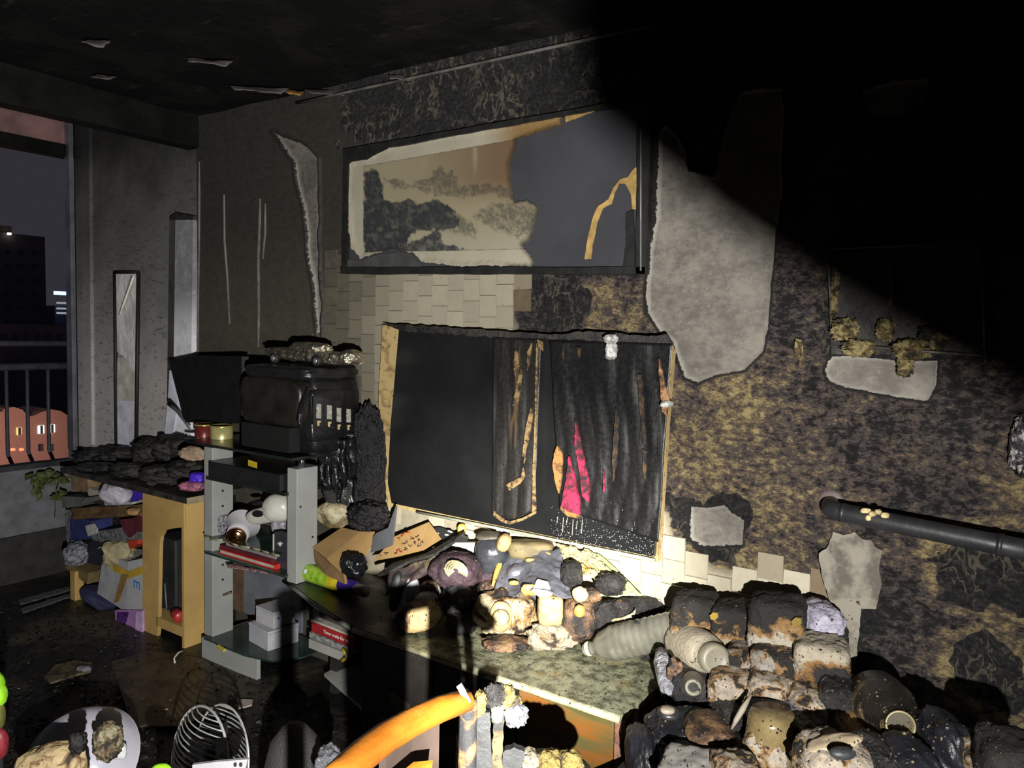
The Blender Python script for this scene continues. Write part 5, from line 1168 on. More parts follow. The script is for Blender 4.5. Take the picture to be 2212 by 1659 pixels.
tube('top_edging', [q + Vector((0, -0.002, -0.011)) for q in fp[:5]], 0.008, plain('grey_glass_edge', (0.20, 0.21, 0.18), 0.2), cab, n=6)
VEN = NT('banded_veneer'); p = VEN.pos()  # olive brown veneer with orange and grey bands from noise
vn = VEN.noise(VEN.scl(p, (0.35, 1, 1.6)), 7, 4, 0.5, 0.4)
vc = VEN.ramp(vn, [(0.36, (0.07, 0.062, 0.022)), (0.47, (0.10, 0.08, 0.028)), (0.56, (0.19, 0.075, 0.016)), (0.68, (0.14, 0.115, 0.075))])
VEN.bump(VEN.noise(p, 40, 3), 0.08, 0.003); VENM = VEN.fin(vc, 0.22)
CABD = plain('cabinet_dark', (0.020, 0.018, 0.016), 0.5, var=0.3)
cxl = fp[4].x + 0.02
yF = cr.y + 0.015
box('cabinet_body', cxl, cr.x - 0.02, yF + 0.02, 2.38, 0.03, CT - 0.023, CABD, cab)
w3 = (cr.x - 0.022 - cxl) / 3
for k in range(3):
    dr_ = box('drawer', cxl + w3 * k + 0.006, cxl + w3 * (k + 1) - 0.006, yF, yF + 0.02, 0.10, CT - 0.035, VENM if k == 2 else CABD, cab, 0.004)
    tube('handle', [Vector((cxl + w3 * (k + 0.35), yF - 0.014, 0.17)), Vector((cxl + w3 * (k + 0.65), yF - 0.014, 0.17))], 0.006, plain('drawer_handle', (0.07, 0.06, 0.05), 0.4), dr_)
box('corner_post', cr.x - 0.022, cr.x, yF - 0.004, yF + 0.03, 0.0, CT - 0.023, burnt('burnt_brown_post', (0.22, 0.11, 0.07), (0.12, 0.06, 0.04), (0.02, 0.015, 0.012), scale=20, lo=0.3, hi=0.55), cab, 0.002)
box('side_panel', cr.x - 0.020, cr.x, yF + 0.03, 2.38, 0.0, CT - 0.023, burnt('dripped_side', (0.30, 0.26, 0.18), (0.14, 0.10, 0.05), (0.02, 0.018, 0.014), scale=12, lo=0.4, hi=0.6, rough=0.5), cab)
box('left_leg', fp[1].x + 0.05, fp[1].x + 0.09, 2.2, 2.36, 0.0, CT - 0.023, CABD, cab)
low = [Vector((fp[1].x + 0.04, 2.37, 0.085)), Vector((fp[1].x + 0.06, 2.16, 0.085)), Vector((cxl - 0.1, 2.05, 0.085)), Vector((cxl, 2.04, 0.085)), Vector((cxl, 2.37, 0.085))]
plate('lower_shelf', low, (0, 0, 0.012), plain('pale_lower_shelf', (0.30, 0.30, 0.28), 0.5, var=0.2), cab)
box('foot', cxl - 0.25, cxl, 2.12, 2.36, 0, 0.084, CABD, cab)
# things in the open compartment
YB = 2.14
def fbox(nm, u0_, v0_, u1_, v1_, y, dep, m, parent=None, rz=0):
    a, b = PY(u0_, v0_, y), PY(u1_, v1_, y)
    return plate(nm, [PY(u0_, v0_, y), PY(u1_, v0_ + (u1_ - u0_) * 0.40, y), PY(u1_, v1_ + (u1_ - u0_) * 0.40, y), PY(u0_, v1_, y)], (0, dep, 0), m, parent)
rbk = empty('lettered_red_book', PY(715, 1385, YB), 'dark red book with white lettering lying in the open cabinet compartment', 'book')
yb2 = 2.10
fbox('cover', 673, 1343, 764, 1364, yb2, 0.14, plain('deep_red_cover', (0.26, 0.015, 0.018), 0.45, var=0.15), rbk)
fbox('page_edge', 672, 1337, 764, 1343, yb2 + 0.004, 0.14, PAPR, rbk)
a_, b_ = PY(698, 1367, yb2 - 0.001), PY(758, 1391, yb2 - 0.001)
text('lettering', 'Time waits for no', a_, b_ - a_, (0, 0, 1), 0.021, WHT, rbk)
dbx = fbox('dark_case', 690, 1306, 766, 1334, yb2 + 0.02, 0.13, plain('plum_case', (0.050, 0.035, 0.040), 0.5, var=0.3)); tag(dbx, 'dark plum case standing on the lettered red book', 'case')
fr = fbox('white_card', 676, 1302, 690, 1340, yb2 + 0.02, 0.02, plain('white_frame_card', (0.34, 0.34, 0.33), 0.6)); tag(fr, 'narrow white card edge left of the plum case', 'card')
gb = fbox('grey_magazine', 668, 1365, 752, 1376, yb2 - 0.003, 0.15, plain('marbled_magazine', (0.22, 0.22, 0.22), 0.6, var=0.6, nscale=50)); tag(gb, 'marbled grey magazine below the lettered red book', 'magazine')
wb = fbox('long_white_box', 667, 1380, 737, 1399, yb2 - 0.005, 0.15, plain('ivory_box', (0.28, 0.27, 0.25), 0.55, var=0.1)); tag(wb, 'long white box at the bottom of the open compartment', 'box')
tag(tube('yellow_hook', [PY(741, 1402, 2.09), PY(747, 1410, 2.085), PY(745, 1422, 2.085), PY(738, 1428, 2.085)], 0.008, plain('yellow_plastic', (0.50, 0.38, 0.02), 0.4), n=8), 'small bent yellow plastic hook beside the long white box', 'hook')

# spray can
sc_ = empty('spray_can', PZ(690, 1262, CT), 'green and silver spray can with purple cap lying on the cabinet', 'spray can')
A_, B_ = PZ(636, 1226, CT + 0.036), PZ(742, 1262, CT + 0.036)
axc = (B_ - A_).normalized(); Rs = axc.to_track_quat('Z', 'Y').to_matrix(); Lc = (B_ - A_).length
r_ = 0.036
lathe('silver_body', [(0.001, 0.004), (r_ * 0.85, 0), (r_, 0.006), (r_, Lc * 0.28)], A_, plain('brushed_can', (0.42, 0.42, 0.40), 0.35, 0.5, var=0.15), sc_, R=Rs, cap=False)
GRN = NT('green_can_print'); p = GRN.pos()
gc = GRN.mix(GRN.rng(GRN.noise(p, 30, 4), 0.35, 0.65), (0.16, 0.34, 0.02), (0.34, 0.52, 0.04))
GRNM = GRN.fin(gc, 0.35)
lathe('green_label', [(r_ * 1.004, Lc * 0.28), (r_ * 1.004, Lc * 0.78)], A_, GRNM, sc_, R=Rs, cap=False)
lathe('yellow_label', [(r_ * 1.004, Lc * 0.78), (r_ * 1.004, Lc * 0.92), (r_ * 0.8, Lc * 0.97)], A_, plain('yellow_print', (0.48, 0.40, 0.02), 0.35, var=0.3), sc_, R=Rs, cap=False)
lathe('cap', [(r_ * 0.78, Lc * 0.96), (r_ * 0.78, Lc * 1.24), (r_ * 0.7, Lc * 1.26), (0.001, Lc * 1.26)], A_, plain('purple_cap', (0.035, 0.015, 0.17), 0.35, var=0.2), sc_, R=Rs, cap=False)
lathe('nozzle', [(r_ * 0.62, Lc * 1.262), (r_ * 0.62, Lc * 1.42), (0.001, Lc * 1.43)], A_, plain('ivory_nozzle', (0.30, 0.29, 0.26), 0.4), sc_, R=Rs, cap=False)
nc = (CAM - A_ - axc * Lc * 0.4); nc = (nc - axc * nc.dot(axc)).normalized(); upc = nc.cross(axc) * -1
if upc.z < 0: upc = -upc
lathe('badge', [(0.011, 0), (0.011, 0.001), (0.006, 0.0012)], A_ + axc * Lc * 0.36 + nc * (r_ + 0.0005) , plain('badge_white', (0.5, 0.52, 0.6), 0.5), sc_, R=nc.to_track_quat('Z', 'Y').to_matrix(), n=14)
for k, s in enumerate(('Jib', '6', 'F', 'C')):
    text('lettering', s, A_ + axc * (Lc * (0.50 + 0.11 * k)) + nc * (r_ * 0.90) - upc * (r_ * 0.45), axc, upc * 0.8 + nc * -0.4, 0.026, plain('can_ink', (0.015, 0.015, 0.02), 0.5), sc_)

# cardboard and boards behind the can
CRD = plain('cardboard', (0.34, 0.21, 0.08), 0.8, var=0.16, nscale=6, bump=0.2, bscale=80)
c1_ = empty('cardboard_box', PZ(740, 1250, CT), 'open brown cardboard box behind the spray can', 'cardboard box')
plate('flap', [PY(675, 1183, 2.18), PY(736, 1141, 2.28), PY(776, 1150, 2.27), PY(715, 1217, 2.12), PY(706, 1207, 2.13)], (0, 0.004, 0.003), CRD, c1_)
plate('flap', [PY(715, 1217, 2.12), PY(776, 1150, 2.27), PY(808, 1150, 2.28), PY(806, 1170, 2.25), PY(790, 1200, 2.2), PY(740, 1238, 2.1)], (0, 0.004, 0.003), CRD, c1_)
plate('wall', [PY(676, 1186, 2.19), PY(715, 1219, 2.13), PY(742, 1240, 2.11), PY(745, 1262, 2.11), PY(700, 1240, 2.13), PY(680, 1215, 2.19)], (0.004, 0.01, 0), plain('cardboard_inside', (0.20, 0.12, 0.05), 0.8, var=0.2), c1_)
c2_ = empty('written_cardboard', PZ(880, 1215, CT), 'brown cardboard panel with handwriting and red print below the television', 'cardboard')
P2 = [PY(806, 1212, 2.24), PY(852, 1160, 2.29), PY(925, 1129, 2.32), PY(952, 1166, 2.27), PY(905, 1195, 2.25)]
plate('panel', P2, (0, 0.004, 0.003), CRD, c2_)
INK = plain('pen_ink', (0.055, 0.04, 0.06), 0.7); REDP = plain('red_print_ink', (0.40, 0.06, 0.02), 0.7)
rs = random.Random(8)
def onp(u, v):     # point just above the second cardboard panel
    n = (P2[1] - P2[0]).cross(P2[3] - P2[0]).normalized()
    if n.y > 0: n = -n
    d = ray(u, v); return CAM + d * ((P2[0] - CAM).dot(n) / d.dot(n)) + n * 0.003
for (u, v) in ((873, 1176), (882, 1170), (892, 1164), (902, 1158), (878, 1186), (888, 1180), (898, 1173), (908, 1168), (835, 1197), (906, 1178), (914, 1172)):
    pts = [onp(u + rs.uniform(-5, 5), v + rs.uniform(-4, 4)) for _ in range(6)]
    tube('pen_mark', pts, 0.0012, INK, c2_, n=4)
for (u, v) in ((862, 1165), (872, 1155), (882, 1149), (855, 1193), (860, 1188), (866, 1192)):
    pts = [onp(u + rs.uniform(-6, 6), v + rs.uniform(-4, 4)) for _ in range(5)]
    tube('red_mark', pts, 0.0022, REDP, c2_, n=4)
tag(plate('grey_board', [PY(u, v, 2.24) for u, v in ((855, 1092), (850, 1140), (846, 1178), (815, 1190), (800, 1194), (806, 1160), (812, 1152), (838, 1140))], (0.002, 0.008, 0), plain('slate_board', (0.075, 0.078, 0.085), 0.75, var=0.15)),
    'slate grey pointed board standing between the two cardboards', 'board')
tag(plate('charred_board', [PY(815, 1240, 2.10), PY(850, 1215, 2.14), PY(920, 1195, 2.18), PY(960, 1172, 2.22), PY(1004, 1148, 2.27), PY(980, 1168, 2.23), PY(940, 1195, 2.17), PY(880, 1212, 2.13), PY(840, 1234, 2.09)], (0.0, 0.006, -0.012), CHAR),
    'long thin charred board slanting up towards the television', 'board')
OLV = plain('olive_cloth', (0.12, 0.10, 0.055), 0.8, var=0.4)
tag(quad_sheet('olive_cloth', [PY(838, 1235, 2.10), PY(940, 1200, 2.17), PY(935, 1232, 2.12), PY(835, 1290, 2.06)], 24, 14, burnt('burnt_olive_cloth', (0.11, 0.09, 0.05), (0.05, 0.03, 0.03), (0.010, 0.009, 0.010), scale=10, lo=0.42, hi=0.7, zbias=-0.5), 0.015, 3, 3, nrm=(0.2, -0.8, 0.5), folds=2, fold=0.006), 'burnt olive cloth draped below the slanting charred board', 'cloth')
tr = empty('slotted_tray', PZ(965, 1170, CT), 'dark slotted tray lying against the wall under the television', 'tray')
plate('tray_plate', [PY(915, 1143, 2.34), PY(950, 1138, 2.36), PY(1012, 1160, 2.33), PY(1004, 1170, 2.31), PY(965, 1172, 2.29)], (0, 0.004, -0.006), plain('tray_grey', (0.035, 0.037, 0.036), 0.3), tr)
for (u, v) in ((944, 1152), (950, 1160), (966, 1156), (980, 1163), (972, 1148)):
    blob('slot', PY(u, v, 2.325), (0.022, 0.008, 0.008), plain('slot_light', (0.42, 0.42, 0.36), 0.5), tr, n=6, amp=0, R=rotm(0, 10, 20))
tag(bpx('knob', 988, 1131, 1007, 1156, 2.34, plain('yellowed_knob', (0.55, 0.36, 0.08), 0.4), 0.03, sq=2.6, amp=0.03, seed=2, n=8), 'round yellowed knob against the wall under the television', 'knob')
tag(plate('white_slab', [PY(u, v, 2.30) for u, v in ((952, 1172), (1030, 1172), (1034, 1228), (975, 1215), (948, 1196))], (0, 0.02, 0), plain('ivory_slab', (0.42, 0.41, 0.32), 0.6, var=0.1)), 'ivory slab leaning on the wall behind the purple cloth', 'slab')
bb = tag(bpx('melted_ball', 738, 1196, 792, 1246, 2.12, GLOSS, 0.08, amp=0.12, freq=3, seed=5), 'shiny black melted ball beside the cardboard box', 'melted plastic')
PUR = burnt('burnt_purple_cloth', (0.075, 0.038, 0.055), (0.04, 0.022, 0.028), (0.012, 0.009, 0.011), scale=12, lo=0.35, hi=0.6, rough=0.7, bump=0.6, bscale=25, bdist=0.015)
pc_ = empty('purple_cloth', PZ(985, 1265, CT), 'burnt purple cloth bundle with a cream whorled lining', 'cloth')
bpx('bundle', 930, 1195, 1040, 1268, 2.17, PUR, 0.16, pc_, amp=0.12, freq=2.6, seed=3, sq=2.3, n=20)
for k in range(4):
    cc0 = PY(985, 1232, 2.085 - 0.004 * k); r = 0.042 - 0.009 * k
    tube('lining_fold', [cc0 + Vector((math.cos(a) * r * 1.15, 0, math.sin(a) * r * 0.75)) for a in [j * 0.45 - 0.4 for j in range(11)]], 0.0055, plain('cream_lining', (0.38, 0.33, 0.19), 0.7, var=0.3), pc_, n=6)
cn = empty('white_cone', PZ(878, 1335, CT), 'glossy white cone standing beside the burnt log', 'cone')
lathe('cone_body', [(0.056, 0), (0.053, 0.02), (0.027, 0.125), (0.021, 0.145), (0.012, 0.155), (0.001, 0.156)], Vector((PZ(882, 1340, CT).x, PZ(882, 1340, CT).y + 0.02, CT + 0.001)), plain('glossy_white', (0.40, 0.40, 0.43), 0.25, var=0.1), cn)
tag(bpx('dark_brush', 843, 1235, 868, 1322, 2.09, BLKBAG, 0.05, sq=2.6, amp=0.05, seed=6, roll=8, zmin=CT + 0.001), 'dark rounded brush leaning on the white cone', 'brush')
on = empty('onion', PZ(930, 1292, CT), 'small burnt onion behind the white lid', 'onion')
bpx('bulb', 907, 1255, 950, 1292, 2.16, burnt('burnt_onion', (0.36, 0.26, 0.17), (0.09, 0.04, 0.04), (0.02, 0.014, 0.014), scale=22, lo=0.4, hi=0.6, rough=0.35), None, on, amp=0.05, seed=4)
tube('stalk', [PY(945, 1262, 2.15), PY(951, 1280, 2.145), PY(950, 1296, 2.14)], [0.004, 0.005, 0.003], PAPR, on, n=6)
tag(bpx('lid', 896, 1280, 947, 1306, 2.11, WPL, 0.10, sq=2.2, amp=0.02, seed=2, n=10), 'white plastic lid in front of the burnt onion', 'lid')
LOGM = burnt('burnt_log_end', (0.42, 0.31, 0.15), (0.16, 0.08, 0.03), (0.014, 0.011, 0.010), scale=13, lo=0.46, hi=0.6, xbias=-0.45, rough=0.6)
tag(bpx('burnt_log', 852, 1298, 956, 1378, 2.04, LOGM, 0.12, sq=2.3, amp=0.06, freq=3, seed=9, roll=-10, zmin=CT + 0.001), 'burnt rounded log with a cream broken end on the dark cabinet top', 'log')

def thing_px(nm, r, y, m, lab, cat, thick=None, **kw):
    kw.setdefault('zmin', CT + 0.001)
    return tag(bpx(nm, r[0], r[1], r[2], r[3], y, m, thick, **kw), lab, cat)
BAGM = plain('slate_melted_bag', (0.085, 0.088, 0.105), 0.4, var=0.3, nscale=9, bump=0.5, bscale=14, bdist=0.02)
POTM = plain('burnt_pot', (0.030, 0.032, 0.038), 0.25, var=0.4, nscale=18, bump=0.5, bscale=50)
CRM = burnt('cream_charred', (0.38, 0.31, 0.19), (0.25, 0.14, 0.05), (0.020, 0.016, 0.015), scale=14, lo=0.42, hi=0.54, rough=0.6, bump=0.8, bscale=30, bdist=0.015, second=(0.36, 0.30, 0.20))
CRM2 = burnt('cream_flaky', (0.36, 0.31, 0.22), (0.22, 0.15, 0.08), (0.03, 0.025, 0.022), scale=20, lo=0.34, hi=0.46, rough=0.75, bump=1.0, bscale=38, bdist=0.02, second=(0.34, 0.30, 0.22))
BRN = burnt('brown_charred', (0.20, 0.12, 0.06), (0.09, 0.05, 0.03), (0.014, 0.012, 0.012), scale=16, lo=0.40, hi=0.62, rough=0.45, bump=0.9, bscale=32, bdist=0.015, gloss=True)
BLK = burnt('black_charred', (0.055, 0.05, 0.048), (0.022, 0.02, 0.02), (0.009, 0.009, 0.010), scale=16, lo=0.42, hi=0.68, rough=0.45, bump=1.0, bscale=36, bdist=0.018, gloss=True)
pt = empty('burnt_pot', PZ(1062, 1235, CT), 'burnt black pot with a tan scorched rim under the television', 'pot')
bpx('pot_body', 1026, 1158, 1098, 1240, 2.29, POTM, 0.13, pt, sq=2.6, amp=0.03, seed=4)
bpx('scorched_rim', 1074, 1153, 1103, 1192, 2.265, plain('scorched_tan', (0.46, 0.29, 0.13), 0.6, var=0.3), 0.05, pt, sq=2.4, amp=0.08, seed=6, n=8, roll=20)
bpx('pot_lid', 1028, 1150, 1085, 1166, 2.30, plain('sooty_lid', (0.09, 0.08, 0.06), 0.6), 0.10, pt, sq=2.6, amp=0.05, seed=5, n=8)
thing_px('scorched_box', (1098, 1168, 1196, 1204), 2.33, plain('olive_scorched_box', (0.14, 0.11, 0.05), 0.7, var=0.4), 'olive scorched box behind the melted slate bag', 'box', 0.08, sq=5, amp=0.04, seed=3, zmin=None)
sb = empty('melted_slate_bag', PZ(1150, 1292, CT), 'slate grey melted bag with orange scorched edges in the torch beam', 'bag')
def bagfn(s, q):
    a = PY(1092 - 27 * q + (118 + 52 * q) * s, 1186 + 100 * q + 6 * math.sin(s * 9), 2.335 - 0.16 * q)
    k = abs(float(fbm(s * 3 + 2, q * 3, 3.0, 5, 4)) - 0.5) * 1.8 - 0.2
    return a + Vector((0.1, -0.5, 0.8)).normalized() * (0.035 * k + 0.012 * math.sin(math.pi * s) + 0.010 * math.sin(8 * s + 3 * q))
sheet('bag_top', bagfn, 54, 40, BAGM, sb, 0.003)
bpx('bag_body', 1092, 1216, 1216, 1300, 2.315, BAGM, 0.10, sb, sq=4, amp=0.06, freq=2, seed=6, n=16)
ORE = plain('orange_scorched_edge', (0.62, 0.30, 0.07), 0.5, var=0.4, nscale=30)
tube('scorched_edge', [PY(1091, 1184, 2.33), PY(1080, 1215, 2.27), PY(1070, 1245, 2.22), PY(1064, 1266, 2.19)], [0.008, 0.012, 0.009, 0.004], ORE, sb, n=6)
tube('scorched_edge', [PY(1091, 1185, 2.32), PY(1130, 1188, 2.32), PY(1165, 1192, 2.32), PY(1200, 1200, 2.32)], [0.004, 0.005, 0.006, 0.004], ORE, sb, n=6)
for (a, b, c, d) in ((1136, 1206, 1156, 1214), (1100, 1254, 1120, 1264), (1126, 1262, 1165, 1286)):
    bpx('scorched_patch', a, b, c, d, 2.305 - (b - 1190) * 0.0018, ORE, 0.012, sb, amp=0.15, freq=4, seed=a, n=8)
tag(plate('beam_highlight', [PY(u, v, 2.165) for u, v in ((1158, 1256), (1180, 1262), (1190, 1288), (1165, 1290), (1150, 1278))], (0, 0.01, 0.006), plain('bright_highlight_white', (0.75, 0.74, 0.70), 0.5)), 'bright white plate standing in for the highlight of the torch beam', 'scrap')  # white plate drawn as the beam's glint on the bag
CRP = burnt('yellowed_crumpled_film', (0.55, 0.47, 0.26), (0.45, 0.24, 0.04), (0.16, 0.08, 0.02), scale=18, lo=0.30, hi=0.45, rough=0.3, bump=1.0, bscale=28, bdist=0.03)
tag(quad_sheet('crumpled_film', [PY(1203, 1178, 2.35), PY(1275, 1190, 2.36), PY(1335, 1252, 2.31), PY(1232, 1240, 2.27)], 40, 30, CRP, 0.035, 6, 5, nrm=(0.1, -0.6, 0.8), thick=0.002), 'crumpled yellowed plastic film behind the melted slate bag', 'plastic film')
GRNF = plain('pale_green_film', (0.30, 0.38, 0.16), 0.35, var=0.4, nscale=18)
tag(quad_sheet('green_film', [PY(1275, 1195, 2.37), PY(1300, 1200, 2.37), PY(1388, 1288, 2.34), PY(1290, 1288, 2.25)], 30, 20, GRNF, 0.02, 4, 8, nrm=(0.1, -0.6, 0.8), thick=0.002), 'pale green plastic sheet sloping down from the television to the bottle', 'plastic film')
thing_px('black_lump', (1212, 1213, 1258, 1272), 2.25, BLK, 'rough black lump at the right end of the melted slate bag', 'charred lump', amp=0.14, freq=4, seed=7)
thing_px('black_lump', (1288, 1238, 1350, 1285), 2.28, BLK, 'rough black lump on the pale green sheet', 'charred lump', amp=0.16, freq=4, seed=8, zmin=None)
thing_px('shell_scrap', (1236, 1268, 1272, 1300), 2.21, plain('cream_curl', (0.36, 0.29, 0.17), 0.5, var=0.2), 'curled cream scrap above the brown bottle', 'scrap', 0.02, sq=2.2, amp=0.08, seed=5, roll=35, zmin=None)
jg = empty('charred_jug', PZ(1090, 1400, CT), 'round charred jug with a cream stopper on the cabinet front', 'jug')
bpx('jug_body', 1022, 1272, 1162, 1404, 2.20, CRM, 0.16, jg, sq=2.2, amp=0.10, freq=2.6, seed=11, n=24, zmin=CT + 0.001)
bpx('collar_ring', 1058, 1298, 1106, 1366, 2.125, plain('cream_collar', (0.36, 0.25, 0.12), 0.5, var=0.3), 0.04, jg, sq=2.3, amp=0.08, seed=3, n=12)
lathe('stopper', [(0.028, 0), (0.028, 0.016), (0.022, 0.022), (0.001, 0.022)], PY(1084, 1334, 2.105), plain('stopper_cream', (0.36, 0.28, 0.15), 0.45, var=0.1), jg, R=Vector((0.30, -0.93, 0.2)).to_track_quat('Z', 'Y').to_matrix())
thing_px('cream_block', (1162, 1284, 1216, 1346), 2.20, plain('scorched_cream_block', (0.40, 0.28, 0.13), 0.55, var=0.3, nscale=14, dirt=0.1), 'scorched cream square block between jug and brown bottle', 'block', 0.07, sq=6, amp=0.05, seed=4)
nk = empty('brown_burnt_bottle', PZ(1250, 1385, CT), 'round brown burnt bottle with an orange cap spot', 'bottle')
bpx('bottle_body', 1210, 1288, 1292, 1384, 2.26, BRN, 0.12, nk, sq=2.4, amp=0.06, freq=3, seed=5, n=18, zmin=CT + 0.001)
bpx('cap', 1240, 1306, 1264, 1334, 2.203, plain('orange_brown_cap', (0.36, 0.19, 0.05), 0.5, var=0.3), 0.02, nk, sq=2.2, amp=0.05, seed=4, n=8)
thing_px('crumpled_paper', (1142, 1344, 1242, 1418), 2.20, CRM2, 'crumpled cream paper wad in front of the jug', 'paper', 0.10, amp=0.16, freq=3.4, seed=12, n=20)
thing_px('fibrous_lump', (1042, 1376, 1142, 1434), 2.10, BRN, 'brown fibrous burnt lump below the jug', 'charred lump', 0.10, amp=0.14, freq=4.5, seed=13, n=18)
bc = empty('burnt_shoe', PZ(1350, 1372, CT), 'black burnt shoe-shaped lump with a cream edge behind the clear bottle', 'charred lump')
bpx('shoe_body', 1272, 1290, 1445, 1372, 2.335, BLK, 0.09, bc, sq=2.3, amp=0.10, freq=2.6, seed=15, n=20, roll=-6, zmin=CT + 0.001)
tube('cream_edge', [PY(1306, 1336, 2.28), PY(1325, 1341, 2.275), PY(1348, 1338, 2.275), PY(1368, 1328, 2.28), PY(1372, 1315, 2.285)], [0.004, 0.008, 0.009, 0.008, 0.004], plain('cream_curl', (0.36, 0.29, 0.17), 0.5), bc, n=6)
bpx('brown_patch', 1325, 1296, 1362, 1318, 2.29, BRN, 0.03, bc, amp=0.1, seed=4, n=8)
for k, (r, y, m, lab) in enumerate((((955, 1255, 1020, 1330), 2.14, BLK, 'black charred lump in shade left of the jug'), ((965, 1320, 1030, 1400), 2.12, BLK, 'dark burnt lump between the log and the jug'), ((1030, 1252, 1090, 1300), 2.25, BRN, 'brown wood-grained burnt lump above the jug'),
            ((1000, 1285, 1045, 1330), 2.19, BRN, 'small brown burnt lump touching the jug'), ((1165, 1290, 1180, 1312), 2.18, BLK, 'tiny black lump beside the cream block'), ((1030, 1228, 1075, 1262), 2.26, PUR, 'small mauve cloth lump beside the burnt pot'),
            ((1380, 1400, 1448, 1425), 2.24, BLK, 'low black crust under the clear bottle'), ((1250, 1270, 1300, 1300), 2.25, BRN, 'brown crumpled lump under the green sheet'), ((940, 1200, 1000, 1225), 2.26, BLK, 'black charred lump behind the purple cloth'))):
    thing_px('charred_lump', r, y, m, lab, 'charred lump', amp=0.13, freq=3.4, seed=60 + k, zmin=(CT + 0.001 if r[3] > 1290 else None))

# clear ribbed water bottle
bt = empty('water_bottle', PZ(1370, 1415, CT), 'greyish ribbed plastic water bottle lying on its side on the cabinet', 'bottle')
N0, N1 = PY(1264, 1403, 2.19), PY(1500, 1350, 2.25)
ab = (N1 - N0).normalized(); Rb = ab.to_track_quat('Z', 'Y').to_matrix(); LB = (N1 - N0).length
GB = NT('sooty_clear_plastic'); p = GB.pos()
gb_c = GB.mix(GB.rng(GB.noise(p, 12, 4), 0.35, 0.65), (0.11, 0.107, 0.085), (0.17, 0.165, 0.135)); GB.bump(GB.noise(p, 50, 3), 0.1, 0.004)
GBM = GB.fin(gb_c, 0.14, trans=0.35)
prof = [(0.016, 0.0), (0.018, 0.004), (0.018, 0.020), (0.021, 0.022), (0.021, 0.028), (0.018, 0.032), (0.028, 0.042), (0.045, 0.065), (0.055, 0.10)]
z = 0.10
while z < LB - 0.02:
    prof += [(0.057, z + 0.004), (0.057, z + 0.014), (0.055, z + 0.018), (0.055, z + 0.021)]; z += 0.024
prof += [(0.054, LB - 0.006), (0.045, LB), (0.001, LB)]
lathe('bottle_body', prof, N0, GBM, bt, R=Rb, n=36, cap=False)
lathe('cap_ring', [(0.0215, 0.006), (0.0235, 0.008), (0.0235, 0.018), (0.0215, 0.020)], N0, plain('cream_ring', (0.45, 0.43, 0.30), 0.4), bt, R=Rb, cap=False)
lathe('mouth', [(0.017, -0.001), (0.013, -0.001), (0.013, 0.02)], N0, plain('mouth_cream', (0.5, 0.46, 0.28), 0.4), bt, R=Rb, cap=False)
tag(bpx('soot_blob', 1370, 1342, 1382, 1348, 2.155, CHAR, 0.012, n=6, amp=0.05), 'small black soot blob on the clear bottle', 'soot')
# ================================================================== pile of burnt packages at the right
chest = empty('storage_chest', (-0.3, 1.95, 0), 'charred low storage chest under the heap of burnt packages', 'chest')
box('chest_body', cr.x + 0.045, 0.40, 1.50, 2.365, 0.0, 0.34, CABD, chest)
box('chest_lid', cr.x + 0.04, 0.41, 1.49, 2.368, 0.341, 0.375, CABD, chest)
Z0 = 0.377
def cpk(name, clean, lo, hi, zb, sc=10, br=(0.22, 0.12, 0.04), rough=0.7, second=None, xb=0.0):
    return burnt(name, clean, br, (0.014, 0.012, 0.011), scale=sc, lo=lo, hi=hi, zbias=zb, rough=rough, bump=0.9, bscale=40, bdist=0.014, second=second, xbias=xb)
K1 = cpk('package_black_top', (0.27, 0.225, 0.155), 0.40, 0.56, 0.75, 14)
K2 = cpk('package_scorched_corner', (0.34, 0.31, 0.25), 0.44, 0.60, 0.55, 8)
K3 = cpk('package_flaky_beige', (0.35, 0.295, 0.23), 0.40, 0.50, 0.0, 22, second=(0.26, 0.225, 0.185))
K4 = cpk('package_brown_side', (0.34, 0.295, 0.225), 0.40, 0.58, -0.55, 10, (0.20, 0.10, 0.03), xb=0.35)
K5 = cpk('package_grey_ash', (0.25, 0.235, 0.215), 0.42, 0.52, 0.1, 20, second=(0.24, 0.21, 0.17))
LAV = plain('lavender_paper_bag', (0.34, 0.32, 0.40), 0.6, var=0.2, nscale=14, bump=0.6, bscale=25, bdist=0.02)
CLR = plain('crumpled_clear_film', (0.16, 0.16, 0.18), 0.2, var=0.5, nscale=30, bump=1.0, bscale=30, bdist=0.03)
NAVY = plain('dark_navy_bag', (0.012, 0.0125, 0.017), 0.4, var=0.4, nscale=12, bump=0.6, bscale=20, bdist=0.015)
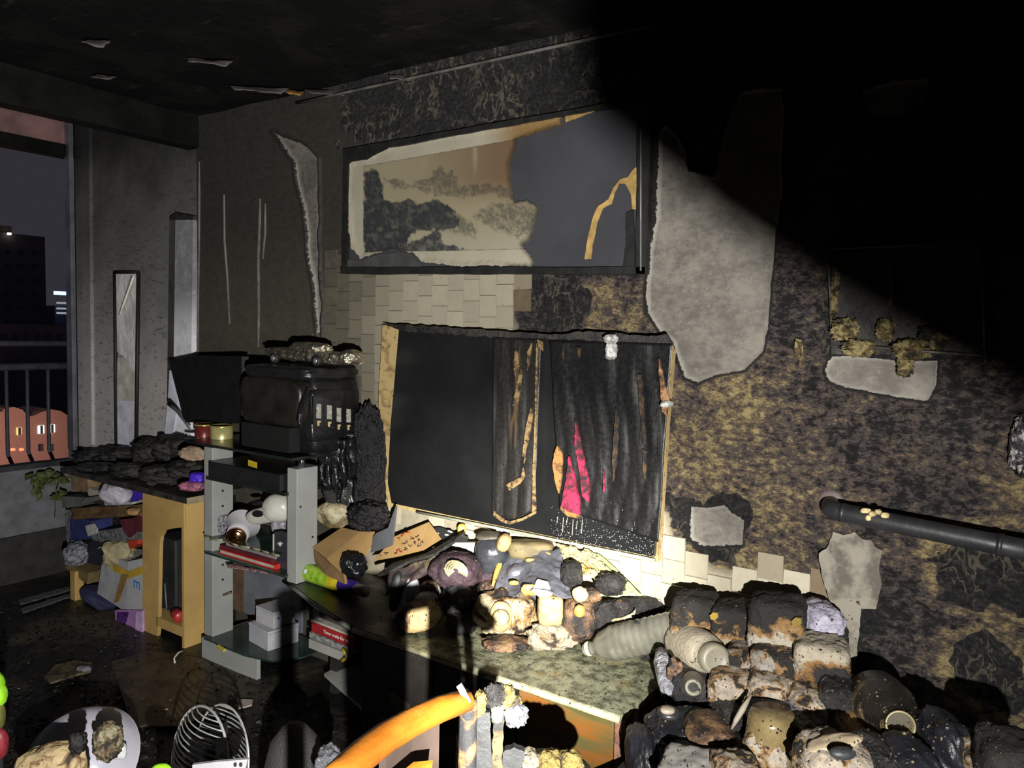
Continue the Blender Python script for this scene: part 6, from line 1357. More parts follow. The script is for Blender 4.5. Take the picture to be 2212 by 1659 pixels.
pile = [
 ('burnt_package', (1453, 1282, 1548, 1392), 2.22, K1, 5, 'black-topped package with a tan base at the left of the top row'),
 ('burnt_package', (1540, 1300, 1628, 1408), 2.22, K1, 6, 'black-topped package second in the top row'),
 ('burnt_package', (1620, 1286, 1738, 1402), 2.18, K2, 5, 'package with a scorched brown corner and white face in the top row'),
 ('paper_bag', (1732, 1302, 1812, 1366), 2.26, LAV, 3, 'pale lavender paper bag at the right end of the top row'),
 ('burnt_box', (1735, 1358, 1828, 1396), 2.24, BLK, 6, 'black charred box under the lavender bag'),
 ('burnt_package', (1572, 1392, 1630, 1450), 2.12, K5, 4, 'small ashy grey package in the middle of the second row'),
 ('burnt_package', (1624, 1390, 1722, 1472), 2.11, K5, 4, 'ashy package with a brown lower edge in the second row'),
 ('burnt_package', (1716, 1378, 1830, 1486), 2.13, K4, 6, 'boxy package, pale above and burnt brown below, in the second row'),
 ('burnt_package', (1534, 1442, 1642, 1526), 2.04, K3, 4, 'flaky beige package left in the third row'),
 ('burnt_package', (1618, 1448, 1704, 1522), 2.04, K3, 5, 'flaky beige package in the middle of the third row'),
 ('burnt_package', (1698, 1478, 1782, 1546), 2.03, K3, 3.4, 'rounded beige package at the right of the third row'),
 ('charred_block', (1768, 1462, 1846, 1572), 2.06, BLK, 4, 'black charred block at the right side of the heap'),
 ('plastic_bag', (1618, 1518, 1772, 1582), 1.96, CLR, 2.8, 'crumpled silvery plastic bag lying on the cut jar'),
 ('black_bag', (1388, 1540, 1588, 1668), 1.90, NAVY, 2.8, 'large dark rubbish bag at the lower left of the heap'),
 ('charred_lump', (1478, 1552, 1580, 1606), 1.86, BRN, 2.4, 'brown and cream burnt debris lying on the dark rubbish bag'),
 ('charred_lump', (1540, 1512, 1625, 1580), 1.97, BLK, 2.6, 'black charred lump left of the cut jar'),
 ('beige_sack', (1718, 1592, 1876, 1700), 1.72, K3, 2.6, 'pale beige burnt sack with a dark hole at the bottom of the picture'),
 ('black_bag', (1918, 1598, 2016, 1700), 1.80, NAVY, 2.3, 'round black bag between the beige sack and the navy bag'),
 ('navy_bag', (1992, 1545, 2084, 1690), 1.92, NAVY, 3, 'dark navy bag against the wall at the right'),
 ('scorched_block', (2118, 1588, 2240, 1720), 1.80, K2, 4, 'charred block with a white scorched face at the lower right corner'),
 ('white_box', (1428, 1640, 1542, 1720), 1.66, plain('ivory_box', (0.40, 0.39, 0.36), 0.55, var=0.1), 7, 'white box corner at the bottom edge below the dark rubbish bag'),
 ('burnt_package', (1540, 1636, 1646, 1730), 1.68, K3, 3, 'beige burnt package at the bottom edge right of the white box'),
 ('brown_block', (1818, 1552, 1862, 1586), 1.95, plain('brown_wood_block', (0.26, 0.15, 0.06), 0.6, var=0.3), 3.4, 'small brown wooden block beside the brass container'),
 ('charred_lump', (1576, 1600, 1625, 1659), 1.84, BLK, 2.4, 'black charred lump between rubbish bag and jar'),
 ('charred_lump', (1860, 1600, 1925, 1659), 1.78, BLK, 2.4, 'black charred lump right of the beige sack'),
 ('charred_lump', (1700, 1555, 1780, 1625), 1.90, BLK, 2.4, 'black charred lump behind the beige sack'),
 ('charred_lump', (2080, 1600, 2125, 1690), 1.86, K5, 2.4, 'pale ashy debris beside the scorched block'),
 ('dark_bag', (1352, 1575, 1420, 1690), 1.78, NAVY, 2.3, 'dark rounded bag beside the cabinet corner'),
]
for k, (nm, r, y, m, sq, lab) in enumerate(pile):
    low_ = r[3] > 1540
    tag(bpx(nm, r[0], r[1], r[2], r[3], y, m, 0.15 if not low_ else 0.17, sq=sq, amp=0.05 if sq > 3.5 else 0.09, freq=2.6, seed=100 + k, n=22, dent=0.05, wr=0.05 if nm not in ('white_box', 'black_bag', 'navy_bag', 'dark_bag') else 0.02, rz=(12 if sq > 3.5 else None), zmin=(Z0 if low_ else None)), lab,
        {'burnt_package': 'package', 'paper_bag': 'bag', 'plastic_bag': 'bag', 'black_bag': 'bag', 'navy_bag': 'bag', 'dark_bag': 'bag', 'beige_sack': 'sack', 'white_box': 'box', 'burnt_box': 'box'}.get(nm, 'debris'),
        'burnt packages heaped at the wall' if nm == 'burnt_package' else None)
# the core of the heap, black throughout
tag(box('charred_crate', cr.x + 0.09, -0.32, 2.02, 2.36, Z0 - 0.001, 0.56, CABD, None, 0.01), 'dark charred crate carrying the upper packages', 'crate')
YC = plain('yellow_cap', (0.21, 0.145, 0.025), 0.5, var=0.4)
for (u, v, y, r, lab) in ((1542, 1332, 2.135, 0.010, 'small yellow cap between the first two packages'), (1720, 1345, 2.10, 0.012, 'yellow cap on the scorched package')):
    tag(plate('cap', [PY(u + a_ * r * 900, v + b_ * r * 900, y) for a_, b_ in ((-1, -0.3), (-0.2, -1), (0.9, -0.8), (1, 0.2), (0.2, 0.9), (-0.7, 0.7))], (0, 0.012, 0), YC), lab, 'cap')
# burnt milk bottle lying in the second row
mb = empty('beige_burnt_bottle', PY(1510, 1450, 2.08), 'big beige burnt bottle lying with its round mouth towards the camera', 'bottle')
a_, b_ = PY(1478, 1385, 2.20), PY(1545, 1424, 2.03)
axm = (b_ - a_).normalized(); Lm = (b_ - a_).length
BEI = burnt('beige_bottle', (0.36, 0.315, 0.235), (0.28, 0.22, 0.13), (0.03, 0.025, 0.02), scale=16, lo=0.26, hi=0.40, rough=0.6, bump=0.7, bscale=45)
lathe('bottle_body', [(0.001, -0.04), (0.056, -0.035), (0.060, 0.0), (0.060, Lm * 0.6), (0.052, Lm * 0.8), (0.040, Lm * 0.86), (0.040, Lm)], a_, BEI, mb, R=axm.to_track_quat('Z', 'Y').to_matrix(), cap=False)
lathe('cap', [(0.042, Lm * 0.9), (0.042, Lm * 1.02), (0.032, Lm * 1.05), (0.026, Lm * 1.03), (0.001, Lm * 1.03)], a_, plain('pale_bottle_cap', (0.17, 0.155, 0.115), 0.45, var=0.12), mb, R=axm.to_track_quat('Z', 'Y').to_matrix(), cap=False)
# crushed clear bottle
cb = empty('crushed_bottle', PY(1440, 1490, 2.06), 'crushed clear bottle between the cabinet corner and the heap', 'bottle')
tube('bottle_body', [PY(1428, 1405, 2.10), PY(1430, 1430, 2.07), PY(1436, 1462, 2.04), PY(1452, 1500, 2.0)], [0.016, 0.026, 0.024, 0.03], CLR, cb, n=10)
bpx('burnt_side', 1440, 1425, 1475, 1515, 2.03, BRN, 0.05, cb, amp=0.16, seed=4, n=12)
# black bottle with white mouth
kb = empty('blackened_bottle', PY(1490, 1520, 2.0), 'blackened bottle with a white ring mouth in the third row', 'bottle')
bpx('bottle_body', 1448, 1440, 1545, 1532, 2.05, BLK, 0.13, kb, sq=2.4, amp=0.07, seed=71, n=16)
Rm_ = Vector((0.35, -0.9, 0.15)).to_track_quat('Z', 'Y').to_matrix()
lathe('neck', [(0.030, -0.03), (0.026, 0.0), (0.022, 0.018), (0.022, 0.026), (0.014, 0.026), (0.014, 0.0)], PY(1497, 1480, 1.975), plain('bottle_mouth_cream', (0.13, 0.12, 0.09), 0.45), kb, R=Rm_, n=20, cap=False)
lathe('opening', [(0.014, 0.012), (0.001, 0.012)], PY(1497, 1480, 1.975), CHAR, kb, R=Rm_, n=16, cap=False)
tag(tube('torn_strip', [PY(1622, 1502, 1.90), PY(1605, 1530, 1.88), PY(1590, 1555, 1.86), PY(1580, 1575, 1.85)], [0.003, 0.008, 0.007, 0.002], plain('pale_strip', (0.25, 0.22, 0.17), 0.6), n=6), 'pale torn strip hanging across the dark middle of the heap', 'strip')
# jar with beige contents
jr = empty('cut_jar', PY(1662, 1659, 1.86), 'cut plastic jar full of burnt beige lumps', 'jar')
pj = PY(1662, 1660, 1.86)
hj = PY(1662, 1535, 1.86).z - Z0
lathe('jar_wall', [(0.052, 0), (0.058, 0.01), (0.060, hj * 0.8), (0.056, hj * 0.93), (0.050, hj)], Vector((pj.x, 1.86, Z0)), plain('amber_jar', (0.20, 0.15, 0.07), 0.2, var=0.4, trans=0.2), jr)
blob('contents', (pj.x - 0.004, 1.842, Z0 + hj * 0.45), (0.114, 0.112, hj * 0.82), K3, jr, sq=3, amp=0.08, freq=3, seed=5, n=16)
# dark round lid on the rubbish bag
ld = empty('lidded_can', PY(1443, 1540, 1.86), 'dark round lid with a cream half disc on the rubbish bag', 'lid')
bpx('lid_ring', 1420, 1528, 1468, 1552, 1.835, plain('dark_lid', (0.02, 0.02, 0.022), 0.4), 0.06, ld, sq=2.2, amp=0.0, n=10)
bpx('cream_disc', 1426, 1526, 1458, 1542, 1.812, plain('cream_disc', (0.20, 0.17, 0.13), 0.5), 0.03, ld, sq=2.2, amp=0.02, n=8)
# open-mouthed brass container
br_ = empty('brass_container', PY(1910, 1600, 2.0), 'burnt brass-coloured container lying with its round mouth open, at the wall', 'container')
BRS = burnt('burnt_brass', (0.34, 0.26, 0.14), (0.16, 0.11, 0.06), (0.016, 0.014, 0.012), scale=10, lo=0.40, hi=0.60, zbias=0.5, rough=0.35, bump=0.5, gloss=True)
p_a, p_b = PY(1888, 1505, 2.12), PY(1944, 1566, 1.88)
axb = (p_b - p_a).normalized(); Lq = (p_b - p_a).length; Rq = axb.to_track_quat('Z', 'Y').to_matrix()
lathe('container_body', [(0.001, -0.03), (0.060, -0.02), (0.072, 0.03), (0.072, Lq * 0.5), (0.060, Lq * 0.75), (0.046, Lq * 0.85), (0.042, Lq)], p_a, BRS, br_, R=Rq, cap=False, n=36)
lathe('mouth_rim', [(0.030, Lq * 1.0), (0.033, Lq * 1.01), (0.031, Lq * 1.03), (0.027, Lq * 1.02), (0.027, Lq * 0.86)], p_a, plain('brass_mouth', (0.26, 0.22, 0.12), 0.35, 0.3, var=0.3), br_, R=Rq, cap=False, n=28)
lathe('mouth_inside', [(0.028, Lq * 0.90), (0.001, Lq * 0.90)], p_a, plain('mouth_olive', (0.045, 0.040, 0.024), 0.7), br_, R=Rq, cap=False, n=28)
lathe('neck_shoulder', [(0.046, Lq * 0.84), (0.032, Lq * 0.99)], p_a, BRS, br_, R=Rq, cap=False, n=28)
tag(bpx('wall_shadow_blob', 1845, 1468, 1945, 1530, 2.16, CHAR, 0.06, amp=0.12, seed=9, n=12), 'black blob standing in for the shadow behind the brass container', 'crust')  # black blob placed as the container's shadow
# dark blob set on the beige sack to stand for its shaded hole
tag(bpx('sack_hole_dark', 1792, 1614, 1848, 1640, 1.645, plain('dark_oval', (0.03, 0.032, 0.036), 0.5), 0.03, sq=2.1, amp=0.0, n=10), 'dark oval blob drawn as the hole of the beige sack', 'cap')
tag(bpx('cream_rind', 1740, 1592, 1862, 1618, 1.70, plain('cream_rind', (0.34, 0.27, 0.18), 0.5, var=0.3), 0.05, sq=2.3, amp=0.10, seed=8, n=12, roll=-14), 'glossy cream rind along the top of the beige sack', 'scrap')

# ================================================================== foreground
# wooden chair seen from behind its back rest
ORW = NT('orange_varnished_wood'); p = ORW.pos()
oc_ = ORW.mix(ORW.rng(ORW.noise(ORW.scl(p, (1, 0.3, 1)), 22, 5), 0.35, 0.65), (0.27, 0.082, 0.008), (0.37, 0.135, 0.018))
oc_ = ORW.mix(ORW.rng(ORW.noise(p, 45, 5), 0.66, 0.75, 0, 0.7), oc_, (0.34, 0.25, 0.17))
ORW.bump(ORW.noise(p, 60, 4), 0.25, 0.004); ORM = ORW.fin(oc_, 0.3)
rz_ = 0.90
railp = [PZ(u, v, rz_) for u, v in ((1012, 1512), (950, 1532), (890, 1560), (835, 1592), (785, 1630), (740, 1672), (700, 1712))]
ch = empty('wooden_chair', (railp[3].x - 0.2, railp[3].y, 0), 'wooden chair with an orange varnished top rail burnt at its end', 'chair')
rail = tube('top_rail', railp, [0.019, 0.022, 0.0235, 0.024, 0.0245, 0.0245, 0.024], ORM, ch, n=14)
pe, ps = railp[0], railp[-1]
def dn(pnt, z): return Vector((pnt.x, pnt.y, z))
BKP = plain('chair_back_brown', (0.075, 0.052, 0.042), 0.6, var=0.35, nscale=7, bump=0.2)
plate('back_panel', [dn(railp[1], rz_ - 0.01), dn(railp[2], rz_ - 0.01), dn(railp[3], rz_ - 0.01), dn(railp[3], 0.52), dn(railp[2], 0.52), dn(railp[1], 0.52)], (-0.012, -0.004, 0), BKP, ch)
for q in (pe + Vector((0, 0.0, 0)), ps):
    tube('post', [dn(q, rz_), dn(q, 0.6), dn(q, 0.0)], [0.016, 0.018, 0.015], burnt('charred_chair_post', (0.30, 0.16, 0.06), (0.10, 0.06, 0.03), (0.02, 0.02, 0.022), scale=14, lo=0.5, hi=0.62), ch)
sxl = (pe + ps) / 2
obox('seat', (sxl.x - 0.20, sxl.y, 0.45), (0.40, (pe - ps).length * 0.92, 0.03), BKP, ch, (0, 0, math.degrees(math.atan2(pe.y - ps.y, pe.x - ps.x)) - 90), 0.006)
for q in (pe, ps): tube('leg', [dn(q, 0.435) + Vector((-0.37, 0, 0)), dn(q, 0) + Vector((-0.38, 0, 0))], 0.016, BKP, ch)
plate('orange_slat', [PD(905, 1645, 1.22), PD(935, 1642, 1.24), PD(930, 1690, 1.24), PD(850, 1690, 1.18)], (-0.006, -0.006, 0), ORM, ch)
# charred slats and melted scraps at the end of the rail
GSL = plain('charred_grey_slat', (0.020, 0.021, 0.023), 0.55, var=0.4, nscale=12, bump=0.4, dirt=0.25)
def dplate(nm, us, d, m, parent=None, th=0.012, step=8, amp=1.5, seed=2):
    return plate(nm, [PD(u, v, d) for u, v in jag(us, step, amp, seed)], tuple(fwd * th), m, parent)
sl_ = empty('slat_rack', dn(PD(1060, 1700, 1.42), 0.0), 'charred grey slats standing behind the end of the orange rail', 'slats')
dplate('slat', [(1012, 1535), (1058, 1540), (1062, 1640), (1060, 1800), (1000, 1800), (1003, 1640)], 1.40, GSL, sl_)
dplate('slat', [(1068, 1545), (1090, 1540), (1084, 1640), (1090, 1800), (1064, 1800), (1062, 1640)], 1.43, burnt('charred_tan_slat', (0.09, 0.066, 0.03), (0.045, 0.03, 0.015), (0.015, 0.015, 0.014), scale=20, lo=0.44, hi=0.58), sl_, seed=4)
q0, q1 = PD(1030, 1800, 1.40), PD(1076, 1800, 1.43)
for q in (q0, q1): tube('slat_foot', [q, dn(q, 0.0)], 0.02, GSL, sl_)
YM = burnt('melted_yellow_foam', (0.25, 0.19, 0.055), (0.13, 0.085, 0.02), (0.03, 0.026, 0.02), scale=26, lo=0.36, hi=0.5, rough=0.4, bump=1.0, bscale=40, bdist=0.02)
for k, (u0_, v0_, u1_, v1_, d, m, lab) in enumerate(((1024, 1492, 1050, 1545, 1.37, YM, 'yellow foam lump at the burnt end of the orange rail'), (1045, 1475, 1090, 1530, 1.41, BLK, 'black crinkled scrap on top of the slats'), (1072, 1478, 1112, 1530, 1.42, YM, 'yellow foam scrap right of the black crinkled one'),
                             (1100, 1505, 1128, 1535, 1.43, YM, 'small yellow foam knob hanging at the right of the slats'), (1088, 1522, 1140, 1568, 1.42, CLR, 'silvery crumpled scrap dangling beside the slats'), (1060, 1520, 1088, 1560, 1.41, plain('greenish_foam', (0.13, 0.16, 0.11), 0.6, var=0.4), 'greenish foam scrap between the slats'))):
    c = PD((u0_ + u1_) / 2, (v0_ + v1_) / 2, d)
    tag(blob('foam_scrap', c, ((u1_ - u0_) * d / F_, 0.03, (v1_ - v0_) * d / F_), m, sq=2.4, amp=0.2, freq=4, seed=150 + k, n=12, R=rotm(0, 0, CAMZ)), lab, 'scrap')
tag(dplate('clear_strip', [(985, 1483), (997, 1476), (1018, 1515), (1008, 1527)], 1.33, CLR, None, 0.004, 12, 0.6), 'clear plastic strip sticking up beside the orange rail end', 'strip')
tag(dplate('grey_rag', [(1085, 1625), (1110, 1615), (1134, 1625), (1128, 1660), (1135, 1720), (1085, 1720)], 1.46, GSL, None, 0.02), 'grey rag hanging below the silvery scrap', 'rag')
st_ = empty('burnt_stool', dn(PD(1185, 1700, 1.72), 0), 'low burnt stool carrying yellowish debris at the bottom edge', 'stool')
tp = PD(1185, 1668, 1.72)
lathe('stool_top', [(0.10, -0.03), (0.105, -0.015), (0.10, 0.0), (0.001, 0.0)], dn(tp, tp.z), BLKBAG, st_)
for a in range(3):
    q = Vector((math.cos(a * 2.1) * 0.075, math.sin(a * 2.1) * 0.075, 0)); tube('leg', [dn(tp + q, tp.z - 0.028), dn(tp + q * 1.25, 0)], 0.014, GSL, st_)
for k, (u0_, u1_, m, lab) in enumerate(((1112, 1165, CRM2, 'cream flaky debris on the left of the stool'), (1160, 1215, YM, 'yellow debris in the middle of the stool'), (1205, 1258, YM, 'yellow flat debris on the right of the stool'))):
    c = PD((u0_ + u1_) / 2, 1645 + k * 2, 1.70)
    tag(blob('crumbling_lump', c, ((u1_ - u0_) * 1.7 / F_, 0.07, 0.045), m, sq=2.5, amp=0.18, freq=3.5, seed=170 + k, n=12, R=rotm(0, 0, CAMZ)), lab, 'debris')
tag(plate('torn_leaf_scrap', [PY(u, v, yF - 0.006) for u, v in ((832, 1492), (852, 1496), (880, 1520), (892, 1540), (870, 1548), (862, 1545), (845, 1515))], (0, 0.004, 0), plain('grey_torn_scrap', (0.075, 0.068, 0.055), 0.5, var=0.4)), 'torn grey scrap stuck to the dark cabinet front above the chair rail', 'scrap')

# left foreground on the floor
bas = empty('white_basin', PZ(165, 1700, 0.0), 'white enamel basin lying upside down at the lower left', 'basin')
cbn = PD(152, 1648, 2.45)
Rw = (Vector((0.30, -0.62, 0.70))).to_track_quat('Z', 'Y').to_matrix()
ENA = plain('white_enamel_basin', (0.44, 0.43, 0.50), 0.3, var=0.12, nscale=8, dirt=0.12)
lathe('basin_shell', [(0.185, -0.08), (0.18, -0.07), (0.165, -0.02), (0.13, 0.03), (0.075, 0.055), (0.001, 0.06)], cbn + Vector((0, 0, 0.02)), ENA, bas, R=Rw, n=40, cap=False)
CWD = burnt('cream_charred_wood', (0.46, 0.35, 0.19), (0.22, 0.13, 0.06), (0.02, 0.016, 0.014), scale=11, lo=0.38, hi=0.5, rough=0.6, bump=0.8)
def dblob(nm, r, d, m, lab, cat, th=0.1, **kw):
    c = PD((r[0] + r[2]) / 2, (r[1] + r[3]) / 2, d)
    kw.setdefault('R', rotm(0, 0, CAMZ) @ rotm(0, kw.pop('roll', 0), 0))
    return tag(blob(nm, c, ((r[2] - r[0]) * d / F_, th, (r[3] - r[1]) * d / F_), m, **kw), lab, cat)
dblob('charred_plank_end', (45, 1606, 186, 1720), 2.15, CWD, 'cream charred wood piece leaning on the white basin', 'wood', 0.10, sq=2.8, amp=0.08, seed=5, n=16, roll=-20)
dblob('black_crust', (152, 1582, 186, 1626), 2.12, CHAR, 'black crust at the tip of the cream charred wood', 'crust', 0.04, amp=0.2, freq=4, seed=6, n=10)
dblob('mossy_crust', (206, 1560, 262, 1640), 2.30, burnt('speckled_crust', (0.26, 0.24, 0.16), (0.14, 0.10, 0.05), (0.02, 0.018, 0.014), scale=30, lo=0.42, hi=0.58), 'speckled crust along the right rim of the white basin', 'crust', 0.07, amp=0.16, freq=4, seed=7, n=14)
dblob('white_chip', (240, 1605, 272, 1640), 2.42, plain('white_chip', (0.52, 0.54, 0.54), 0.4), 'broken white chip right of the basin', 'chip', 0.02, sq=4, amp=0.1, seed=3, n=8)
# fan with wire guard
fan = empty('desk_fan', PZ(430, 1720, 0.0), 'small desk fan with a domed white wire guard on the floor', 'fan')
WIRE = plain('white_wire', (0.42, 0.43, 0.42), 0.35, 0.2, var=0.2)
dF = 2.35
fc0 = PD(430, 1650, dF); rF = 0.165
n_f = (Vector((-0.12, -0.95, 0.2))).normalized(); e1_ = n_f.cross(Vector((0, 0, 1))).normalized(); e2_ = e1_.cross(n_f)
fc0.z = max(fc0.z, rF + 0.03)
tube('guard_ring', [fc0 + (e1_ * math.cos(a) + e2_ * math.sin(a)) * rF for a in [j * 2 * math.pi / 36 for j in range(37)]], 0.0045, WIRE, fan, n=6)
tube('guard_ring', [fc0 - n_f * 0.07 + (e1_ * math.cos(a) + e2_ * math.sin(a)) * rF * 0.97 for a in [j * 2 * math.pi / 36 for j in range(37)]], 0.0035, WIRE, fan, n=6)
for k in range(-9, 10):
    h = k / 10 * rF; w = math.sqrt(rF * rF - h * h)
    tube('wire', [fc0 + e2_ * h + e1_ * (s * w) + n_f * (0.05 * (1 - s * s)) * (w / rF) for s in (-1, -0.75, -0.5, -0.25, 0, 0.25, 0.5, 0.75, 1)], 0.0022, WIRE, fan, n=5)
    tube('wire', [fc0 - n_f * 0.07 + e2_ * h * 0.97 + e1_ * (s * w * 0.97) - n_f * (0.045 * (1 - s * s)) * (w / rF) for s in (-1, -0.6, -0.2, 0.2, 0.6, 1)], 0.0022, WIRE, fan, n=5)
lathe('motor', [(0.04, 0), (0.045, 0.02), (0.045, 0.06), (0.02, 0.08)], fc0 - n_f * 0.09, BLKBAG, fan, R=(n_f).to_track_quat('Z', 'Y').to_matrix())
for k in range(3):
    a = k * 2.1; d_ = e1_ * math.cos(a) + e2_ * math.sin(a); s_ = n_f.cross(d_)
    plate('blade', [fc0 - n_f * 0.03 + d_ * 0.02 - s_ * 0.02, fc0 - n_f * 0.02 + d_ * 0.13 - s_ * 0.05, fc0 - n_f * 0.045 + d_ * 0.14 + s_ * 0.04, fc0 - n_f * 0.04 + d_ * 0.03 + s_ * 0.02], tuple(n_f * 0.003), BLKBAG, fan)
lathe('base', [(0.09, 0), (0.085, 0.02), (0.03, 0.03), (0.02, max(0.04, fc0.z - rF))], Vector((fc0.x + 0.05, fc0.y + 0.05, 0.006)), BLKBAG, fan)
# grey mesh dome
dm = empty('mesh_dome', PZ(640, 1720, 0.0), 'dark grey domed mesh cover standing on the floor near the chair', 'cover')
pdm = PD(636, 1659, 2.30); hd = PD(636, 1563, 2.30).z
t = NT('dark_mesh'); t.bump(t.voro(t.pos(), 260), 0.8, 0.004); DMM = t.fin((0.045, 0.044, 0.043), 0.7)
lathe('dome', [(0.10, 0.0), (0.10, hd * 0.35), (0.092, hd * 0.6), (0.07, hd * 0.85), (0.035, hd * 0.97), (0.001, hd)], Vector((pdm.x, pdm.y, 0.006)), DMM, dm, cap=False)
lathe('brim', [(0.102, 0.0), (0.108, 0.01), (0.102, 0.02)], Vector((pdm.x, pdm.y, 0.006)), DMM, dm, cap=False)
dblob('silver_bag', (682, 1612, 738, 1700), 2.10, CLR, 'silvery crumpled bag at the bottom edge left of the chair rail', 'bag', 0.08, amp=0.16, freq=3, seed=9, n=12)
pw = empty('perforated_board', PD(440, 1660, 1.9), 'white perforated board edge at the bottom of the picture', 'board')
dplate('board', [(415, 1652), (470, 1646), (535, 1640), (520, 1700), (415, 1720)], 1.95, plain('white_board', (0.40, 0.39, 0.42), 0.5, var=0.1), pw, 0.01, 40, 0.5)
for u in (508, 520): blob('hole', PD(u, 1652, 1.945), (0.008, 0.006, 0.010), HOLE, pw, n=6, amp=0, R=rotm(0, 0, CAMZ))
q = PD(420, 1690, 1.96)
box('board_support', q.x - 0.12, q.x + 0.12, q.y - 0.02, q.y + 0.02, 0.0, q.z, CABD, pw)
dblob('lid', (325, 1650, 372, 1690), 1.93, plain('lime_plastic', (0.25, 0.55, 0.02), 0.4), 'lime green lid at the bottom edge on the white board', 'lid', 0.03, sq=2.4, amp=0.04, seed=2, n=8)
gp = empty('green_toy', PZ(2, 1700, 0), 'lime green and red plastic thing at the left edge of the picture', 'toy')
dG = 2.2
for (r, m) in (((-24, 1452, 8, 1512), plain('lime_plastic', (0.25, 0.55, 0.02), 0.4)), ((-20, 1474, 13, 1526), plain('lime_plastic', (0.25, 0.55, 0.02), 0.4)), ((-26, 1570, 16, 1640), plain('crimson_plastic', (0.22, 0.02, 0.03), 0.5)), ((-30, 1510, 9, 1580), plain('olive_plastic', (0.12, 0.12, 0.03), 0.5))):
    c = PD((r[0] + r[2]) / 2, (r[1] + r[3]) / 2, dG); blob('plastic_part', c, ((r[2] - r[0]) * dG / F_, 0.04, (r[3] - r[1]) * dG / F_), m, gp, amp=0.06, n=10, R=rotm(0, 0, CAMZ))
q = PD(-10, 1630, dG); tube('stand', [q, dn(q, 0)], 0.02, BLKBAG, gp)

# things lying on the floor
def fl_plate(nm, us, m, lab, cat, z=0.012, th=0.006, seed=1):
    return tag(plate(nm, [PZ(u, v, z) for u, v in jag(us, 14, 1.2, seed)], (0, 0, th), m), lab, cat)
fl_plate('floor_paper', [(513, 1513), (546, 1514), (544, 1524), (532, 1530), (514, 1533)], plain('pinkish_paper', (0.34, 0.27, 0.24), 0.7), 'pale pinkish paper scrap on the floor below the shelf unit', 'paper')
fl_plate('cardboard_sheet', [(240, 1430), (330, 1405), (440, 1425), (500, 1470), (490, 1540), (380, 1570), (285, 1570), (262, 1500)], burnt('wet_floor_card', (0.055, 0.042, 0.022), (0.03, 0.022, 0.014), (0.010, 0.009, 0.008), scale=8, lo=0.36, hi=0.6, rough=0.35), 'wet brown cardboard sheet flat on the floor before the desk', 'cardboard', 0.012, 0.003)
fl_plate('crushed_wrapper', [(95, 1465), (120, 1440), (160, 1432), (198, 1436), (196, 1452), (150, 1466), (110, 1478)], burnt('wet_wrapper', (0.09, 0.075, 0.04), (0.05, 0.03, 0.02), (0.012, 0.011, 0.01), scale=20, lo=0.35, hi=0.55, rough=0.2), 'shiny crushed wrapper on the floor at the left', 'wrapper', 0.02, 0.01)
tag(blob('foil_scrap', PZ(182, 1444, 0.035), (0.07, 0.04, 0.02), CLR, n=8, amp=0.2, freq=4, R=rotm(0, 0, 20)), 'bright foil scrap on the crushed wrapper', 'foil')
tag(tube('white_cable', [PZ(398, 1405, 0.02), PZ(385, 1410, 0.03), PZ(376, 1422, 0.02), PZ(378, 1434, 0.012)], 0.004, WHT, n=6), 'white cable curling on the floor at the desk side panel', 'cable')
fl_plate('window_track', [(40, 1298), (150, 1268), (152, 1276), (44, 1308)], plain('grey_track', (0.12, 0.12, 0.125), 0.4, 0.3), 'grey metal track lying on the floor before the parapet', 'metal track')
fl_plate('window_track', [(45, 1316), (152, 1284), (154, 1290), (50, 1326)], plain('grey_track', (0.12, 0.12, 0.125), 0.4, 0.3), 'second grey metal track nearer the desk leg', 'metal track')
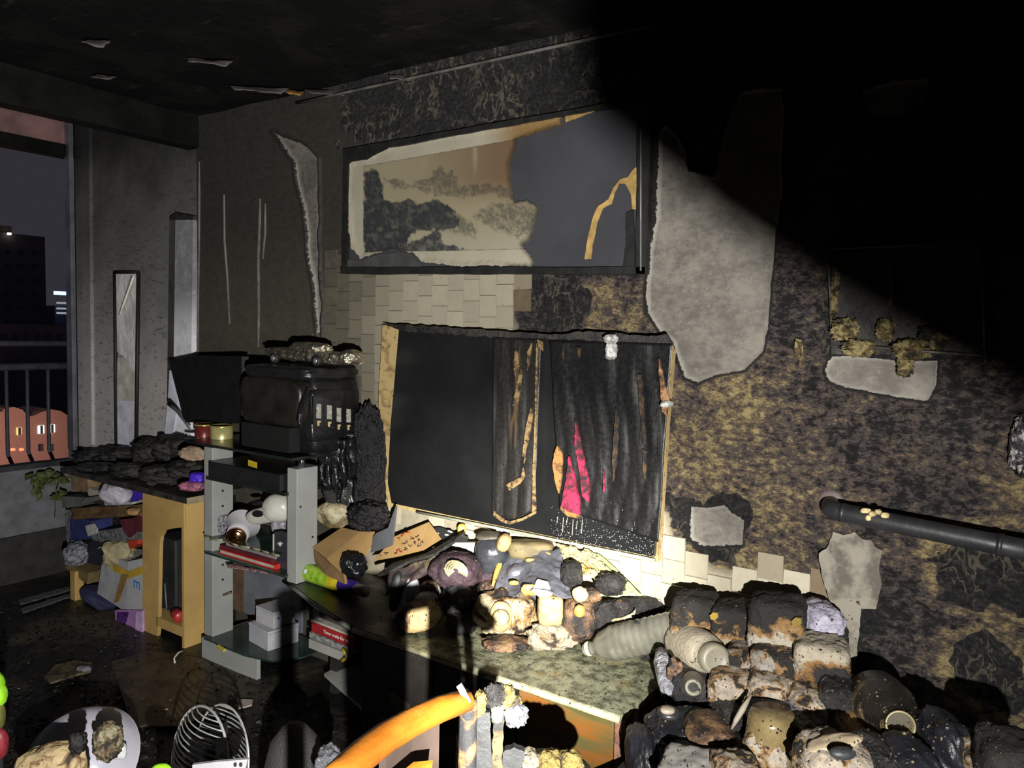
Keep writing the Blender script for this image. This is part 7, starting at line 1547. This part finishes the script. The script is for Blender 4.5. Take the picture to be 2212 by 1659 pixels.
# ash and splinters: far too many to count
def litter():
    rs = random.Random(12); V = []; Fc = []
    for k in range(1500):
        u = rs.uniform(-20, 720); v = rs.uniform(1270, 1668)
        p = PZ(u, v, 0.010)
        if p.x < -4.8 or p.y > 2.06 or p.y < -2: continue
        s = rs.uniform(0.004, 0.020); a = rs.uniform(0, 6.28); h = rs.uniform(0.002, 0.012)
        dx, dy = math.cos(a) * s, math.sin(a) * s; n = len(V)
        V += [p + Vector((dx, dy, 0)), p + Vector((-dy * 0.4, dx * 0.4, h)), p + Vector((-dx, -dy, h * 0.5)), p + Vector((dy * 0.5, -dx * 0.5, 0)), p + Vector((0, 0, -0.006))]
        Fc += [(n, n + 1, n + 2, n + 3), (n, n + 3, n + 4), (n + 3, n + 2, n + 4), (n + 2, n + 1, n + 4), (n + 1, n, n + 4)]
    t = NT('ash_and_splinters'); p = t.pos()
    c = t.mix(t.rng(t.noise(p, 70, 2), 0.52, 0.66), (0.008, 0.008, 0.008), (0.055, 0.05, 0.045)); M = t.fin(c, 0.4)
    o = pyd('floor_litter', V, Fc, M); tag(o, 'black ash and splinters strewn over the wet floor', 'litter', kind='stuff')
litter()

# ash crumbs and charred chips scattered over the heaps: far too many to count
def crumbs():
    bpy.context.view_layer.update()
    dg = bpy.context.evaluated_depsgraph_get()
    rs = random.Random(21); V = []; Fc = []
    for k in range(2300):
        if k % 5 < 3: u, v = rs.uniform(1400, 2190), rs.uniform(1290, 1656)
        else: u, v = rs.uniform(820, 1460), rs.uniform(1190, 1530)
        d = ray(u, v).normalized()
        hit, loc, nrm, idx, ob, _ = SC.ray_cast(dg, CAM, d)
        if not hit or ob is None or loc.y > 2.36 or ob.name.startswith(('wall_', 'water', 'bottle', 'screen', 'cloth', 'top_rail')) or (loc - CAM).length < 1.62 or nrm.z < 0.05: continue
        if nrm.dot(d) > 0: nrm = -nrm
        s = rs.uniform(0.0015, 0.0065); a = nrm.orthogonal().normalized(); b = nrm.cross(a)
        w = rs.uniform(0, 6.28); e1 = a * math.cos(w) + b * math.sin(w); e2 = nrm.cross(e1); n = len(V); q = rs.uniform(0.4, 1.0)
        V += [loc + e1 * s - nrm * 0.001, loc + e2 * s * q - nrm * 0.001, loc - e1 * s * q - nrm * 0.001, loc - e2 * s * 0.7 - nrm * 0.001, loc + nrm * s * rs.uniform(0.3, 0.9)]
        Fc += [(n, n + 1, n + 4), (n + 1, n + 2, n + 4), (n + 2, n + 3, n + 4), (n + 3, n, n + 4)]
    t = NT('ash_crumb'); p = t.pos()
    c = t.ramp(t.noise(p, 55, 2), [(0.40, (0.010, 0.010, 0.010)), (0.55, (0.03, 0.026, 0.022)), (0.62, (0.13, 0.095, 0.055)), (0.72, (0.24, 0.21, 0.16))]); M = t.fin(c, 0.6)
    tag(pyd('ash_crumbs', V, Fc, M), 'ash crumbs and charred chips scattered over the burnt heaps', 'litter', kind='stuff')
crumbs()
